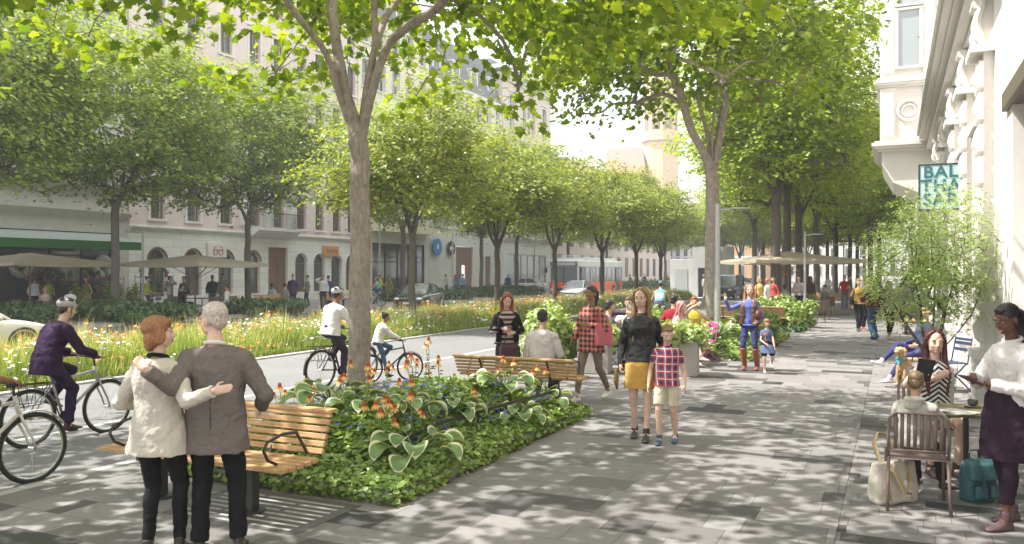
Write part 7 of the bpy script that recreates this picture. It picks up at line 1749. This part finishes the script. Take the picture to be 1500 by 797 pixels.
person('little girl in a denim dress holding a lolly beside the waving woman', Lk, Rk, H=1.03, fem=True, child=True, top=denim, bottom=blackc, legs='shorts', skirt=(denim, .62, .07), det=1, hem=.0, sleeve='short', hair=(.26, .12, .045), hs='bob', sk=pale, shoes=(.62, .57, .50), fl=(-.12, -.18, .20), fr=(.04, .02, .06), hr=(.05, .17, .58), hl=(-.12, .17, .52), er=(.8, -.5, -.3), kl=(-.1, 1, 0), head=(6, -4, 0),
   extra=lambda r, I: (lambda b: (b.tube([(.05, .20, .56), (.05, .19, .74)], .004, 5), b.ell((.05, .19, .76), (.035, .012, .035)), b.build('lolly', mat('orange_lolly', (.5, .16, .08), .3, var=0), r, smooth=True), (lambda q: (q.tube([(.115*cos(a), .09*sin(a), .50) for a in [2*pi*i/16 for i in range(16)]], .014, 6, closed=True), q.build('sash', cloth('coral', (.50, .06, .08)), r)))(MB())))(MB()))
# --- walkers up the promenade
person('woman in a mustard top and black trousers walking towards us', D(1258, 27.0), face(-4), H=1.72, fem=True, top=cloth('mustard', (.32, .20, .05)), bottom=cloth('coal', (.02, .022, .025)), legs='slim', det=1, hair=(.22, .12, .05), hs='short', sk=tan_, fr=(.07, .12, .085), fl=(-.07, -.14, .11), extra=shoulderbag(blackc, 1))
person('tall man in a grey jumper walking beside the woman in mustard', D(1271, 27.4), face(6), H=1.82, top=cloth('olive_grey', (.11, .10, .08)), bottom=cloth('coal', (.02, .022, .025)), det=1, hair=(.02, .012, .01), sk=brown_, shoes=(.45, .05, .03), fl=(-.08, .12, .085), fr=(.08, -.14, .12))
person('person in wide blue jeans and a dark top striding away to the left', D(1279, 23.6), face(200), H=1.76, top=cloth('maroon', (.07, .02, .02)), bottom=cloth('wide_jeans', (.045, .09, .15), .9, .5), legs='flared', det=1, hair=(.05, .02, .015), hs='long', sk=tan_, fr=(.10, .06, .085), fl=(-.12, -.20, .13), shoes=(.02, .02, .025), hl=(-.16, .30, 1.2))
person('woman in a grey lace top and black trousers walking near the potted tree', D(1302, 23.9), face(10), H=1.68, fem=True, top=cloth('grey_lace', (.27, .25, .21)), bottom=blackc, legs='crop', det=1, sleeve='short', hair=(.15, .09, .04), hs='long', sk=tan_, shoes=(.48, .32, .22), fr=(.07, .10, .085), fl=(-.07, -.08, .095))
# --- cafe corner
sit('person in blue jeans and white ankle boots with one leg crossed sitting by the facade', D(1352, 14.6), 274, H=1.78, fem=True, top=cloth('slate_top', (.05, .06, .12)), bottom=cloth('navy_jeans', (.045, .05, .14), .9, .4), legs='slim', det=1, sk=tan_, hair=(.02, .015, .01), hs='bun', shoes=(.68, .66, .64), fr=(.04, .74, .36), fl=(-.10, .66, .085), kr=(.1, .2, 1), pel=(0, 0, .56), lean=-8, hr=(.18, .25, .66), hl=(-.2, .22, .66))
Ls = D(1367, 8.2); zeb = pattern_mat('zebra_stripe', 'diag', (.62, .60, .58), (.012, .012, .014), .05)
def holdtab(root, I):
    a, b_ = I['wr'][1], I['wr'][-1]; c = (a+b_)/2+Vector((.0, .075, .115)); M_ = Matrix.Rotation(R(-14), 3, 'X') @ Matrix.Rotation(R(-8), 3, 'Y'); b = MB(); b.box(c, (.155, .012, .225), rot=M_); o = b.build('tablet', mat('tablet_case', (.03, .028, .04), .5, var=.05), root, bevel=.006)
sit('smiling woman with dark red hair in a black and white striped dress', Ls, -4, H=1.79, fem=True, top=zeb, bottom=zeb, legs='skirt', skirt=(zeb, .75, 0), det=2, sleeve='none', neck='tight', hem=.03, sk=pale, hair=(.085, .018, .018), hs='verylong', lean=3, head=(-6, 4, 0), shoes=(.05, .03, .03),
    hr=LOC(Ls, face(-4), W3(1340, 560, 7.80)), hl=LOC(Ls, face(-4), W3(1355, 559, 7.78)), er=(1, -.1, -.9), el=(-1.2, -.1, -.5), wrist_r=(0, .2, 1), wrist_l=(0, .2, 1), open_r=(0, 1, .1), open_l=(0, 1, .1), grip=(True, True), fr=(.17, .34, .085), fl=(-.05, .40, .085), extra=holdtab)
hood = cloth('oat_hoodie', (.40, .38, .33), .95, .4, .3)
def hoodie(root, I):
    nb, up, X, Y, k = I['nb'], I['up'], I['X'], I['Y'], I['k']; b = MB()
    b.rings([[nb+X*(r_*cos(a))*k+Y*((r_*.9*sin(a))-.03+dy)*k+up*(z-(.05 if sin(a) > 0 else 0))*k for a in [2*pi*i/22 for i in range(22)]] for r_, z, dy in ((.075, -.08, 0), (.115, -.03, -.02), (.118, .02, -.03), (.085, .055, -.02))]); b.ell(nb-Y*.105*k-up*.05*k, (.10*k, .055*k, .085*k), None, 14, 10)
    remeshed(b, 'hood', hood, root, .008, 2, .012, .05)
sit('small boy in an oatmeal hooded top sitting on the near slat chair', D(1341, 6.9), 140, H=1.26, child=True, top=hood, bottom=cloth('charcoal', (.035, .03, .03)), det=2, neck='loose', hem=.05, sk=tan_, hair=(.13, .085, .04), hs='crop', shoes=(.03, .028, .026), pel=(0, .0, .515), fr=(.12, .38, .14), fl=(-.08, .36, .13), hr=(.14, .30, .68), hl=(-.14, .30, .68), head=(0, -6, 0), extra=hoodie)
Lq, Rq = D(1482, 6.3), face(282)
apron = cloth('aubergine', (.030, .016, .028), .9, .5)
def waitress(root, I):
    P, k = I['P'], I['k']; b = MB(); hp = P
    b.rings([oval(hp+Vector((0, .015+dy, z*k)), Vector((1, 0, 0)), Vector((0, 1, 0)), rx*k, ry*k, 26, 2.3) for z, rx, ry, dy in ((.13, .152, .125, 0), (.06, .175, .14, 0), (-.10, .20, .165, .01), (-.28, .215, .17, .02), (-.42, .205, .16, .03))]); remeshed(b, 'apron', apron, root, .008, 2, .035, .11)
    a = I['wr'][-1]; c = a+Vector((.05, .12, .035)); b = MB(); b.box(c, (.10, .16, .012), rot=Matrix.Rotation(R(25), 3, 'X')); b.build('notepad', mat('notepad_cover', (.10, .05, .07), .6, var=0), root); q = MB(); w = I['wr'][1]; q.tube([w+Vector((-.03, .08, .0)), w+Vector((-.035, .02, .11))], .004, 6); q.build('pencil', white, root)
person('waitress in a white shirt and long dark apron writing on a pad', Lq, Rq, H=1.71, fem=True, top=cloth('white_blouse', (.68, .63, .61), .8, .5), bottom=apron, legs='crop', det=2, neck='loose', hem=.02, sk=dark_, hair=(.012, .008, .010), hs='braids', shoes=(.10, .055, .06), head=(6, -16, 0),
   hl=(-.08, .27, 1.10), hr=(.06, .30, 1.14), er=(.8, -.7, -.6), el=(-.8, -.7, -.6), fr=(.10, -.10, .085), fl=(-.09, .14, .085), grip=(True, True), collar=cloth('white_blouse', (.68, .63, .61)), wrist_l=(.3, .8, 0), open_l=(0, 0, 1), wide=.97, extra=waitress)

# --- people farther off: (label, column, depth, facing, height, female, top, bottom, hair style, hair, seated, extras)
navy, greyc, whitec, jean = (.025, .03, .06), (.22, .21, .20), (.60, .58, .56), (.06, .09, .15); hd, hb, hl_ = (.015, .012, .01), (.10, .055, .03), (.35, .22, .10)
far = [
 ('waiter in a grey shirt and tie with a black apron on the promenade terrace', 1170, 36.0, -40, 1.80, 0, (.30, .28, .28), (.015, .015, .016), 'short', hd, 0, dict(hl=(-.10, .25, 1.15), hr=(.10, .22, 1.12), det=1)),
 ('woman in a patterned brown dress standing behind the terrace table', 1187, 39.5, 5, 1.74, 1, (.12, .08, .06), (.12, .08, .06), 'long', hd, 0, dict(dress=1)),
 ('man in a white shirt seated with his back to us on the promenade terrace', 1149, 37.5, 165, 1.78, 0, whitec, greyc, 'short', hd, 1, {}),
 ('seated man in a grey suit holding a cup on the promenade terrace', 1208, 37.6, 280, 1.78, 0, (.20, .20, .19), (.16, .16, .15), 'crop', hd, 1, dict(neck='jacket')),
 ('man in a bright red shirt and jeans beside the long bench', 1237, 43.5, -20, 1.78, 0, (.48, .03, .02), (.13, .20, .30), 'short', hb, 0, dict(sleeve='short')),
 ('woman in a yellow jacket with a pink bag behind the waving woman', 1113, 35.5, 10, 1.72, 1, (.55, .47, .12), greyc, 'bob', hl_, 0, dict(extra=shoulderbag(MATS['rose_leather'], 1))),
 ('blonde woman in a white coat beside the person in red on the terrace', 1124, 34.0, 60, 1.68, 1, whitec, whitec, 'bob', (.30, .10, .04), 0, {}),
 ('person in a red patterned top at the left of the terrace', 1133, 35.0, -60, 1.74, 1, (.42, .07, .05), navy, 'short', hb, 0, {}),
 ('pale figure standing at the kiosk doorway', 1031, 61, 90, 1.75, 0, (.40, .39, .38), (.35, .34, .33), 'short', (.3, .3, .3), 0, {}),
 ('man in a navy jacket in the bed shade past the bus', 944, 88, 20, 1.78, 0, navy, navy, 'short', hd, 0, {}),
 ('person in a grey green coat walking past the bus', 923, 90, -60, 1.72, 0, (.20, .22, .17), greyc, 'short', hb, 0, {}),
 ('person in brown clothes far past the bus', 977, 100, 0, 1.75, 0, (.20, .16, .08), greyc, 'short', hb, 0, {}),
 ('person in a yellow green vest far past the bus', 984, 96, 0, 1.7, 1, (.40, .45, .08), greyc, 'short', hb, 0, {}),
 ('pale dressed person far along the promenade behind the man in red', 1213, 60, 180, 1.72, 1, whitec, whitec, 'bob', hl_, 0, {}),
 ('man in a white shirt and dark trousers at the flower shop terrace', 50, 36.0, 170, 1.76, 0, (.52, .52, .55), (.02, .02, .02), 'short', (.05, .04, .03), 0, {}),
 ('blonde woman in a pale dress seated on the shop terrace', 66, 33.8, 50, 1.72, 1, (.42, .38, .33), (.3, .27, .22), 'bob', hl_, 1, dict(sleeve='none')),
 ('man in a white shirt seated with his back to us before the flower shop', 103, 33.2, 185, 1.76, 0, whitec, greyc, 'short', hd, 1, {}),
 ('woman in an olive dress standing before the flower shop', 126, 36.5, -10, 1.76, 1, (.16, .17, .04), (.10, .06, .05), 'bun', hd, 0, dict(dress=1, sleeve='none')),
 ('woman in a lime cardigan standing by the plant rack', 216, 37.5, 100, 1.74, 1, (.42, .47, .06), (.12, .03, .05), 'bun', hd, 0, dict(hr=(.2, .28, 1.0))),
 ('woman in a yellow green top inside the terrace behind the man in white', 71, 39.0, 200, 1.68, 1, (.32, .38, .06), greyc, 'short', hd, 0, {}),
 ('man in beige with both hands at his head before the arcade', 249, 37.6, 95, 1.76, 0, (.33, .30, .25), (.16, .16, .14), 'short', hd, 0, dict(hr=(.22, .05, 1.52), hl=(-.18, .12, 1.50), er=(1, .5, 0), el=(-1, .5, 0))),
 ('man in a dark suit seated with a raised glass by the arcade', 266, 37.4, 100, 1.80, 0, (.03, .02, .04), (.03, .02, .04), 'short', hd, 1, dict(neck='jacket', hr=(.15, .40, 1.05))),
 ('woman in grey blue standing behind the seated man in the dark suit', 269, 39.5, 0, 1.74, 1, (.20, .22, .26), greyc, 'short', hd, 0, {}),
 ('man in a black jacket and jeans standing before the arcade', 311, 40.5, 15, 1.80, 0, (.02, .022, .025), jean, 'short', hd, 0, dict(neck='jacket')),
 ('tall man in a grey checked shirt standing beside the man in black', 326, 40.5, -5, 1.86, 0, (.28, .26, .24), (.3, .27, .22), 'short', hd, 0, {}),
 ('man in a white shirt and cream trousers seated by the arcade', 333, 38.0, 262, 1.78, 0, whitec, (.42, .38, .32), 'short', hd, 1, {}),
 ('man in a light blue shirt seated on the far pavement bench', 399, 42.3, 150, 1.78, 0, (.30, .42, .50), greyc, 'short', hd, 1, dict(neck='loose')),
 ('man in a grey shirt seated on the far pavement bench', 417, 42.3, 160, 1.78, 0, (.24, .23, .21), greyc, 'short', hd, 1, dict(neck='loose')),
 ('man in an open dark plum coat walking on the far pavement', 429, 43.5, 10, 1.84, 0, (.05, .03, .07), (.02, .025, .05), 'short', hd, 0, dict(neck='jacket', fr=(.08, .15, .085), fl=(-.08, -.15, .1), hem=.22)),
 ('woman in a grey coat carrying a yellow bag on the far pavement', 450, 47, -60, 1.76, 1, (.20, .20, .17), (.02, .02, .02), 'bun', hd, 0, dict(extra=shoulderbag(mat('yellow_bag', (.50, .36, .03), .5, var=0), 1, zoff=-.12))),
 ('man in a white hooded top with his hand to his brow on the far pavement', 473, 43.5, 20, 1.80, 0, (.52, .52, .50), (.03, .03, .035), 'short', hd, 0, dict(hr=(.15, .15, 1.62), er=(1, .4, -.2), neck='loose', fr=(.08, .14, .085), fl=(-.08, -.1, .1))),
 ('person in dark blue half hidden behind the man in the white hooded top', 481, 45.5, 160, 1.76, 0, (.05, .07, .16), navy, 'short', hd, 0, {}),
 ('person in a bright yellow top behind the woman cycling', 557, 56, 100, 1.76, 1, (.50, .52, .06), greyc, 'short', hb, 0, dict(hr=(.3, .3, 1.1))),
 ('woman in a short olive green dress before the glass shopfront', 570, 54, 170, 1.72, 1, (.20, .22, .05), (.2, .15, .1), 'bun', hb, 0, dict(dress=1, sleeve='none')),
 ('person in a white shirt before the round signs', 653, 66, 60, 1.78, 0, (.50, .50, .46), (.10, .12, .08), 'short', hd, 0, {}),
 ('woman in denim and jeans facing us near the round signs', 667, 65, 0, 1.72, 1, (.16, .20, .24), jean, 'long', hd, 0, {}),
 ('man in a light blue shirt seen from behind near the round signs', 678, 65, 180, 1.80, 0, (.20, .36, .52), (.08, .04, .05), 'short', hd, 0, {}),
 ('man in a navy shirt sitting on the shrub bed rim left of the bus', 744, 72, 10, 1.78, 0, (.04, .06, .16), navy, 'short', hd, 0, {}),
]
for (lab, px, d, fc, H, fem, tc, bc, hs_, hc_, seated, ex) in far:
    ex = dict(ex); kw = dict(H=H, fem=bool(fem), top=cloth('%.2f_%.2f_%.2f' % tc, tc), bottom=cloth('%.2f_%.2f_%.2f' % bc, bc), hs=hs_, hair=hc_, sk=(pale, tan_, tan_, brown_)[px % 4], det=0, legs='slim' if fem else 'trousers', hem=.05)
    if ex.pop('dress', 0): kw.update(legs='skirt', skirt=(kw['top'], .9, .03), hem=.02)
    if not seated and 'fr' not in ex and px % 3 == 0: kw.update(fr=(.09, .10, .085), fl=(-.09, -.08, .09))
    kw.update(ex)
    (sit if seated else (lambda l_, lo, f_, **k_: person(l_, lo, face(f_), **k_)))(lab, D(px, d), fc, **kw)
# ------------------------------------------------------------------ haze: one closed box of thin pale air around everything
b = MB(); b.b2(-950, 950, -120, 1900, -1.7, 68)
hz = bpy.data.materials.new('haze_air'); hz.use_nodes = True; hn = hz.node_tree.nodes; hn.remove(hn['Principled BSDF'])
pv = hn.new('ShaderNodeVolumePrincipled'); pv.inputs['Color'].default_value = (.97, .98, 1, 1); pv.inputs['Density'].default_value = .0013; pv.inputs['Anisotropy'].default_value = .0
hz.node_tree.links.new(pv.outputs[0], hn['Material Output'].inputs['Volume'])
tag(b.build('haze', hz), kind='stuff', label='thin pale summer haze filling the street', cat='haze')
